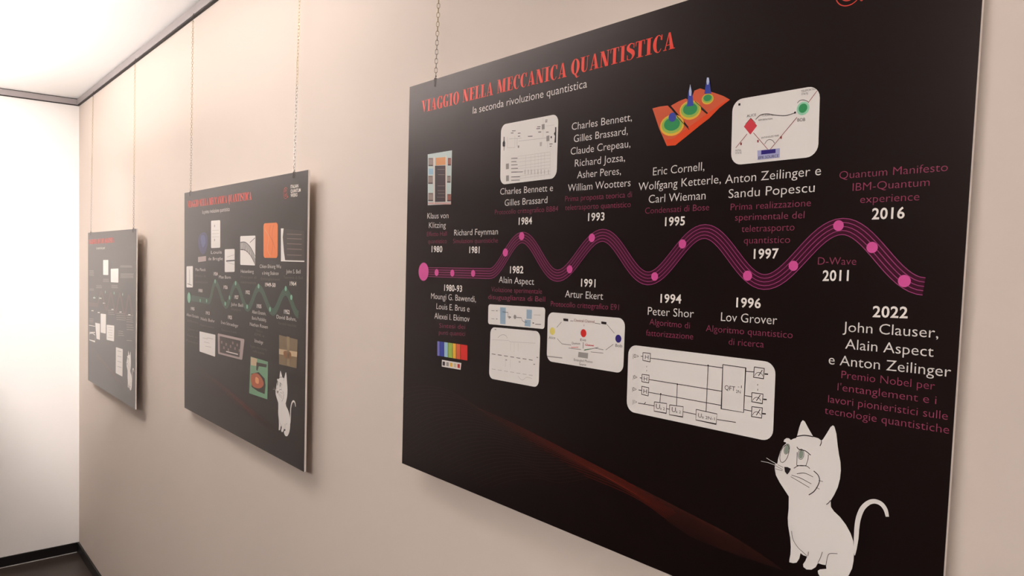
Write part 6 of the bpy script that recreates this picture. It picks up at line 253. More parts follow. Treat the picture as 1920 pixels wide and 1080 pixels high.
[2,"printed_mesh_curve","","","fan of thin dark red curves in the lower left",[["l","ember1",1,[[3.6,616.5],[13.0,602.0],[28.6,597.9],[45.5,594.0],[62.2,590.5],[77.6,588.0],[91.8,586.1],[105.9,584.6],[119.9,583.6],[134.0,583.1],[148.2,583.2],[162.7,584.0],[178.6,585.9],[196.1,588.9],[213.5,592.4],[229.5,595.9],[242.9,598.9],[252.3,600.9]],0.42],["l","ember2",1,[[252.3,600.9],[266.0,602.3],[283.3,603.8],[303.9,605.8],[327.6,608.2],[354.1,611.1],[383.0,614.6],[418.1,619.2],[459.2,624.9],[500.9,630.7],[539.1,636.1],[570.1,640.5],[591.1,643.5]],0.26],["l","ember1",1,[[591.1,643.5],[612.4,646.5],[642.5,650.7],[675.6,655.3],[707.1,659.8],[733.0,663.4],[750.2,665.8]],0.24],["l","ember1",1,[[4.1,626.2],[3.1,625.0],[4.4,613.8],[14.3,610.5],[27.7,606.5],[43.4,602.4],[60.1,598.4],[76.6,595.0],[91.9,592.4],[106.0,590.5],[119.9,589.0],[133.7,588.0],[147.5,587.5],[161.5,587.5],[175.8,588.2],[191.4,589.9],[208.6,592.6],[225.7,595.7],[241.5,598.9],[254.7,601.6],[264.0,603.4]],0.42],["l","ember3",1,[[599.9,645.2],[621.2,648.2],[651.1,652.4],[684.0,657.0],[715.3,661.4],[741.2,665.0],[758.2,667.4]],0.24],["l","ember1",1,[[4.7,636.0],[5.2,634.2],[5.1,631.8],[5.4,628.9],[6.9,625.7],[10.7,622.3],[17.7,618.8],[28.4,615.1],[42.2,611.0],[58.0,606.8],[74.5,602.8],[90.8,599.3],[106.0,596.7],[120.0,594.8],[133.7,593.3],[147.3,592.3],[160.9,591.8],[174.6,591.8],[188.6,592.3],[204.0,593.8],[220.9,596.2],[237.8,599.0],[253.4,601.8],[266.3,604.2],[275.5,605.8]],0.42],["l","ember2",1,[[275.5,605.8],[288.8,607.1],[305.5,608.6],[325.4,610.5],[348.5,612.8],[374.4,615.6],[402.8,618.9],[437.4,623.4],[478.0,628.9],[519.4,634.6],[557.2,639.8],[587.9,644.0],[608.7,646.9]],0.26],["l","ember1",1,[[608.7,646.9],[629.9,649.9],[659.6,654.0],[692.4,658.7],[723.5,663.0],[749.2,666.7],[766.1,669.0]],0.24],["l","ember1",1,[[5.3,645.8],[7.3,643.4],[9.4,640.1],[12.2,636.3],[16.3,632.1],[22.3,627.8],[30.8,623.8],[42.3,619.8],[56.5,615.4],[72.3,611.1],[88.7,607.1],[104.8,603.6],[119.8,600.9],[133.8,599.0],[147.3,597.5],[160.7,596.5],[174.0,596.0],[187.5,596.0],[201.2,596.4],[216.4,597.7],[233.1,599.7],[249.7,602.2],[265.1,604.7],[277.8,606.8],[286.9,608.2]],0.42],["l","ember3",1,[[617.4,648.6],[638.4,651.6],[668.0,655.8],[700.6,660.4],[731.6,664.7],[757.1,668.3],[774.0,670.7]],0.24],["l","ember1",1,[[5.8,655.6],[9.3,652.6],[13.6,648.5],[18.9,643.6],[25.5,638.4],[33.7,633.3],[43.7,628.7],[56.0,624.3],[70.6,619.8],[86.4,615.4],[102.7,611.3],[118.6,607.9],[133.5,605.1],[147.3,603.1],[160.7,601.7],[173.8,600.7],[186.9,600.2],[200.2,600.1],[213.7,600.5],[228.7,601.5],[245.1,603.2],[261.5,605.4],[276.6,607.5],[289.2,609.4],[298.1,610.6]],0.42],["l","ember2",1,[[298.1,610.6],[310.9,611.8],[327.1,613.2],[346.4,614.9],[368.9,617.1],[394.1,619.8],[422.1,623.1],[456.2,627.4],[496.5,632.8],[537.5,638.3],[574.9,643.4],[605.4,647.5],[625.9,650.3]],0.26],["l","ember1",1,[[625.9,650.3],[646.8,653.3],[676.3,657.5],[708.7,662.1],[739.5,666.5],[764.9,670.1],[781.7,672.5]],0.24],["l","ember1",1,[[6.4,665.4],[11.4,661.7],[17.8,656.7],[25.6,650.9],[34.7,644.7],[45.0,638.8],[56.4,633.5],[69.6,628.8],[84.4,624.1],[100.3,619.6],[116.4,615.5],[132.2,612.0],[147.0,609.3],[160.7,607.2],[173.9,605.8],[186.8,604.8],[199.7,604.3],[212.7,604.2],[226.0,604.5],[240.8,605.2],[256.9,606.7],[273.1,608.5],[288.0,610.3],[300.4,611.9],[309.1,612.9]],0.42],["l","ember3",1,[[634.4,652.1],[655.2,655.1],[684.4,659.3],[716.7,663.9],[747.4,668.3],[772.6,671.9],[789.3,674.3]],0.24],["l","ember1",1,[[7.0,675.1],[13.5,670.9],[22.1,665.0],[32.3,658.1],[43.8,651.0],[56.2,644.1],[69.0,638.3],[82.9,633.2],[98.1,628.3],[114.0,623.7],[130.0,619.6],[145.6,616.1],[160.2,613.3],[173.9,611.3],[186.9,609.8],[199.6,608.9],[212.2,608.4],[225.0,608.3],[238.1,608.4],[252.7,609.0],[268.6,610.1],[284.5,611.6],[299.2,613.1],[311.4,614.3],[320.1,615.2]],0.42],["l","ember2",1,[[320.1,615.2],[332.5,616.3],[348.1,617.6],[366.9,619.2],[388.7,621.3],[413.4,623.8],[440.8,627.0],[474.6,631.3],[514.4,636.5],[555.0,642.0],[592.1,647.0],[622.3,651.1],[642.7,653.9]],0.26],["l","ember1",1,[[642.7,653.9],[663.4,656.9],[692.5,661.1],[724.6,665.8],[755.1,670.2],[780.3,673.8],[796.8,676.3]],0.24],["l","ember1",1,[[7.5,684.9],[15.6,680.0],[26.3,673.2],[38.9,665.3],[52.8,657.1],[67.2,649.4],[81.4,643.0],[96.0,637.5],[111.6,632.4],[127.5,627.8],[143.4,623.7],[158.8,620.2],[173.3,617.3],[186.8,615.2],[199.7,613.8],[212.2,612.9],[224.6,612.4],[237.2,612.3],[250.1,612.2],[264.4,612.6],[280.1,613.5],[295.8,614.6],[310.3,615.8],[322.3,616.8],[330.8,617.5]],0.42],["l","ember3",1,[[650.9,655.7],[671.6,658.7],[700.5,663.0],[732.5,667.7],[762.8,672.1],[787.8,675.8],[804.3,678.3]],0.24],["l","ember1",1,[[8.1,694.7],[17.6,689.1],[30.4,681.4],[45.5,672.5],[61.7,663.3],[78.1,654.7],[93.7,647.6],[109.0,641.8],[124.8,636.5],[140.8,631.8],[156.5,627.7],[171.8,624.2],[186.2,621.3],[199.6,619.2],[212.4,617.7],[224.7,616.9],[236.9,616.4],[249.2,616.2],[261.9,616.1],[276.0,616.2],[291.5,616.8],[306.9,617.6],[321.2,618.5],[333.0,619.2],[341.4,619.7]],0.42],["l","ember2",1,[[341.4,619.7],[353.5,620.7],[368.7,621.9],[386.8,623.3],[408.0,625.2],[432.2,627.6],[459.2,630.7],[492.5,634.9],[532.0,640.2],[572.2,645.6],[609.0,650.7],[638.9,654.8],[659.1,657.5]],0.26],["l","ember1",1,[[659.1,657.5],[679.6,660.6],[708.4,664.9],[740.2,669.7],[770.4,674.2],[795.2,677.9],[811.6,680.4]],0.24],["l","ember1",1,[[8.7,704.4],[19.7,698.2],[34.6,689.6],[52.0,679.6],[70.5,669.3],[88.9,659.9],[105.8,652.2],[121.8,646.1],[137.9,640.6],[153.9,635.8],[169.5,631.6],[184.6,628.1],[198.9,625.2],[212.2,623.0],[224.8,621.6],[236.9,620.8],[248.9,620.3],[261.0,620.0],[273.5,619.8],[287.4,619.8],[302.7,620.1],[317.9,620.6],[332.0,621.1],[343.7,621.6],[351.9,621.9]],0.42],["l","ember3",1,[[667.1,659.5],[687.5,662.6],[716.2,666.9],[747.8,671.8],[777.8,676.3],[802.6,680.1],[818.9,682.6]],0.24],["l","ember1",1,[[9.2,714.2],[21.7,707.3],[38.8,697.7],[58.5,686.6],[79.3,675.3],[99.5,665.0],[117.7,656.7],[134.4,650.2],[150.8,644.6],[166.8,639.7],[182.3,635.5],[197.2,632.0],[211.4,629.0],[224.7,626.8],[237.1,625.4],[249.0,624.6],[260.8,624.1],[272.7,623.9],[285.0,623.5],[298.7,623.3],[313.7,623.3],[328.8,623.5],[342.6,623.7],[354.1,623.9],[362.3,624.1]],0.42],["l","ember2",1,[[362.3,624.1],[374.0,625.0],[388.7,625.9],[406.3,627.2],[426.9,628.9],[450.5,631.2],[477.1,634.2],[510.0,638.4],[549.1,643.7],[588.9,649.3],[625.4,654.4],[655.1,658.7],[675.1,661.5]],0.26],["l","ember1",1,[[675.1,661.5],[695.4,664.6],[723.9,669.0],[755.4,673.9],[785.2,678.6],[809.9,682.4],[826.1,684.9]],0.24],["l","ember1",1,[[9.8,724.0],[23.8,716.4],[42.9,705.8],[65.0,693.6],[88.0,681.3],[110.1,670.1],[129.5,661.2],[146.8,654.3],[163.5,648.5],[179.5,643.5],[194.9,639.3],[209.7,635.8],[223.7,632.8],[236.9,630.6],[249.2,629.2],[260.9,628.4],[272.5,627.9],[284.2,627.6],[296.3,627.2],[309.8,626.8],[324.6,626.5],[339.4,626.4],[353.1,626.3],[364.5,626.3],[372.5,626.2]],0.42],["l","ember3",1,[[681.1,663.2],[701.2,666.4],[729.4,670.9],[760.4,675.8],[790.0,680.5],[814.3,684.4],[830.4,686.9]],0.24],["l","ember1",1,[[10.4,733.7],[25.8,725.4],[47.0,713.8],[71.4,700.6],[96.6,687.2],[120.5,675.1],[141.2,665.6],[159.1,658.4],[176.0,652.4],[192.1,647.3],[207.4,643.1],[221.9,639.6],[235.9,636.6],[249.0,634.3],[261.1,632.9],[272.7,632.1],[284.1,631.7],[295.5,631.3],[307.5,630.8],[320.8,630.2],[335.4,629.7],[350.0,629.2],[363.4,628.8],[374.7,628.6],[382.6,628.3]],0.42],["l","ember2",1,[[382.6,628.3],[394.2,629.1],[408.7,630.0],[426.2,631.0],[446.4,632.5],[469.3,634.6],[494.5,637.5],[525.4,641.5],[561.9,646.6],[599.2,652.0],[633.3,657.0],[661.1,661.2],[679.9,663.9]],0.26],["l","ember1",1,[[679.9,663.9],[699.1,667.0],[726.1,671.4],[756.0,676.2],[784.4,680.9],[807.9,684.7],[823.4,687.2]],0.24],["l","ember1",1,[[27.9,734.5],[51.1,721.8],[77.7,707.5],[105.1,693.1],[130.8,680.1],[152.7,670.0],[171.2,662.4],[188.4,656.2],[204.5,651.1],[219.6,646.8],[234.0,643.3],[247.9,640.2],[260.9,637.9],[272.9,636.6],[284.3,635.8],[295.5,635.4],[306.7,635.0],[318.5,634.4],[331.7,633.6],[346.0,632.8],[360.4,632.0],[373.7,631.4],[384.7,630.8],[392.6,630.4]],0.42],["l","ember3",1,[[678.7,664.6],[697.0,667.7],[722.9,672.0],[751.5,676.7],[778.8,681.2],[801.4,685.0],[816.3,687.5]],0.24],["l","ember1",1,[[55.2,729.8],[84.1,714.3],[113.5,698.8],[141.0,685.0],[164.0,674.3],[183.2,666.4],[200.6,660.0],[216.7,654.7],[231.7,650.5],[246.0,646.9],[259.7,643.9],[272.7,641.5],[284.5,640.2],[295.7,639.4],[306.7,639.0],[317.8,638.6],[329.4,637.9],[342.3,636.9],[356.5,635.8],[370.7,634.8],[383.8,633.8],[394.7,633.1],[402.4,632.5]],0.42],["l","ember2",1,[[402.4,632.5],[413.9,633.2],[428.7,633.9],[446.3,634.8],[466.2,636.1],[488.1,638.0],[511.6,640.5],[539.5,644.3],[572.0,649.0],[605.2,654.1],[635.6,658.8],[660.5,662.7],[677.5,665.3]],0.26],["l","ember1",1,[[677.5,665.3],[694.9,668.3],[719.6,672.5],[746.9,677.2],[773.1,681.6],[794.8,685.3],[809.1,687.8]],0.24],["l","ember1",1,[[59.3,737.8],[90.3,721.2],[121.9,704.6],[151.0,689.9],[175.2,678.5],[194.9,670.3],[212.6,663.7],[228.7,658.4],[243.6,654.1],[257.8,650.5],[271.4,647.4],[284.2,645.1],[296.0,643.7],[307.0,643.0],[317.8,642.6],[328.7,642.2],[340.1,641.4],[352.9,640.2],[366.9,638.9],[380.9,637.5],[393.7,636.3],[404.5,635.3],[412.1,634.5]],0.42],["l","ember3",1,[[676.3,666.1],[692.9,669.0],[716.3,673.1],[742.4,677.7],[767.3,682.0],[788.1,685.7],[801.9,688.1]],0.24],["l","ember1",1,[[96.6,727.9],[130.2,710.3],[161.0,694.7],[186.3,682.7],[206.6,674.1],[224.5,667.3],[240.6,662.0],[255.4,657.7],[269.4,654.1],[282.9,651.0],[295.7,648.6],[307.3,647.2],[318.1,646.6],[328.7,646.2],[339.5,645.7],[350.7,644.8],[363.3,643.4],[377.1,641.8],[390.9,640.2],[403.6,638.7],[414.2,637.4],[421.7,636.5]],0.42],["l","ember2",1,[[421.7,636.5],[433.2,637.1],[448.1,637.7],[465.8,638.4],[485.5,639.5],[506.5,641.1],[528.2,643.4],[553.2,646.9],[582.0,651.3],[611.2,656.1],[638.0,660.6],[660.0,664.4],[675.1,666.9]],0.26],["l","ember1",1,[[675.1,666.9],[690.8,669.7],[713.0,673.7],[737.7,678.2],[761.5,682.4],[781.3,686.0],[794.5,688.4]],0.24],["l","ember1",1,[[102.8,734.7],[138.4,715.9],[170.9,699.4],[197.2,686.8],[218.0,677.9],[236.2,670.9],[252.3,665.5],[267.0,661.2],[280.8,657.6],[294.3,654.5],[306.9,652.0],[318.4,650.7],[329.1,650.0],[339.5,649.7],[350.1,649.2],[361.1,648.2],[373.6,646.6],[387.2,644.8],[400.8,642.9],[413.3,641.1],[423.7,639.6],[431.2,638.5]],0.42],["l","ember3",1,[[673.9,667.7],[688.7,670.4],[709.7,674.3],[733.1,678.7],[755.7,682.8],[774.5,686.3],[787.1,688.7]],0.24],["l","ember1",1,[[109.0,741.4],[146.6,721.5],[180.6,704.1],[208.0,690.9],[229.4,681.7],[247.7,674.5],[263.9,669.0],[278.4,664.7],[292.1,661.1],[305.5,657.9],[318.1,655.4],[329.4,654.1],[339.9,653.5],[350.2,653.1],[360.6,652.6],[371.5,651.5],[383.7,649.8],[397.1,647.7],[410.5,645.5],[422.9,643.5],[433.2,641.7],[440.5,640.5]],0.42],["l","ember2",1,[[440.5,640.5],[452.0,640.9],[467.1,641.3],[484.8,641.8],[504.2,642.7],[524.3,644.1],[544.4,646.1],[566.7,649.4],[591.8,653.6],[617.1,658.1],[640.3,662.5],[659.4,666.1],[672.7,668.5]],0.26],["l","ember1",1,[[672.7,668.5],[686.6,671.2],[706.3,674.9],[728.4,679.2],[749.8,683.2],[767.6,686.6],[779.5,688.9]],0.24],["l","ember1",1,[[154.7,727.1],[190.3,708.8],[218.7,695.0],[240.6,685.4],[259.1,678.0],[275.3,672.4],[289.7,668.1],[303.3,664.5],[316.5,661.3],[329.0,658.8],[340.2,657.5],[350.6,656.9],[360.7,656.5],[370.9,656.0],[381.6,654.8],[393.7,652.9],[407.0,650.6],[420.2,648.1],[432.4,645.8],[442.5,643.8],[449.7,642.4]],0.42],["l","ember3",1,[[671.5,669.4],[684.4,671.9],[702.9,675.6],[723.7,679.6],[743.8,683.6],[760.6,686.9],[771.8,689.1]],0.24],["l","ember1",1,[[162.7,732.6],[199.8,713.4],[229.2,699.0],[251.6,689.0],[270.4,681.5],[286.5,675.8],[300.9,671.5],[314.3,667.9],[327.4,664.6],[339.9,662.1],[350.9,660.8],[361.2,660.2],[371.1,659.9],[381.1,659.3],[391.7,658.1],[403.6,656.0],[416.7,653.4],[429.7,650.7],[441.7,648.1],[451.8,645.9],[458.9,644.4]],0.42],["l","ember2",1,[[458.9,644.4],[470.3,644.6],[485.6,644.8],[503.3,645.1],[522.5,645.7],[541.8,646.8],[560.3,648.7],[579.9,651.7],[601.4,655.7],[622.9,660.1],[642.6,664.3],[658.9,667.8],[670.2,670.2]],0.26],["l","ember1",1,[[670.2,670.2],[682.3,672.7],[699.6,676.2],[718.9,680.1],[737.7,683.9],[753.5,687.1],[764.1,689.3]],0.24],["l","ember1",1,[[170.6,738.0],[209.3,717.9],[239.6,702.9],[262.5,692.6],[281.5,684.9],[297.6,679.2],[311.9,674.8],[325.1,671.2],[338.2,667.9],[350.5,665.4],[361.5,664.1],[371.6,663.5],[381.3,663.2],[391.2,662.6],[401.6,661.3],[413.4,659.0],[426.2,656.2],[439.1,653.2],[451.0,650.4],[460.9,647.9],[467.9,646.3]],0.42],["l","ember3",1,[[669.0,671.1],[680.2,673.4],[696.2,676.8],[714.1,680.6],[731.6,684.2],[746.3,687.3],[756.2,689.4]],0.24],["l","ember1",1,[[218.6,722.4],[249.9,706.8],[273.3,696.2],[292.4,688.3],[308.6,682.5],[322.7,678.1],[335.8,674.5],[348.8,671.2],[361.1,668.6],[371.9,667.3],[381.9,666.8],[391.5,666.5],[401.1,665.8],[411.4,664.4],[423.0,662.0],[435.7,659.0],[448.4,655.7],[460.1,652.6],[469.9,650.0],[476.8,648.1]],0.42],["l","ember2",1,[[476.8,648.1],[488.2,648.4],[503.6,648.5],[521.4,648.8],[540.3,649.3],[558.8,650.4],[575.9,652.1],[592.9,654.8],[611.0,658.5],[628.8,662.6],[645.0,666.5],[658.3,669.8],[667.8,672.0]],0.26],["l","ember1",1,[[667.8,672.0],[678.1,674.2],[692.7,677.4],[709.3,681.0],[725.5,684.5],[739.1,687.4],[748.2,689.4]],0.24],["l","ember1",1,[[227.8,726.9],[260.1,710.6],[283.9,699.7],[303.2,691.7],[319.4,685.8],[333.4,681.3],[346.4,677.8],[359.3,674.4],[371.5,671.8],[382.2,670.5],[392.0,670.0],[401.4,669.7],[411.0,669.1],[421.1,667.6],[432.5,665.0],[445.1,661.7],[457.6,658.2],[469.1,654.8],[478.8,652.0],[485.6,650.0]],0.42],["l","ember3",1,[[666.6,672.9],[675.9,675.0],[689.3,678.0],[704.4,681.4],[719.2,684.7],[731.7,687.5],[740.1,689.4]],0.24],["l","ember1",1,[[237.0,731.3],[270.1,714.5],[294.4,703.2],[313.9,695.0],[330.0,689.0],[344.0,684.6],[356.9,681.0],[369.6,677.6],[381.8,675.0],[392.4,673.7],[402.0,673.2],[411.3,672.9],[420.7,672.2],[430.6,670.7],[442.0,667.9],[454.3,664.4],[466.7,660.6],[478.0,657.0],[487.6,653.9],[494.3,651.8]],0.42],["l","ember2",1,[[494.3,651.8],[505.7,652.2],[521.2,652.6],[539.1,653.1],[557.8,653.9],[575.6,655.0],[591.2,656.7],[605.7,659.1],[620.5,662.2],[634.6,665.7],[647.3,669.1],[657.8,671.9],[665.4,673.8]],0.26],["l","ember1",1,[[665.4,673.8],[673.8,675.8],[685.8,678.6],[699.5,681.7],[712.9,684.8],[724.3,687.5],[731.9,689.2]],0.24],["l","ember1",1,[[246.0,735.6],[280.1,718.2],[304.7,706.6],[324.4,698.2],[340.6,692.2],[354.4,687.7],[367.2,684.1],[379.9,680.7],[391.9,678.1],[402.4,676.8],[411.9,676.3],[421.0,676.1],[430.3,675.4],[440.1,673.7],[451.2,670.8],[463.4,667.1],[475.6,663.1],[486.9,659.2],[496.2,655.9],[502.9,653.6]],0.42],["l","ember3",1,[[664.2,674.8],[671.6,676.5],[682.3,679.1],[694.6,682.0],[706.5,684.9],[716.7,687.3],[723.6,689.0]],0.24],["l","ember1",1,[[255.0,739.9],[289.9,721.9],[315.0,710.0],[334.8,701.4],[350.9,695.3],[364.7,690.8],[377.3,687.2],[389.9,683.8],[401.9,681.1],[412.3,679.9],[421.7,679.4],[430.6,679.2],[439.7,678.5],[449.4,676.7],[460.4,673.7],[472.4,669.7],[484.5,665.4],[495.6,661.3],[504.8,657.8],[511.4,655.4]],0.42],["l","ember2",1,[[511.4,655.4],[522.7,656.0],[538.4,656.8],[556.4,657.7],[574.8,658.8],[591.9,660.1],[606.1,661.7],[618.3,663.7],[629.8,666.3],[640.4,669.2],[649.7,671.9],[657.3,674.1],[662.9,675.7]],0.26],["l","ember1",1,[[662.9,675.7],[669.4,677.3],[678.8,679.6],[689.6,682.3],[700.1,684.9],[709.1,687.1],[715.1,688.6]],0.24],["l","ember1",1,[[299.6,725.6],[325.1,713.3],[345.1,704.6],[361.2,698.4],[374.9,693.9],[387.4,690.3],[399.9,686.9],[411.8,684.2],[422.1,682.9],[431.3,682.5],[440.1,682.2],[449.1,681.5],[458.6,679.7],[469.5,676.5],[481.4,672.3],[493.2,667.8],[504.2,663.4],[513.3,659.7],[519.8,657.2]],0.42],["l","ember3",1,[[661.7,676.7],[667.3,678.1],[675.3,680.2],[684.5,682.5],[693.6,684.8],[701.3,686.8],[706.5,688.1]],0.24]]],
[1,"printed_picture","","","blue mottled portrait shape",[["s","denim",1,[[172.8,143.5],[218.5,138.5],[244.1,149.5],[247.6,178.4],[227.2,202.5],[197.1,211.3],[162.8,192.6],[149.7,165.3]]],["s","sky2",2,[[177.6,153.4],[214.2,149.1],[226.7,173.4],[196.7,187.8]]]]],
[1,"printed_picture","","","tiny pale picture under the blue portrait",[["r","taupe3",1,[[150.7,219.9],[233.5,216.0],[233.8,232.4],[151.1,237.2]],0]]],
[1,"diagram_card","","upright w","upright white card with two grey spots",[["r","white",1,[[281.2,102.7],[368.3,103.6],[370.0,189.4],[282.9,190.5]],5]]],
[1,"diagram_print","upright w","","",[["d","grey",2,[315.9,120.2],4.23],["d","grey",2,[316.7,164.8],4.23],["l","lgrey",2,[[291.9,133.8],[358.0,134.3]],1.2],["l","lgrey",2,[[292.1,144.6],[358.2,144.9]],1.2],["l","lgrey",2,[[292.3,155.1],[358.4,155.1]],1.2]]],
[1,"diagram_card","","white car","white card crossed by a dark bar",[["r","white",1,[[410.5,194.6],[496.9,193.4],[498.3,262.0],[411.9,264.8]],5]]],
[1,"diagram_print","white car","","",[["l","ink",2,[[424.5,230.5],[497.6,227.9]],4],["l","grey",2,[[430.8,218.2],[494.8,211.1]],1],["l","grey",2,[[431.1,234.0],[495.4,239.9]],1]]],
[1,"diagram_card","","white car","white card with dark crossing arcs",[["r","white",1,[[542.9,156.1],[662.3,156.3],[662.0,240.5],[544.7,240.5]],5]]],
[1,"diagram_print","white car","","",[["p","grey",2,[[544.5,175.3],[579.2,174.7],[620.1,185.3],[645.5,203.0],[662.7,222.2],[663.0,235.5],[641.4,222.3],[618.3,209.0],[585.6,198.8],[544.9,195.3]]],["c","ink",3,[[544.5,174.4],[585.1,174.8],[625.9,189.5],[661.4,214.7]],2.5],["c","ink",3,[[545.0,195.7],[585.6,197.9],[626.4,212.7],[661.9,237.6]],2.5],["l","ink",3,[[619.9,175.9],[660.3,162.6]],2],["l","white",4,[[559.0,177.1],[557.0,193.6]],1.5],["l","white",4,[[575.8,183.3],[573.8,200.5]],1.5],["l","white",4,[[592.4,189.4],[590.5,207.3]],1.5],["l","white",4,[[608.8,195.4],[606.9,214.1]],1.5],["l","white",4,[[625.0,201.3],[623.2,220.8]],1.5]]],
[1,"diagram_card","","narrow wh","narrow white card at the left edge",[["r","white",1,[[23.7,253.2],[95.3,251.0],[96.5,323.8],[24.9,326.5]],5]]],
[1,"diagram_print","narrow wh","","",[["l","grey",2,[[57.6,263.9],[61.8,314.8]],4],["l","ink",2,[[34.9,313.2],[85.0,316.6]],2]]],
[1,"printed_picture","","","orange rounded picture",[["r","tangerine",1,[[720.2,123.9],[818.4,124.4],[819.7,218.5],[722.4,218.4]],10],["c","apricot",2,[[731.2,141.2],[758.8,161.9],[749.2,194.0],[772.4,214.1]],3],["c","rustdark2",2,[[790.7,130.7],[781.3,162.3],[802.2,194.1]],1.5],["c","rustdark2",2,[[770.4,130.2],[762.8,154.0],[786.8,178.2],[778.4,210.0]],1.5]]],
[1,"printed_picture","","","dark picture with a white left and lower border",[["r","umber2",1,[[840.3,140.6],[984.7,149.9],[986.6,227.6],[842.3,226.1]],0],["p","white",2,[[840.3,140.6],[857.6,141.0],[852.4,163.3],[861.0,202.0],[869.1,223.6],[986.6,223.9],[986.6,226.9],[842.3,226.9]]],["l","taupe2",2,[[878.8,156.0],[969.4,159.1]],1.5],["l","taupe2",2,[[879.1,167.5],[969.6,170.2]],1.5],["l","taupe2",2,[[879.4,180.9],[970.0,183.1]],1.5],["l","taupe2",2,[[879.7,194.3],[970.3,196.0]],1.5],["l","taupe2",2,[[880.1,209.7],[970.6,210.8]],1.5]]],
[1,"diagram_card","","blank whi","blank white card low on the left",[["r","white",1,[[170.9,467.5],[329.7,465.5],[328.2,535.6],[172.2,535.0]],3]]],
[1,"diagram_print","blank whi","","",[["l","grey",2,[[202.2,486.5],[254.9,485.6]],1.0],["l","grey",2,[[217.7,498.8],[272.8,497.4]],1.0],["l","grey",2,[[233.0,511.0],[290.5,509.1]],1.0],["l","grey",2,[[247.4,482.4],[307.2,480.8]],1.0]]],
[1,"printed_picture","","","grey photo with a pale frame",[["r","taupe3",1,[[352.0,458.9],[584.1,456.2],[566.3,518.8],[356.0,523.1]],6],["r","umber2",2,[[370.0,465.7],[553.1,463.5],[544.4,513.4],[372.4,516.7]],4],["p","taupe2",3,[[382.6,479.4],[396.2,479.1],[396.3,487.4],[382.8,487.8]]],["p","taupe2",3,[[403.2,494.6],[416.6,494.1],[416.8,502.4],[403.4,502.8]]],["p","taupe2",3,[[423.0,482.1],[436.2,481.7],[436.3,489.9],[423.2,490.3]]],["p","taupe2",3,[[443.0,497.0],[456.1,496.5],[456.2,504.7],[443.2,505.1]]],["p","taupe2",3,[[462.3,484.6],[475.1,484.3],[475.3,492.3],[462.5,492.7]]],["p","taupe2",3,[[481.3,472.4],[493.9,472.1],[494.1,480.2],[481.4,480.5]]],["p","taupe2",3,[[500.5,487.1],[513.1,486.7],[513.2,494.7],[500.7,495.1]]],["p","taupe2",3,[[519.0,475.1],[531.4,474.7],[531.5,482.7],[519.2,483.0]]],["p","taupe2",3,[[537.8,489.5],[550.0,489.1],[550.2,497.0],[538.0,497.4]]],["l","white",3,[[430.1,507.9],[532.0,506.0]],3]]],
[1,"printed_picture","","","green bordered picture with an orange glow",[["r","seafoam",1,[[632.8,501.0],[760.4,501.6],[758.6,605.0],[623.6,608.1]],0],["p","umber2",2,[[639.5,549.5],[695.1,538.2],[738.4,550.4],[745.2,567.9],[739.4,593.3],[690.9,593.0],[642.6,587.4]]],["s","burnt",3,[[639.6,553.8],[684.2,543.0],[722.6,554.5],[730.4,569.9],[696.1,583.9],[645.9,581.8]]],["s","apricot",4,[[673.4,554.8],[695.5,557.3],[693.7,570.9],[671.5,569.8]]],["p","umber2",3,[[678.0,512.4],[753.3,509.7],[750.3,518.2],[694.7,521.6],[686.3,536.4],[676.3,533.5]]],["p","sand2",2,[[635.1,502.5],[683.3,502.1],[678.3,522.8],[635.6,525.8]]]]],
[1,"printed_picture","","","blurred olive and brown plaid picture",[["r","olive",1,[[834.3,421.4],[951.2,423.1],[946.7,496.5],[836.1,499.1]],0],["p","sand2",2,[[835.1,458.6],[950.1,454.4],[948.7,467.7],[835.5,472.4]]],["s","burnt2",3,[[867.1,461.2],[909.4,459.8],[909.8,475.8],[872.3,476.2]]],["p","olive2",3,[[885.1,420.7],[902.0,420.8],[903.8,495.7],[887.0,496.1]]]]],
[2,"diagram_card","","slim white c","slim white card in the upper half",[["r","white",1,[[364.5,133.3],[477.2,132.2],[478.6,202.9],[365.9,204.1]],5]]],
[2,"diagram_card","","squarer whit","squarer white card in the upper half",[["r","white",1,[[528.6,172.8],[683.9,168.9],[683.5,232.0],[531.6,234.5]],5]]],
[2,"diagram_card","","tall white c","tall white card in the lower half",[["r","white",1,[[313.5,392.4],[431.9,387.9],[429.2,479.8],[315.2,484.2]],5]]],
[2,"diagram_card","","squarish whi","squarish white card in the lower half",[["r","white",1,[[446.4,436.8],[606.9,428.7],[602.0,500.8],[447.8,507.6]],5]]],
[2,"diagram_print","squarish whi","","",[["l","grey",2,[[475.7,446.8],[573.4,441.7]],1.5],["l","grey",2,[[493.6,457.0],[573.6,453.1]],1.5],["l","grey",2,[[476.1,470.1],[573.8,464.4]],1.5],["l","grey",2,[[494.1,480.2],[574.1,475.8]],1.5],["l","grey",2,[[476.6,493.3],[574.3,487.2]],1.5]]],
[2,"diagram_card","","tallest whit","tallest white card near the bottom",[["r","white",1,[[642.0,522.9],[773.8,519.1],[770.5,639.9],[640.2,640.2]],5]]],
[2,"diagram_print","tallest whit","","",[["l","grey",2,[[668.9,536.5],[748.8,533.9]],2],["l","grey",2,[[669.4,559.7],[749.3,556.7]],2],["l","grey",2,[[669.9,583.0],[749.7,579.5]],2],["l","grey",2,[[670.3,606.2],[750.2,602.3]],2]]],
[2,"diagram_card","","tilted white","tilted white card overlapping grey ones",[["r","white",1,[[184.5,445.8],[297.7,442.8],[294.3,521.3],[218.5,523.0]],0]]],
[2,"printed_picture","","","outlined grey picture at the left edge",[["l","white",2,[[28.6,470.4],[184.8,463.9],[180.4,495.3],[40.0,505.2],[28.6,470.4]],3]]],
[2,"printed_picture","","","lower outlined grey picture at the left edge",[["l","white",2,[[40.1,512.1],[116.5,503.2],[185.6,507.8],[181.2,540.3],[40.7,544.1],[40.1,512.1]],4]]],
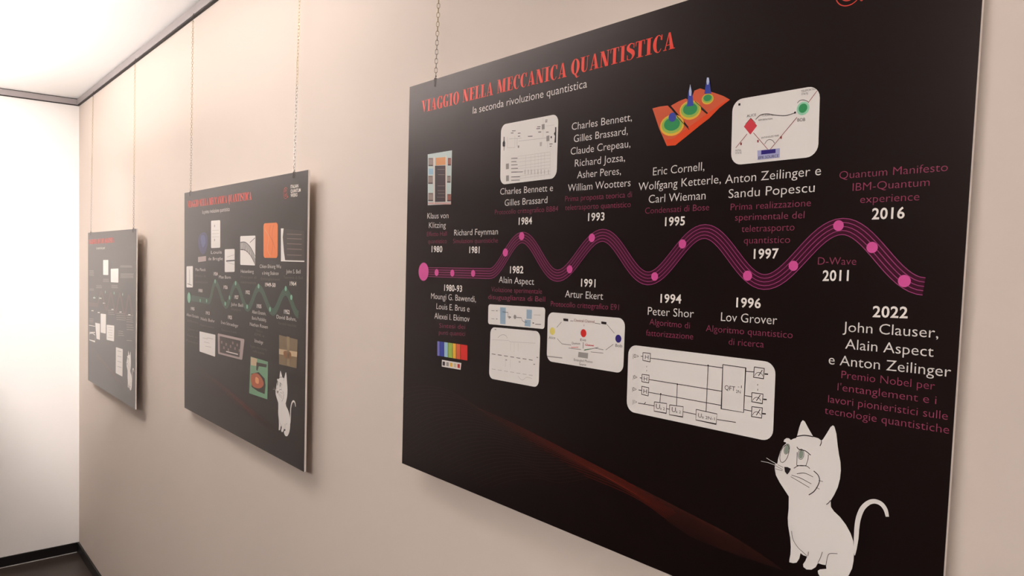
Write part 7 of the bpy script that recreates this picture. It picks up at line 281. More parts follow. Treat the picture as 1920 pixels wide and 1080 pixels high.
[2,"small_print","","","pale lines of small print",[["l","taupe",1,[[22.6,190.0],[143.4,188.4]],1.6],["l","taupe",1,[[25.2,195.9],[142.4,194.2]],1.6],["l","taupe",1,[[30.0,201.8],[151.9,199.8]],1.6],["l","taupe",1,[[18.8,207.9],[138.5,205.9]],1.6],["l","taupe",1,[[23.4,213.7],[149.2,211.4]],1.6],["l","taupe",1,[[368.2,224.4],[490.7,221.7]],1.6],["l","taupe",1,[[365.8,230.4],[490.7,227.4]],1.6],["l","taupe",1,[[362.7,236.5],[495.8,233.1]],1.6],["l","taupe",1,[[545.0,248.4],[666.5,244.8]],1.6],["l","taupe",1,[[543.4,254.1],[668.4,250.3]],1.6],["l","taupe",1,[[545.7,259.8],[677.9,255.5]],1.6],["l","taupe",1,[[721.4,156.6],[929.2,154.5]],1.6],["l","taupe",1,[[715.3,162.2],[936.2,159.6]],1.6],["l","taupe",1,[[723.5,191.7],[961.7,187.3]],1.6],["l","taupe",1,[[721.7,197.3],[956.9,192.5]],1.6],["l","taupe",1,[[721.7,202.7],[956.5,197.7]],1.6],["l","taupe",1,[[717.5,208.3],[958.1,202.8]],1.6],["l","taupe",1,[[205.0,259.4],[327.7,255.9]],1.6],["l","taupe",1,[[212.6,265.3],[341.4,261.4]],1.6],["l","taupe",1,[[200.0,271.9],[339.5,267.4]],1.6],["l","taupe",1,[[37.6,283.1],[146.9,279.6]],1.6],["l","taupe",1,[[31.5,289.7],[149.4,285.7]],1.6],["l","taupe",1,[[33.6,435.3],[145.9,430.4]],1.8],["l","taupe",1,[[30.3,443.5],[141.9,438.5]],1.8],["l","taupe",1,[[35.5,451.2],[135.5,446.7]],1.8],["l","taupe",1,[[475.2,366.8],[598.4,361.9]],1.8],["l","taupe",1,[[478.4,375.3],[597.5,370.5]],1.8],["l","taupe",1,[[475.3,384.3],[611.5,378.1]],1.8],["l","taupe",1,[[649.0,370.6],[817.1,362.4]],1.8],["l","taupe",1,[[649.9,379.9],[823.2,371.0]],1.8],["l","taupe",1,[[647.0,389.4],[828.8,379.6]],1.8],["l","taupe",1,[[649.1,398.5],[823.5,388.9]],1.8],["l","taupe",1,[[836.0,367.9],[958.2,362.3]],1.8],["l","taupe",1,[[844.7,376.3],[945.3,371.8]],1.8],["l","taupe",1,[[833.4,385.9],[948.1,380.3]],1.8],["l","taupe",1,[[838.4,394.5],[957.5,388.3]],1.8],["l","taupe",1,[[837.0,408.0],[949.0,401.9]],1.8],["l","taupe",1,[[845.8,417.1],[959.5,410.6]],1.8],["l","taupe",1,[[842.2,427.2],[959.7,420.1]],1.8],["l","taupe",1,[[844.7,474.2],[938.9,467.9]],1.8],["l","taupe",1,[[691.5,446.4],[780.2,441.6]],1.8],["l","taupe",1,[[685.6,456.2],[780.2,450.6]],1.8],["l","taupe",1,[[682.7,465.7],[794.5,458.4]],1.8]]],
[2,"printed_year","","","",[["l","white",1,[[133.4,324.2],[185.7,322.3]],4],["l","white",1,[[282.8,319.6],[331.9,317.8]],4],["l","white",1,[[90.1,391.6],[143.4,388.9]],4],["l","white",1,[[242.4,391.4],[292.3,388.7]],4],["l","white",1,[[364.5,339.2],[411.9,337.2]],4],["l","white",1,[[547.0,358.5],[590.7,356.4]],4],["l","white",1,[[706.7,361.1],[747.3,359.0]],4],["l","white",1,[[871.0,362.5],[908.5,360.5]],4]]]]

# ------------------------------------------------------------------ materials
def lin(c):
    return tuple(((v / 255) / 12.92 if v / 255 <= 0.04045 else ((v / 255 + 0.055) / 1.055) ** 2.4) for v in c)
MATS = {}
def mat(name, rgb, rough=0.5, spec=0.5, metal=0.0, emit=0.0, linear=False):
    if name in MATS: return MATS[name]
    m = bpy.data.materials.new(name); m.use_nodes = True
    b = m.node_tree.nodes['Principled BSDF']
    c = rgb if linear else lin(rgb)
    b.inputs['Base Color'].default_value = (*c, 1)
    b.inputs['Roughness'].default_value = rough
    b.inputs['Specular IOR Level'].default_value = spec
    b.inputs['Metallic'].default_value = metal
    if emit:
        b.inputs['Emission Color'].default_value = (*c, 1); b.inputs['Emission Strength'].default_value = emit
    if name.startswith('print_'): b.inputs['Specular Tint'].default_value = (1.0, 0.80, 0.76, 1)
    MATS[name] = m
    return m
def plaster(name, rgb, rough, scale, bump, var):
    m = mat(name, rgb, rough); nt = m.node_tree; b = nt.nodes['Principled BSDF']
    tc = nt.nodes.new('ShaderNodeTexCoord')
    n1 = nt.nodes.new('ShaderNodeTexNoise'); n1.inputs['Scale'].default_value = 2.2; n1.inputs['Detail'].default_value = 3
    n2 = nt.nodes.new('ShaderNodeTexNoise'); n2.inputs['Scale'].default_value = scale; n2.inputs['Detail'].default_value = 5
    nt.links.new(tc.outputs['Object'], n1.inputs['Vector']); nt.links.new(tc.outputs['Object'], n2.inputs['Vector'])
    mx = nt.nodes.new('ShaderNodeMix'); mx.data_type = 'RGBA'
    c = lin(rgb)
    mx.inputs[6].default_value = (*[v * (1 - var) for v in c], 1); mx.inputs[7].default_value = (*[min(1, v * (1 + var)) for v in c], 1)
    nt.links.new(n1.outputs['Fac'], mx.inputs[0]); nt.links.new(mx.outputs[2], b.inputs['Base Color'])
    b.inputs['Specular IOR Level'].default_value = 0.2
    bp = nt.nodes.new('ShaderNodeBump'); bp.inputs['Strength'].default_value = bump; bp.inputs['Distance'].default_value = 0.002
    nt.links.new(n2.outputs['Fac'], bp.inputs['Height']); nt.links.new(bp.outputs['Normal'], b.inputs['Normal'])
    return m
M_WALL = plaster('beige_wall_paint', WALLC, 0.85, 90, 0.12, 0.012)
M_WHITE = plaster('white_wall_paint', WALLW, 0.85, 90, 0.12, 0.008)
M_FAR = plaster('darkened_unseen_wall', WALLO, 0.7, 90, 0.12, 0.02)  # unseen walls, darkened so the panels reflect less
M_CEIL = plaster('ceiling_paint', (252, 250, 248), 0.8, 120, 0.1, 0.006)
M_FLOOR = plaster('floor_vinyl', FLOORC, 0.28, 30, 0.05, 0.12)
M_BLACK = mat('black_skirting', (22, 18, 18), 0.35)
M_RAIL = mat('grey_rail', (168, 160, 160), 0.45, metal=0.3)
M_SHADOW = mat('painted_gap_shadow', (44, 38, 38), 0.7)  # shadow above and below the rail, put into the colour
M_TOE = mat('pale_toe_strip', (190, 186, 184), 0.4)
M_FOAM = mat('foam_core', (238, 230, 222), 0.7)
M_FACE = mat('printed_black_laminate', FACEC, FROUGH, 0.5)
M_FACE.node_tree.nodes['Principled BSDF'].inputs['Specular Tint'].default_value = (1.0, 0.80, 0.76, 1)
M_BRASS = mat('brass_wire', (192, 172, 136), 0.35, metal=0.85)
M_STEEL = mat('steel_wire', (196, 190, 186), 0.25, metal=0.95)
M_HOOK = mat('dark_steel_wire', (92, 84, 82), 0.35, metal=0.8)
INK = dict(white=(226, 220, 214), ink=(38, 32, 34), grey=(150, 145, 140), lgrey=(186, 178, 172), maroon=(140, 62, 62), cherry=(206, 66, 76),
 mint=(150, 205, 172), green=(52, 142, 88), lilac=(168, 168, 205), indigo=(52, 42, 120), steel=(150, 172, 190), yellow=(222, 205, 110),
 red=(208, 48, 44), ice=(190, 204, 200), umber=(66, 56, 60), apricot=(216, 150, 100), taupe=(150, 132, 124), taupe2=(128, 108, 102), brick=(150, 88, 76),
 sky=(150, 184, 204), sky2=(66, 80, 132), cream=(226, 206, 190), rose=(196, 156, 150), orange=(206, 92, 62), vermilion=(222, 74, 36), amber=(226, 176, 62),
 lime=(150, 180, 84), blue=(58, 72, 158), pearl=(186, 196, 214), violet=(112, 112, 172), sand=(208, 190, 150), sand2=(190, 164, 130),
 magenta=(156, 66, 116), wine=(60, 12, 36), pink=(208, 84, 150), teal=(70, 122, 98), deepgreen=(44, 66, 54), teal2=(120, 178, 150),
 rust=(96, 50, 44), rustdark=(60, 34, 30), rustdark2=(176, 84, 34), sage=(138, 150, 134), coral=(206, 72, 62), ember1=(66, 38, 32), ember2=(140, 50, 36), ember3=(88, 36, 28),
 denim=(44, 48, 92), umber2=(48, 38, 36), tangerine=(226, 116, 46), taupe3=(168, 150, 146), seafoam=(104, 150, 116), burnt=(170, 84, 48), burnt2=(132, 84, 40),
 olive=(118, 98, 70), olive2=(140, 120, 88), title=(232, 74, 60), name=(222, 214, 208), sub=(222, 214, 208), year=(236, 228, 220), desc=(142, 62, 88), descred=(120, 52, 76), descgreen=(96, 88, 78))
def ink(n): return mat('print_' + n, INK[n], FROUGH, 0.5)

# ------------------------------------------------------------------ helpers
def link(o, parent=None):
    COL.objects.link(o)
    if parent is not None: o.parent = parent
    return o
def mesh_obj(name, verts, faces, mats, parent=None, idx=None, smooth=False):
    me = bpy.data.meshes.new(name); me.from_pydata([tuple(v) for v in verts], [], faces)
    for m in mats: me.materials.append(m)
    if idx:
        me.polygons.foreach_set('material_index', idx)
    if smooth:
        me.polygons.foreach_set('use_smooth', [True] * len(me.polygons))
    me.update()
    return link(bpy.data.objects.new(name, me), parent)
def box_data(x0, y0, z0, x1, y1, z1, off=0):
    v = [(x0, y0, z0), (x1, y0, z0), (x1, y1, z0), (x0, y1, z0), (x0, y0, z1), (x1, y0, z1), (x1, y1, z1), (x0, y1, z1)]
    f = [(3, 2, 1, 0), (4, 5, 6, 7), (0, 1, 5, 4), (1, 2, 6, 5), (2, 3, 7, 6), (3, 0, 4, 7)]
    return v, [tuple(i + off for i in q) for q in f]
def box(name, a, b, m, parent=None, bevel=0.0):
    v, f = box_data(*a, *b)
    o = mesh_obj(name, v, f, [m], parent)
    if bevel:
        md = o.modifiers.new('bevel', 'BEVEL'); md.width = bevel; md.segments = 2
    return o
def tube_data(path, r, n=6, closed=False):
    P = [Vector(p) for p in path]; V = []; F = []
    k = len(P); ref = Vector((0.31, 0.87, 0.38))
    for i, p in enumerate(P):
        a = P[(i - 1) % k] if (closed or i > 0) else p
        b = P[(i + 1) % k] if (closed or i < k - 1) else p
        t = (b - a).normalized(); s = t.cross(ref).normalized(); w = s.cross(t)
        for j in range(n):
            q = 2 * math.pi * j / n
            V.append(p + s * (r * math.cos(q)) + w * (r * math.sin(q)))
    for i in range(k if closed else k - 1):
        for j in range(n):
            a = i * n + j; b = i * n + (j + 1) % n; c = ((i + 1) % k) * n + (j + 1) % n; d = ((i + 1) % k) * n + j
            F.append((a, b, c, d))
    if not closed:
        F.append(tuple(range(n))[::-1]); F.append(tuple(range((k - 1) * n, k * n)))
    return V, F

# ------------------------------------------------------------------ room shell
XB, XF, YL, ZC = -4.693, 2.7, -4.0, 2.542
def struct(o): o['kind'] = 'structure'; return o
struct(box('floor', (XB - .1, YL - .1, -.1), (XF + .1, .1, 0), M_FLOOR))
struct(box('ceiling', (XB - .1, YL - .1, ZC), (XF + .1, .1, ZC + .1), M_CEIL))
struct(box('wall_right', (XB - .1, 0, 0), (XF + .1, .1, ZC), M_WALL))
struct(box('wall_back', (XB - .1, YL, 0), (XB, 0, ZC), M_WHITE))
struct(box('wall_left', (XB - .1, YL - .1, 0), (XF + .1, YL, ZC), M_FAR))
struct(box('wall_front', (XF, YL, 0), (XF + .1, 0, ZC), M_FAR))
BH = 0.0553
struct(box('baseboard_right', (XB, -.009, 0), (XF, 0, BH), M_BLACK, bevel=.0015))
struct(box('baseboard_back', (XB, YL, 0), (XB + .009, -.009, BH), M_BLACK, bevel=.0015))
box('toe_strip', (XB + .009, YL, 0), (XB + .013, -.013, .0035), M_TOE, bpy.data.objects['baseboard_back'])  # thin pale strip along the foot of the back baseboard
struct(box('baseboard_left', (XB, YL, 0), (XF, YL + .009, BH), M_BLACK, bevel=.0015))
struct(box('baseboard_front', (XF - .009, YL + .009, 0), (XF, -.009, BH), M_BLACK, bevel=.0015))
# picture rail under the ceiling: a grey metal profile between two solid strips painted dark as gap shadow
def rail(name, axis):
    z0 = 2.5035
    if axis == 'x':
        o = box(name, (XB, -.013, z0 + .0045), (XF, 0, ZC - .004), M_RAIL, bevel=.001)
        box('painted_shadow_strip', (XB, -.010, z0), (XF, 0, z0 + .0045), M_SHADOW, o)
        box('painted_shadow_strip', (XB, -.006, ZC - .004), (XF, 0, ZC), M_SHADOW, o)
    else:
        o = box(name, (XB, YL, z0 + .0045), (XB + .013, -.013, ZC - .004), M_RAIL, bevel=.001)
        box('painted_shadow_strip', (XB, YL, z0), (XB + .010, -.010, z0 + .0045), M_SHADOW, o)
        box('painted_shadow_strip', (XB, YL, ZC - .004), (XB + .006, -.006, ZC), M_SHADOW, o)
    return struct(o)
rail('trim_1', 'x'); rail('trim_2', 'y')

# ------------------------------------------------------------------ panels
H = 0.75
PANELS = [([-1.2502, -0.02173, 2.02326], [0.99992, -0.00555, -0.01121], [-0.01128, -0.01191, -0.99987], [[-9.0, 0.8], [1003.6, -6.3], [996.0, 744.7], [5.5, 755.1]], 'nearest black panel, with a magenta wave timeline and a large white cat'), ([-2.70266, -0.0234, 1.89687], [0.99997, -0.00735, -0.00112], [-0.00112, -1e-05, -1.0], [[-5.4, -3.1], [1002.1, 1.1], [997.1, 749.8], [7.4, 751.1]], 'middle black panel with a green wave timeline and an orange picture'), ([-4.29212, -0.02855, 1.78796], [0.99994, -0.01039, 0.00212], [0.00209, -0.00299, -0.99999], [[-5.5, -4.6], [1002.0, 1.7], [995.9, 747.7], [7.7, 755.4]], 'farthest black panel, the one closest to the corner of the room')]
def empty(name, label, cat, M, group=None):
    o = bpy.data.objects.new(name, None); o.empty_display_size = .05; COL.objects.link(o)
    o.matrix_world = M; o['label'] = label; o['category'] = cat
    if group: o['group'] = group
    return o
LAY = 0.00011
def L3(p, layer): return (p[0] / 1000, -0.0004 - LAY * layer, H - p[1] / 1000)
def spline(pts, per=6):
    if len(pts) < 3: return [tuple(p) for p in pts]
    out = []; n = len(pts)
    closed = abs(pts[0][0] - pts[-1][0]) + abs(pts[0][1] - pts[-1][1]) < 0.01
    g = lambda i: pts[i % (n - 1)] if closed else pts[max(0, min(n - 1, i))]
    for i in range(n - 1):
        a, b, c, d = g(i - 1), g(i), g(i + 1), g(i + 2)
        for k in range(per):
            t = k / per
            out.append(tuple(0.5 * (2 * b[j] + (c[j] - a[j]) * t + (2 * a[j] - 5 * b[j] + 4 * c[j] - d[j]) * t * t + (3 * b[j] - a[j] - 3 * c[j] + d[j]) * t ** 3) for j in (0, 1)))
    out.append(tuple(pts[-1]))
    return out
def ribbon(pts, w):
    # 2-D strip with mitred joints; w is a width or a list of half widths
    n = len(pts); out = []
    for i, p in enumerate(pts):
        a = pts[max(0, i - 1)]; b = pts[min(n - 1, i + 1)]
        dx, dy = b[0] - a[0], b[1] - a[1]; l = math.hypot(dx, dy) or 1e-6
        k = 1.0
        if 0 < i < n - 1:
            ux, uy = p[0] - a[0], p[1] - a[1]; ul = math.hypot(ux, uy) or 1e-6
            k = 1 / max(.5, abs((ux * dx + uy * dy) / (ul * l)))
        h = (w[i] if isinstance(w, list) else w / 2) * k
        out.append(((p[0] - dy / l * h, p[1] + dx / l * h), (p[0] + dy / l * h, p[1] - dx / l * h)))
    return out
class Sheet:
    """flat print: collects 2-D shapes (mm on the panel) with a colour and a layer into ONE mesh"""
    def __init__(s): s.v = []; s.f = []; s.i = []; s.m = []
    def mi(s, c):
        if c not in s.m: s.m.append(c)
        return s.m.index(c)
    def face(s, pts, c, L):
        ar = sum(pts[k][0] * pts[(k + 1) % len(pts)][1] - pts[(k + 1) % len(pts)][0] * pts[k][1] for k in range(len(pts)))
        if ar > 0: pts = pts[::-1]          # faces look towards the room (-y)
        b = len(s.v); s.v += [L3(p, L) for p in pts]; s.f.append(tuple(range(b, b + len(pts)))); s.i.append(s.mi(c))
    def strip(s, pts, w, c, L):
        r = ribbon(pts, w)
        for a, b in zip(r, r[1:]): s.face([a[0], b[0], b[1], a[1]], c, L)
    def build(s, name, parent):
        return mesh_obj(name, s.v, s.f, [ink(c) for c in s.m], parent, s.i)
    def add(s, q):
        k = q[0]
        if k == 'p': s.face(q[3], q[1], q[2])
        elif k == 's': s.face(spline(list(q[3]) + [q[3][0]], 4)[:-1], q[1], q[2])
        elif k == 'l': s.strip(q[3], q[4], q[1], q[2])
        elif k == 'c': s.strip(spline(q[3], 5), q[4], q[1], q[2])
        elif k == 'd': s.face([(q[3][0] + q[4] * math.cos(a * math.pi / 14), q[3][1] + q[4] * math.sin(a * math.pi / 14)) for a in range(28)], q[1], q[2])
        elif k == 'v':
            pts = q[3]; w = [v * .125 for v in q[4]]
            big = spline(pts, 5); ww = []
            for i in range(len(pts) - 1): ww += [w[i] + (w[i + 1] - w[i]) * t / 5 for t in range(5)]
            ww.append(w[-1]); ww = [x * TAILK for x in ww]; s.strip(big, ww, q[1], q[2])
        elif k == 'r':
            P = [Vector(p) for p in q[3]]; r = q[4]; out = []
            if r < .5: out = [tuple(p) for p in P]
            else:
                for i in range(4):
                    p = P[i]; a = (P[i - 1] - p).normalized(); b = (P[(i + 1) % 4] - p).normalized(); c = p + (a + b) * r
                    for t in range(7):
                        g = t / 6 * math.pi / 2
                        out.append(tuple(c - b * (r * math.cos(g)) - a * (r * math.sin(g))))
            s.face(out, q[1], q[2])
        elif k == 't': s.text(q[3], q[4][0], q[4][1], q[5], q[6], q[7], q[1], q[2], q[8])
        elif k == 'w':
            _, cl, cb, flat, cen, end, band, wl = q
            path = [tuple(flat[0])]
            n = 6
            path += [(flat[0][0] + (flat[1][0] - flat[0][0]) * t / n, flat[0][1] + (flat[1][1] - flat[0][1]) * t / n) for t in range(1, n)]
            pts = [flat[1]] + cen + [end]
            for a, b in zip(pts, pts[1:]):
                for t in range(16):
                    g = t / 16; e = (1 - math.cos(math.pi * g)) / 2
                    path.append((a[0] + (b[0] - a[0]) * g, a[1] + (b[1] - a[1]) * e))
            path.append(tuple(end))
            s.strip(path, band, cb, 1)
            for k2 in range(5):
                o = (k2 / 4 - .5) * band; off = []
                for i, p in enumerate(path):
                    a = path[max(0, i - 1)]; b = path[min(len(path) - 1, i + 1)]
                    dx, dy = b[0] - a[0], b[1] - a[1]; l = math.hypot(dx, dy)
                    off.append((p[0] - dy / l * o, p[1] + dx / l * o))
                s.strip(off, wl, cl, 2)
    def text(s, body, x, y, w, h, ang, c, L, bold=0):
        vs, fs, x0, x1 = glyphs(body, bold)
        sx = w / (x1 - x0); sy = h / CAPH
        ca, sa = math.cos(math.radians(ang)), math.sin(math.radians(ang))
        b = len(s.v); mi = s.mi(c)
        for (px, py) in vs:
            X = (px - x0) * sx; Y = py * sy
            s.v.append(L3((x + X * ca - Y * sa * 0, y - (Y + X * sa)), L))
        for f in fs: s.f.append(tuple(i + b for i in f)); s.i.append(mi)
GC = {}
def glyphs(body, bold):
    key = (body, bold)
    if key in GC: return GC[key]
    c = bpy.data.curves.new('t', 'FONT'); c.body = body; c.resolution_u = 3; c.offset = {0: -0.005, 1: 0.020, -1: -0.010}[bold]
    if bold == 1: c.space_character = 1.06
    o = bpy.data.objects.new('t', c); COL.objects.link(o)
    dg = bpy.context.evaluated_depsgraph_get(); dg.update()
    me = bpy.data.meshes.new_from_object(o.evaluated_get(dg))
    vs = [(v.co.x, v.co.y) for v in me.vertices]; fs = [tuple(p.vertices) for p in me.polygons]
    # make every face look towards the room
    out = []
    for f in fs:
        ar = sum(vs[f[k]][0] * vs[f[(k + 1) % len(f)]][1] - vs[f[(k + 1) % len(f)]][0] * vs[f[k]][1] for k in range(len(f)))
        out.append(f if ar > 0 else f[::-1])
    bpy.data.objects.remove(o); bpy.data.curves.remove(c); bpy.data.meshes.remove(me)
    GC[key] = (vs, out, min(v[0] for v in vs), max(v[0] for v in vs)); return GC[key]
_h = glyphs('H', 0); CAPH = max(v[1] for v in _h[0])

# high-contrast display serif for the titles, drawn by hand: cap height 1
def _ring(cx, cy, rx, ry, ix, iy, a0, a1, n=22):
    out = []
    for k in range(n):
        g = [math.radians(a0 + (a1 - a0) * (k + t) / n) for t in (0, 1)]
        out.append([(cx + rx * math.cos(g[0]), cy + ry * math.sin(g[0])), (cx + rx * math.cos(g[1]), cy + ry * math.sin(g[1])),
                    (cx + ix * math.cos(g[1]), cy + iy * math.sin(g[1])), (cx + ix * math.cos(g[0]), cy + iy * math.sin(g[0]))])
    return out
def _rc(x0, y0, x1, y1): return [(x0, y0), (x1, y0), (x1, y1), (x0, y1)]
HL = 0.045
LET = {
 'I': (.40, [_rc(.1, 0, .3, 1), _rc(0, 0, .4, HL), _rc(0, 1 - HL, .4, 1)]),
 'V': (.62, [[(.06, 1), (.27, 1), (.40, .22), (.32, 0)], [(.32, 0), (.38, 0), (.56, 1), (.51, 1)], _rc(0, 1 - HL, .33, 1), _rc(.42, 1 - HL, .62, 1)]),
 'A': (.66, [[(.28, 1), (.38, 1), (.60, 0), (.38, 0)], [(.28, 1), (.32, .93), (.12, 0), (.07, 0)], _rc(.15, .26, .48, .26 + HL), _rc(0, 0, .2, HL), _rc(.31, 0, .66, HL)]),
 'N': (.64, [[(.04, 1), (.25, 1), (.56, 0), (.5, 0), (.36, 0)], _rc(.07, 0, .115, 1), _rc(.515, 0, .56, 1), _rc(0, 0, .19, HL), _rc(.44, 1 - HL, .64, 1), _rc(0, 1 - HL, .24, 1)]),
 'M': (.82, [[(.05, 1), (.26, 1), (.44, .1), (.40, 0), (.32, 0)], [(.38, 0), (.42, 0), (.58, 1), (.53, 1)], _rc(.07, 0, .11, 1), _rc(.53, 0, .73, 1), _rc(0, 0, .18, HL), _rc(.45, 0, .82, HL), _rc(0, 1 - HL, .24, 1), _rc(.53, 1 - HL, .82, 1)]),
 'L': (.52, [_rc(.08, 0, .28, 1), _rc(0, 0, .5, HL), _rc(0, 1 - HL, .36, 1), [(.44, 0), (.5, 0), (.5, .3), (.47, .3)]]),
 'E': (.54, [_rc(.08, 0, .28, 1), _rc(0, 0, .52, HL), _rc(0, 1 - HL, .5, 1), _rc(.28, .5, .42, .5 + HL), [(.46, 0), (.52, 0), (.52, .28), (.49, .28)], [(.44, 1), (.5, 1), (.5, .74), (.47, .74)], _rc(.40, .40, .43, .64)]),
 'T': (.56, [_rc(.18, 0, .38, 1), _rc(.08, 0, .48, HL), _rc(0, 1 - HL, .56, 1), [(0, 1), (.06, 1), (.03, .72), (0, .72)], [(.5, 1), (.56, 1), (.56, .72), (.53, .72)]]),
 'U': (.62, [_rc(.08, .3, .28, 1), _rc(0, 1 - HL, .36, 1), _rc(.48, .3, .52, 1), _rc(.42, 1 - HL, .62, 1)] + _ring(.30, .3, .22, .31, .0, .0, 180, 181, 1) + _ring(.30, .3, .22, .31, .02, .25, 180, 270, 8) + _ring(.30, .3, .22, .31, .18, .26, 270, 360, 8) + [_rc(.28, .02, .32, .06)]),
 'O': (.62, _ring(.31, .5, .31, .52, .11, .475, 0, 360, 28)),
 'C': (.56, _ring(.31, .5, .31, .52, .11, .475, 100, 262, 18) + _ring(.31, .5, .23, .52, .19, .475, 38, 102, 8) + _ring(.31, .5, .23, .52, .19, .475, 258, 322, 8) + [_rc(.47, .68, .53, 1), [(.42, .74), (.50, .70), (.52, .84), (.46, .86)]]),
 'G': (.62, _ring(.31, .5, .31, .52, .11, .475, 100, 262, 18) + _ring(.31, .5, .23, .52, .19, .475, 38, 102, 8) + _ring(.31, .5, .23, .52, .19, .475, 258, 322, 8) + [_rc(.47, .70, .53, 1), _rc(.38, 0, .56, .44), _rc(.30, .40, .62, .44)]),
 'Q': (.62, _ring(.31, .5, .31, .52, .11, .475, 0, 360, 28) + [[(.22, .04), (.36, .06), (.52, -.24), (.40, -.26)], [(.40, -.26), (.52, -.24), (.62, -.14), (.60, -.2)]]),
 ' ': (.22, []),
}
def _S():
    pts = [(.44, .74), (.43, .90), (.26, .985), (.10, .86), (.10, .68), (.25, .55), (.38, .42), (.42, .24), (.30, .03), (.10, .04), (.05, .22)]
    w = [.02, .018, .025, .075, .10, .12, .12, .085, .025, .018, .02]
    big = spline(pts, 4); ww = []
    for i in range(len(pts) - 1): ww += [w[i] + (w[i + 1] - w[i]) * t / 4 for t in range(4)]
    ww.append(w[-1]); r = ribbon(big, ww)
    return (.5, [[a[0], b[0], b[1], a[1]] for a, b in zip(r, r[1:])] + [_rc(.43, .68, .47, .98), _rc(.03, .02, .07, .32)])
LET['S'] = _S()
def title(s, body, x, y, w, h, ang, c, L):
    tot = sum(LET[ch][0] + .05 for ch in body) - .05
    k = w / tot; px = 0; ta = math.tan(math.radians(ang))
    for ch in body:
        for p in LET[ch][1]:
            s.face([(x + (px + a) * k, y - b * h - (px + a) * k * ta) for a, b in p], c, L)
        px += LET[ch][0] + .05

TAILK = 2.2
CAN = dict(title=22.8, sub=12.4, name=10.7, desc=8.2, year=11.1)
panels = []
for i, (O_, U_, V_, outline, label) in enumerate(PANELS):
    O_, U_, V_ = Vector(O_), Vector(U_), Vector(V_)
    zx = -V_.normalized(); xx = (U_ - zx * U_.dot(zx)).normalized(); yy = zx.cross(xx)
    org = O_ - zx * H
    M = Matrix(((xx.x, yy.x, zx.x, org.x), (xx.y, yy.y, zx.y, org.y), (xx.z, yy.z, zx.z, org.z), (0, 0, 0, 1)))
    root = empty('exhibition_panel', label, 'poster panel', M, 'black exhibition panels hung along the wall')
    panels.append((root, M))
    q = [(p[0] / 1000, H - p[1] / 1000) for p in outline]     # TL TR BR BL
    v = [(x, 0.0, z) for x, z in q] + [(x, 0.005, z) for x, z in q]
    f = [(0, 3, 2, 1), (4, 5, 6, 7), (0, 1, 5, 4), (1, 2, 6, 5), (2, 3, 7, 6), (3, 0, 4, 7)]
    mesh_obj('foam_board', v, f, [M_FOAM], root)
    v = [(x, -0.0003, z) for x, z in q] + [(x, -0.00002, z) for x, z in q]
    o = mesh_obj('printed_face', v, f, [M_FACE], root); o['label'] = 'black laminated print face'
for b, s_, st, x, y, w, h, ang in TEXTS:
    root = panels[b][0]; sh = Sheet()
    hh = CAN[st] if (b == 0 or st in ('title', 'sub')) else CAN[st] * .9
    if s_ in ('ITALIAN', 'QUANTUM', 'WEEKS'): hh = 8.2
    if b: ang = max(-.8, min(.8, ang))
    if st == 'title':
        title(sh, s_, x, y, w, hh, ang, 'title', 2); sh.build('title_word', root)
    else:
        c = st if st != 'desc' else ('desc', 'descgreen', 'descred')[b]
        sh.text(s_, x, y, w, hh, ang, c, 2, {'year': 1, 'desc': -1}.get(st, 0))
        sh.build({'sub': 'subtitle', 'name': 'caption_name', 'desc': 'caption_note', 'year': 'year_numerals'}[st], root)
keys = {}
for b, name, par, key, label, prims in GFX:
    sh = Sheet()
    for q in prims: sh.add(q)
    if not sh.v: continue
    parent = keys[(b, par)] if par else panels[b][0]
    o = sh.build(name, parent)
    if label: o['label'] = label
    if key: keys[(b, key)] = o

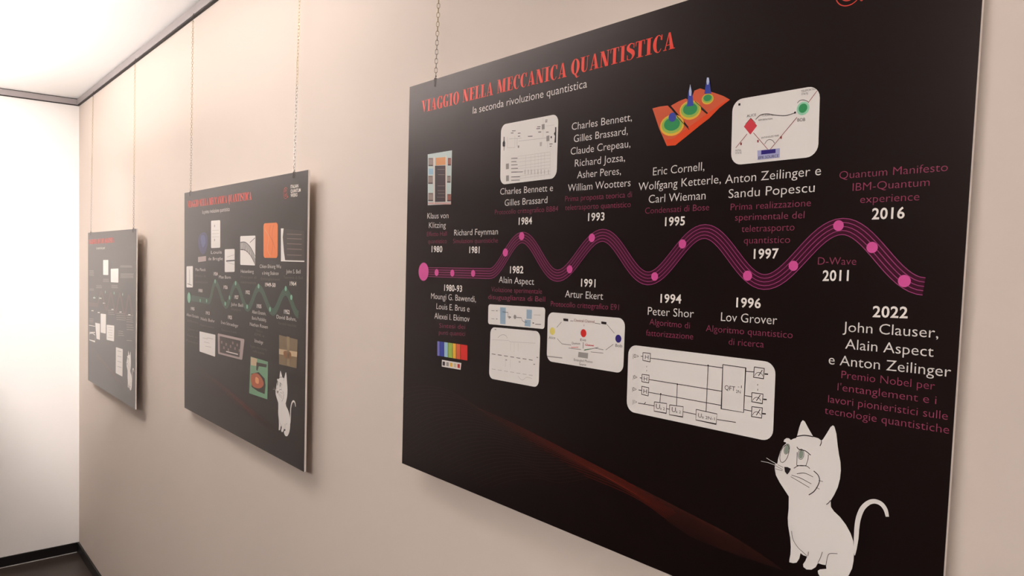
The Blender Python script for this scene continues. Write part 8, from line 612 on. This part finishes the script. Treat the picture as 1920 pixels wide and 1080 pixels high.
# ------------------------------------------------------------------ chains
def link_mesh(name, L=.0112, W=.0066, r=.00062, m=None):
    h = L / 2 - W / 2; R = W / 2 - r; pts = []
    for k in range(5): a = math.pi * k / 4; pts.append((R * math.cos(a), 0, h + R * math.sin(a)))
    for k in range(5): a = math.pi + math.pi * k / 4; pts.append((R * math.cos(a), 0, -h + R * math.sin(a)))
    V, F = tube_data(pts, r, 4, True)
    me = bpy.data.meshes.new(name); me.from_pydata([tuple(v) for v in V], [], F); me.materials.append(m); me.update(); return me
LB = link_mesh('brass_link', m=M_BRASS); LS = link_mesh('steel_link', m=M_STEEL)
PITCH = .0112 - .0026
for (top, bot, zsplit, bi, label) in CHAINS:
    T, Bm = Vector(top), Vector(bot)
    root = bpy.data.objects.new('hanging_chain', None); root.location = Bm; root.empty_display_size = .03; COL.objects.link(root)
    root['label'] = label; root['category'] = 'chain'; root['group'] = 'chains from the picture rail to the panels'
    d = T - Bm; n = max(2, int(d.length / PITCH)); st = d / n
    rot = d.to_track_quat('Z', 'Y')
    from mathutils import Quaternion
    for k in range(n):
        p = st * (k + .5)
        me = LS if (Bm.z + p.z) < zsplit else LB
        o = bpy.data.objects.new('link', me)
        COL.objects.link(o); o.parent = root; o.location = p
        o.rotation_mode = 'QUATERNION'; o.rotation_quaternion = rot @ Quaternion((0, 0, 1), math.radians(25 + 90 * (k % 2)))
    # hook over the top edge of the panel, in the root's own frame
    yf = FACEY[bi](Bm.x) - Bm.y
    path = [(0, 0, .004), (.0022, 0, .0015), (0, 0, -.001), (0, yf * .5 - .0006, -.0018), (0, yf - .0016, -.003), (0, yf - .0022, -.006), (0, yf - .0018, -.016), (0, yf - .0014, -.018)]
    V, F = tube_data(path, .0007, 6)
    mesh_obj('wire_hook', V, F, [M_HOOK], root, smooth=True)
    path = [(0, yf - .0010, -.0035), (0, yf + .003, -.0022), (0, yf + .0076, -.003), (0, yf + .0080, -.012)]
    V, F = tube_data(path, .0007, 6)
    mesh_obj('wire_hook', V, F, [M_HOOK], root, smooth=True)
    # rail hook
    tt = T - Bm
    path = [tt + Vector(p) for p in ((0, 0, -.003), (.0018, 0, -.001), (0, 0, .002), (0, .0, .02), (0, .0035, .027))]
    V, F = tube_data(path, .0009, 6)
    mesh_obj('rail_hook', V, F, [M_HOOK], root, smooth=True)

# ------------------------------------------------------------------ added luminaires (unseen, outside the frame)
def luminaire(label, x0, x1, y, e, w=.2):
    # added surface-mounted opal ceiling light: white tray with a glowing diffuser box under it
    r = bpy.data.objects.new('added_ceiling_light', None); r.location = ((x0 + x1) / 2, y, ZC); COL.objects.link(r)
    r['label'] = label; r['category'] = 'light'; r['group'] = 'unseen opal lights added in a row along the ceiling'
    hx = (x1 - x0) / 2
    box('tray', (-hx, -w / 2, -.012), (hx, w / 2, 0), mat('white_metal', (230, 228, 226), .4), r)
    em = mat('lamp_diffuser_%d' % round(e * 10), LAMPC, .5, emit=e)
    box('diffuser', (-hx + .01, -w / 2 + .01, -LDEP), (hx - .01, w / 2 - .01, -.012), em, r, bevel=.01)
    for sx in (-hx, hx - .01):
        box('end_cap', (sx, -w / 2 + .005, -LDEP - .002), (sx + .01, w / 2 - .005, -.012), mat('white_metal', (230, 228, 226), .4), r)
for a in LUMS: luminaire(*a)
def uplight(label, x0, x1, y, z, e, w=.16):  # unseen trough lamp, added to brighten the ceiling
    r = bpy.data.objects.new('added_uplight', None); r.location = ((x0 + x1) / 2, y, z); COL.objects.link(r)
    r['label'] = label; r['category'] = 'light'
    hx = (x1 - x0) / 2
    box('trough', (-hx, -w / 2, -.03), (hx, w / 2, 0), mat('grey_metal', (120, 112, 106), .5), r, bevel=.004)
    box('diffuser', (-hx + .01, -w / 2 + .01, .0005), (hx - .01, w / 2 - .01, .004), mat('uplight_diffuser', LAMPC, .5, emit=e), r)
    for sx in (-hx * .85, hx * .85):
        V, F = tube_data([(sx, 0, .0), (sx, 0, ZC - z)], .0015, 6); mesh_obj('suspension_wire', V, F, [M_STEEL], r)
uplight(*UPL)
def added_spotlight(label, loc, aim, watts, angle):  # unseen spot lamp, added to lift the far wall
    r = bpy.data.objects.new('added_spotlight', None); r.location = (loc[0], loc[1], ZC); COL.objects.link(r)
    r['label'] = label; r['category'] = 'light'
    V, F = tube_data([(0, 0, 0), (0, 0, loc[2] - ZC + .03)], .006, 8); mesh_obj('stem', V, F, [mat('white_metal', (230, 228, 226), .4)], r)
    box('ceiling_plate', (-.04, -.04, -.012), (.04, .04, 0), mat('white_metal', (230, 228, 226), .4), r)
    c = Vector((0, 0, loc[2] - ZC)); d = (Vector(aim) - Vector(loc)).normalized()
    V, F = tube_data([c - d * .10, c - d * .02, c - d * .012], .038, 20); mesh_obj('lamp_head', V, F, [mat('white_metal', (230, 228, 226), .4)], r)
    l = bpy.data.lights.new('added_spot_beam', 'SPOT'); l.energy = watts; l.spot_size = math.radians(angle); l.spot_blend = 1.0; l.shadow_soft_size = .035
    l.color = (1.0, .97, .95)
    o = bpy.data.objects.new('added_spot_beam', l); o.location = Vector(loc) + d * .03; o.rotation_euler = d.to_track_quat('-Z', 'Y').to_euler(); COL.objects.link(o)
for a in SPOTS: added_spotlight(*a)
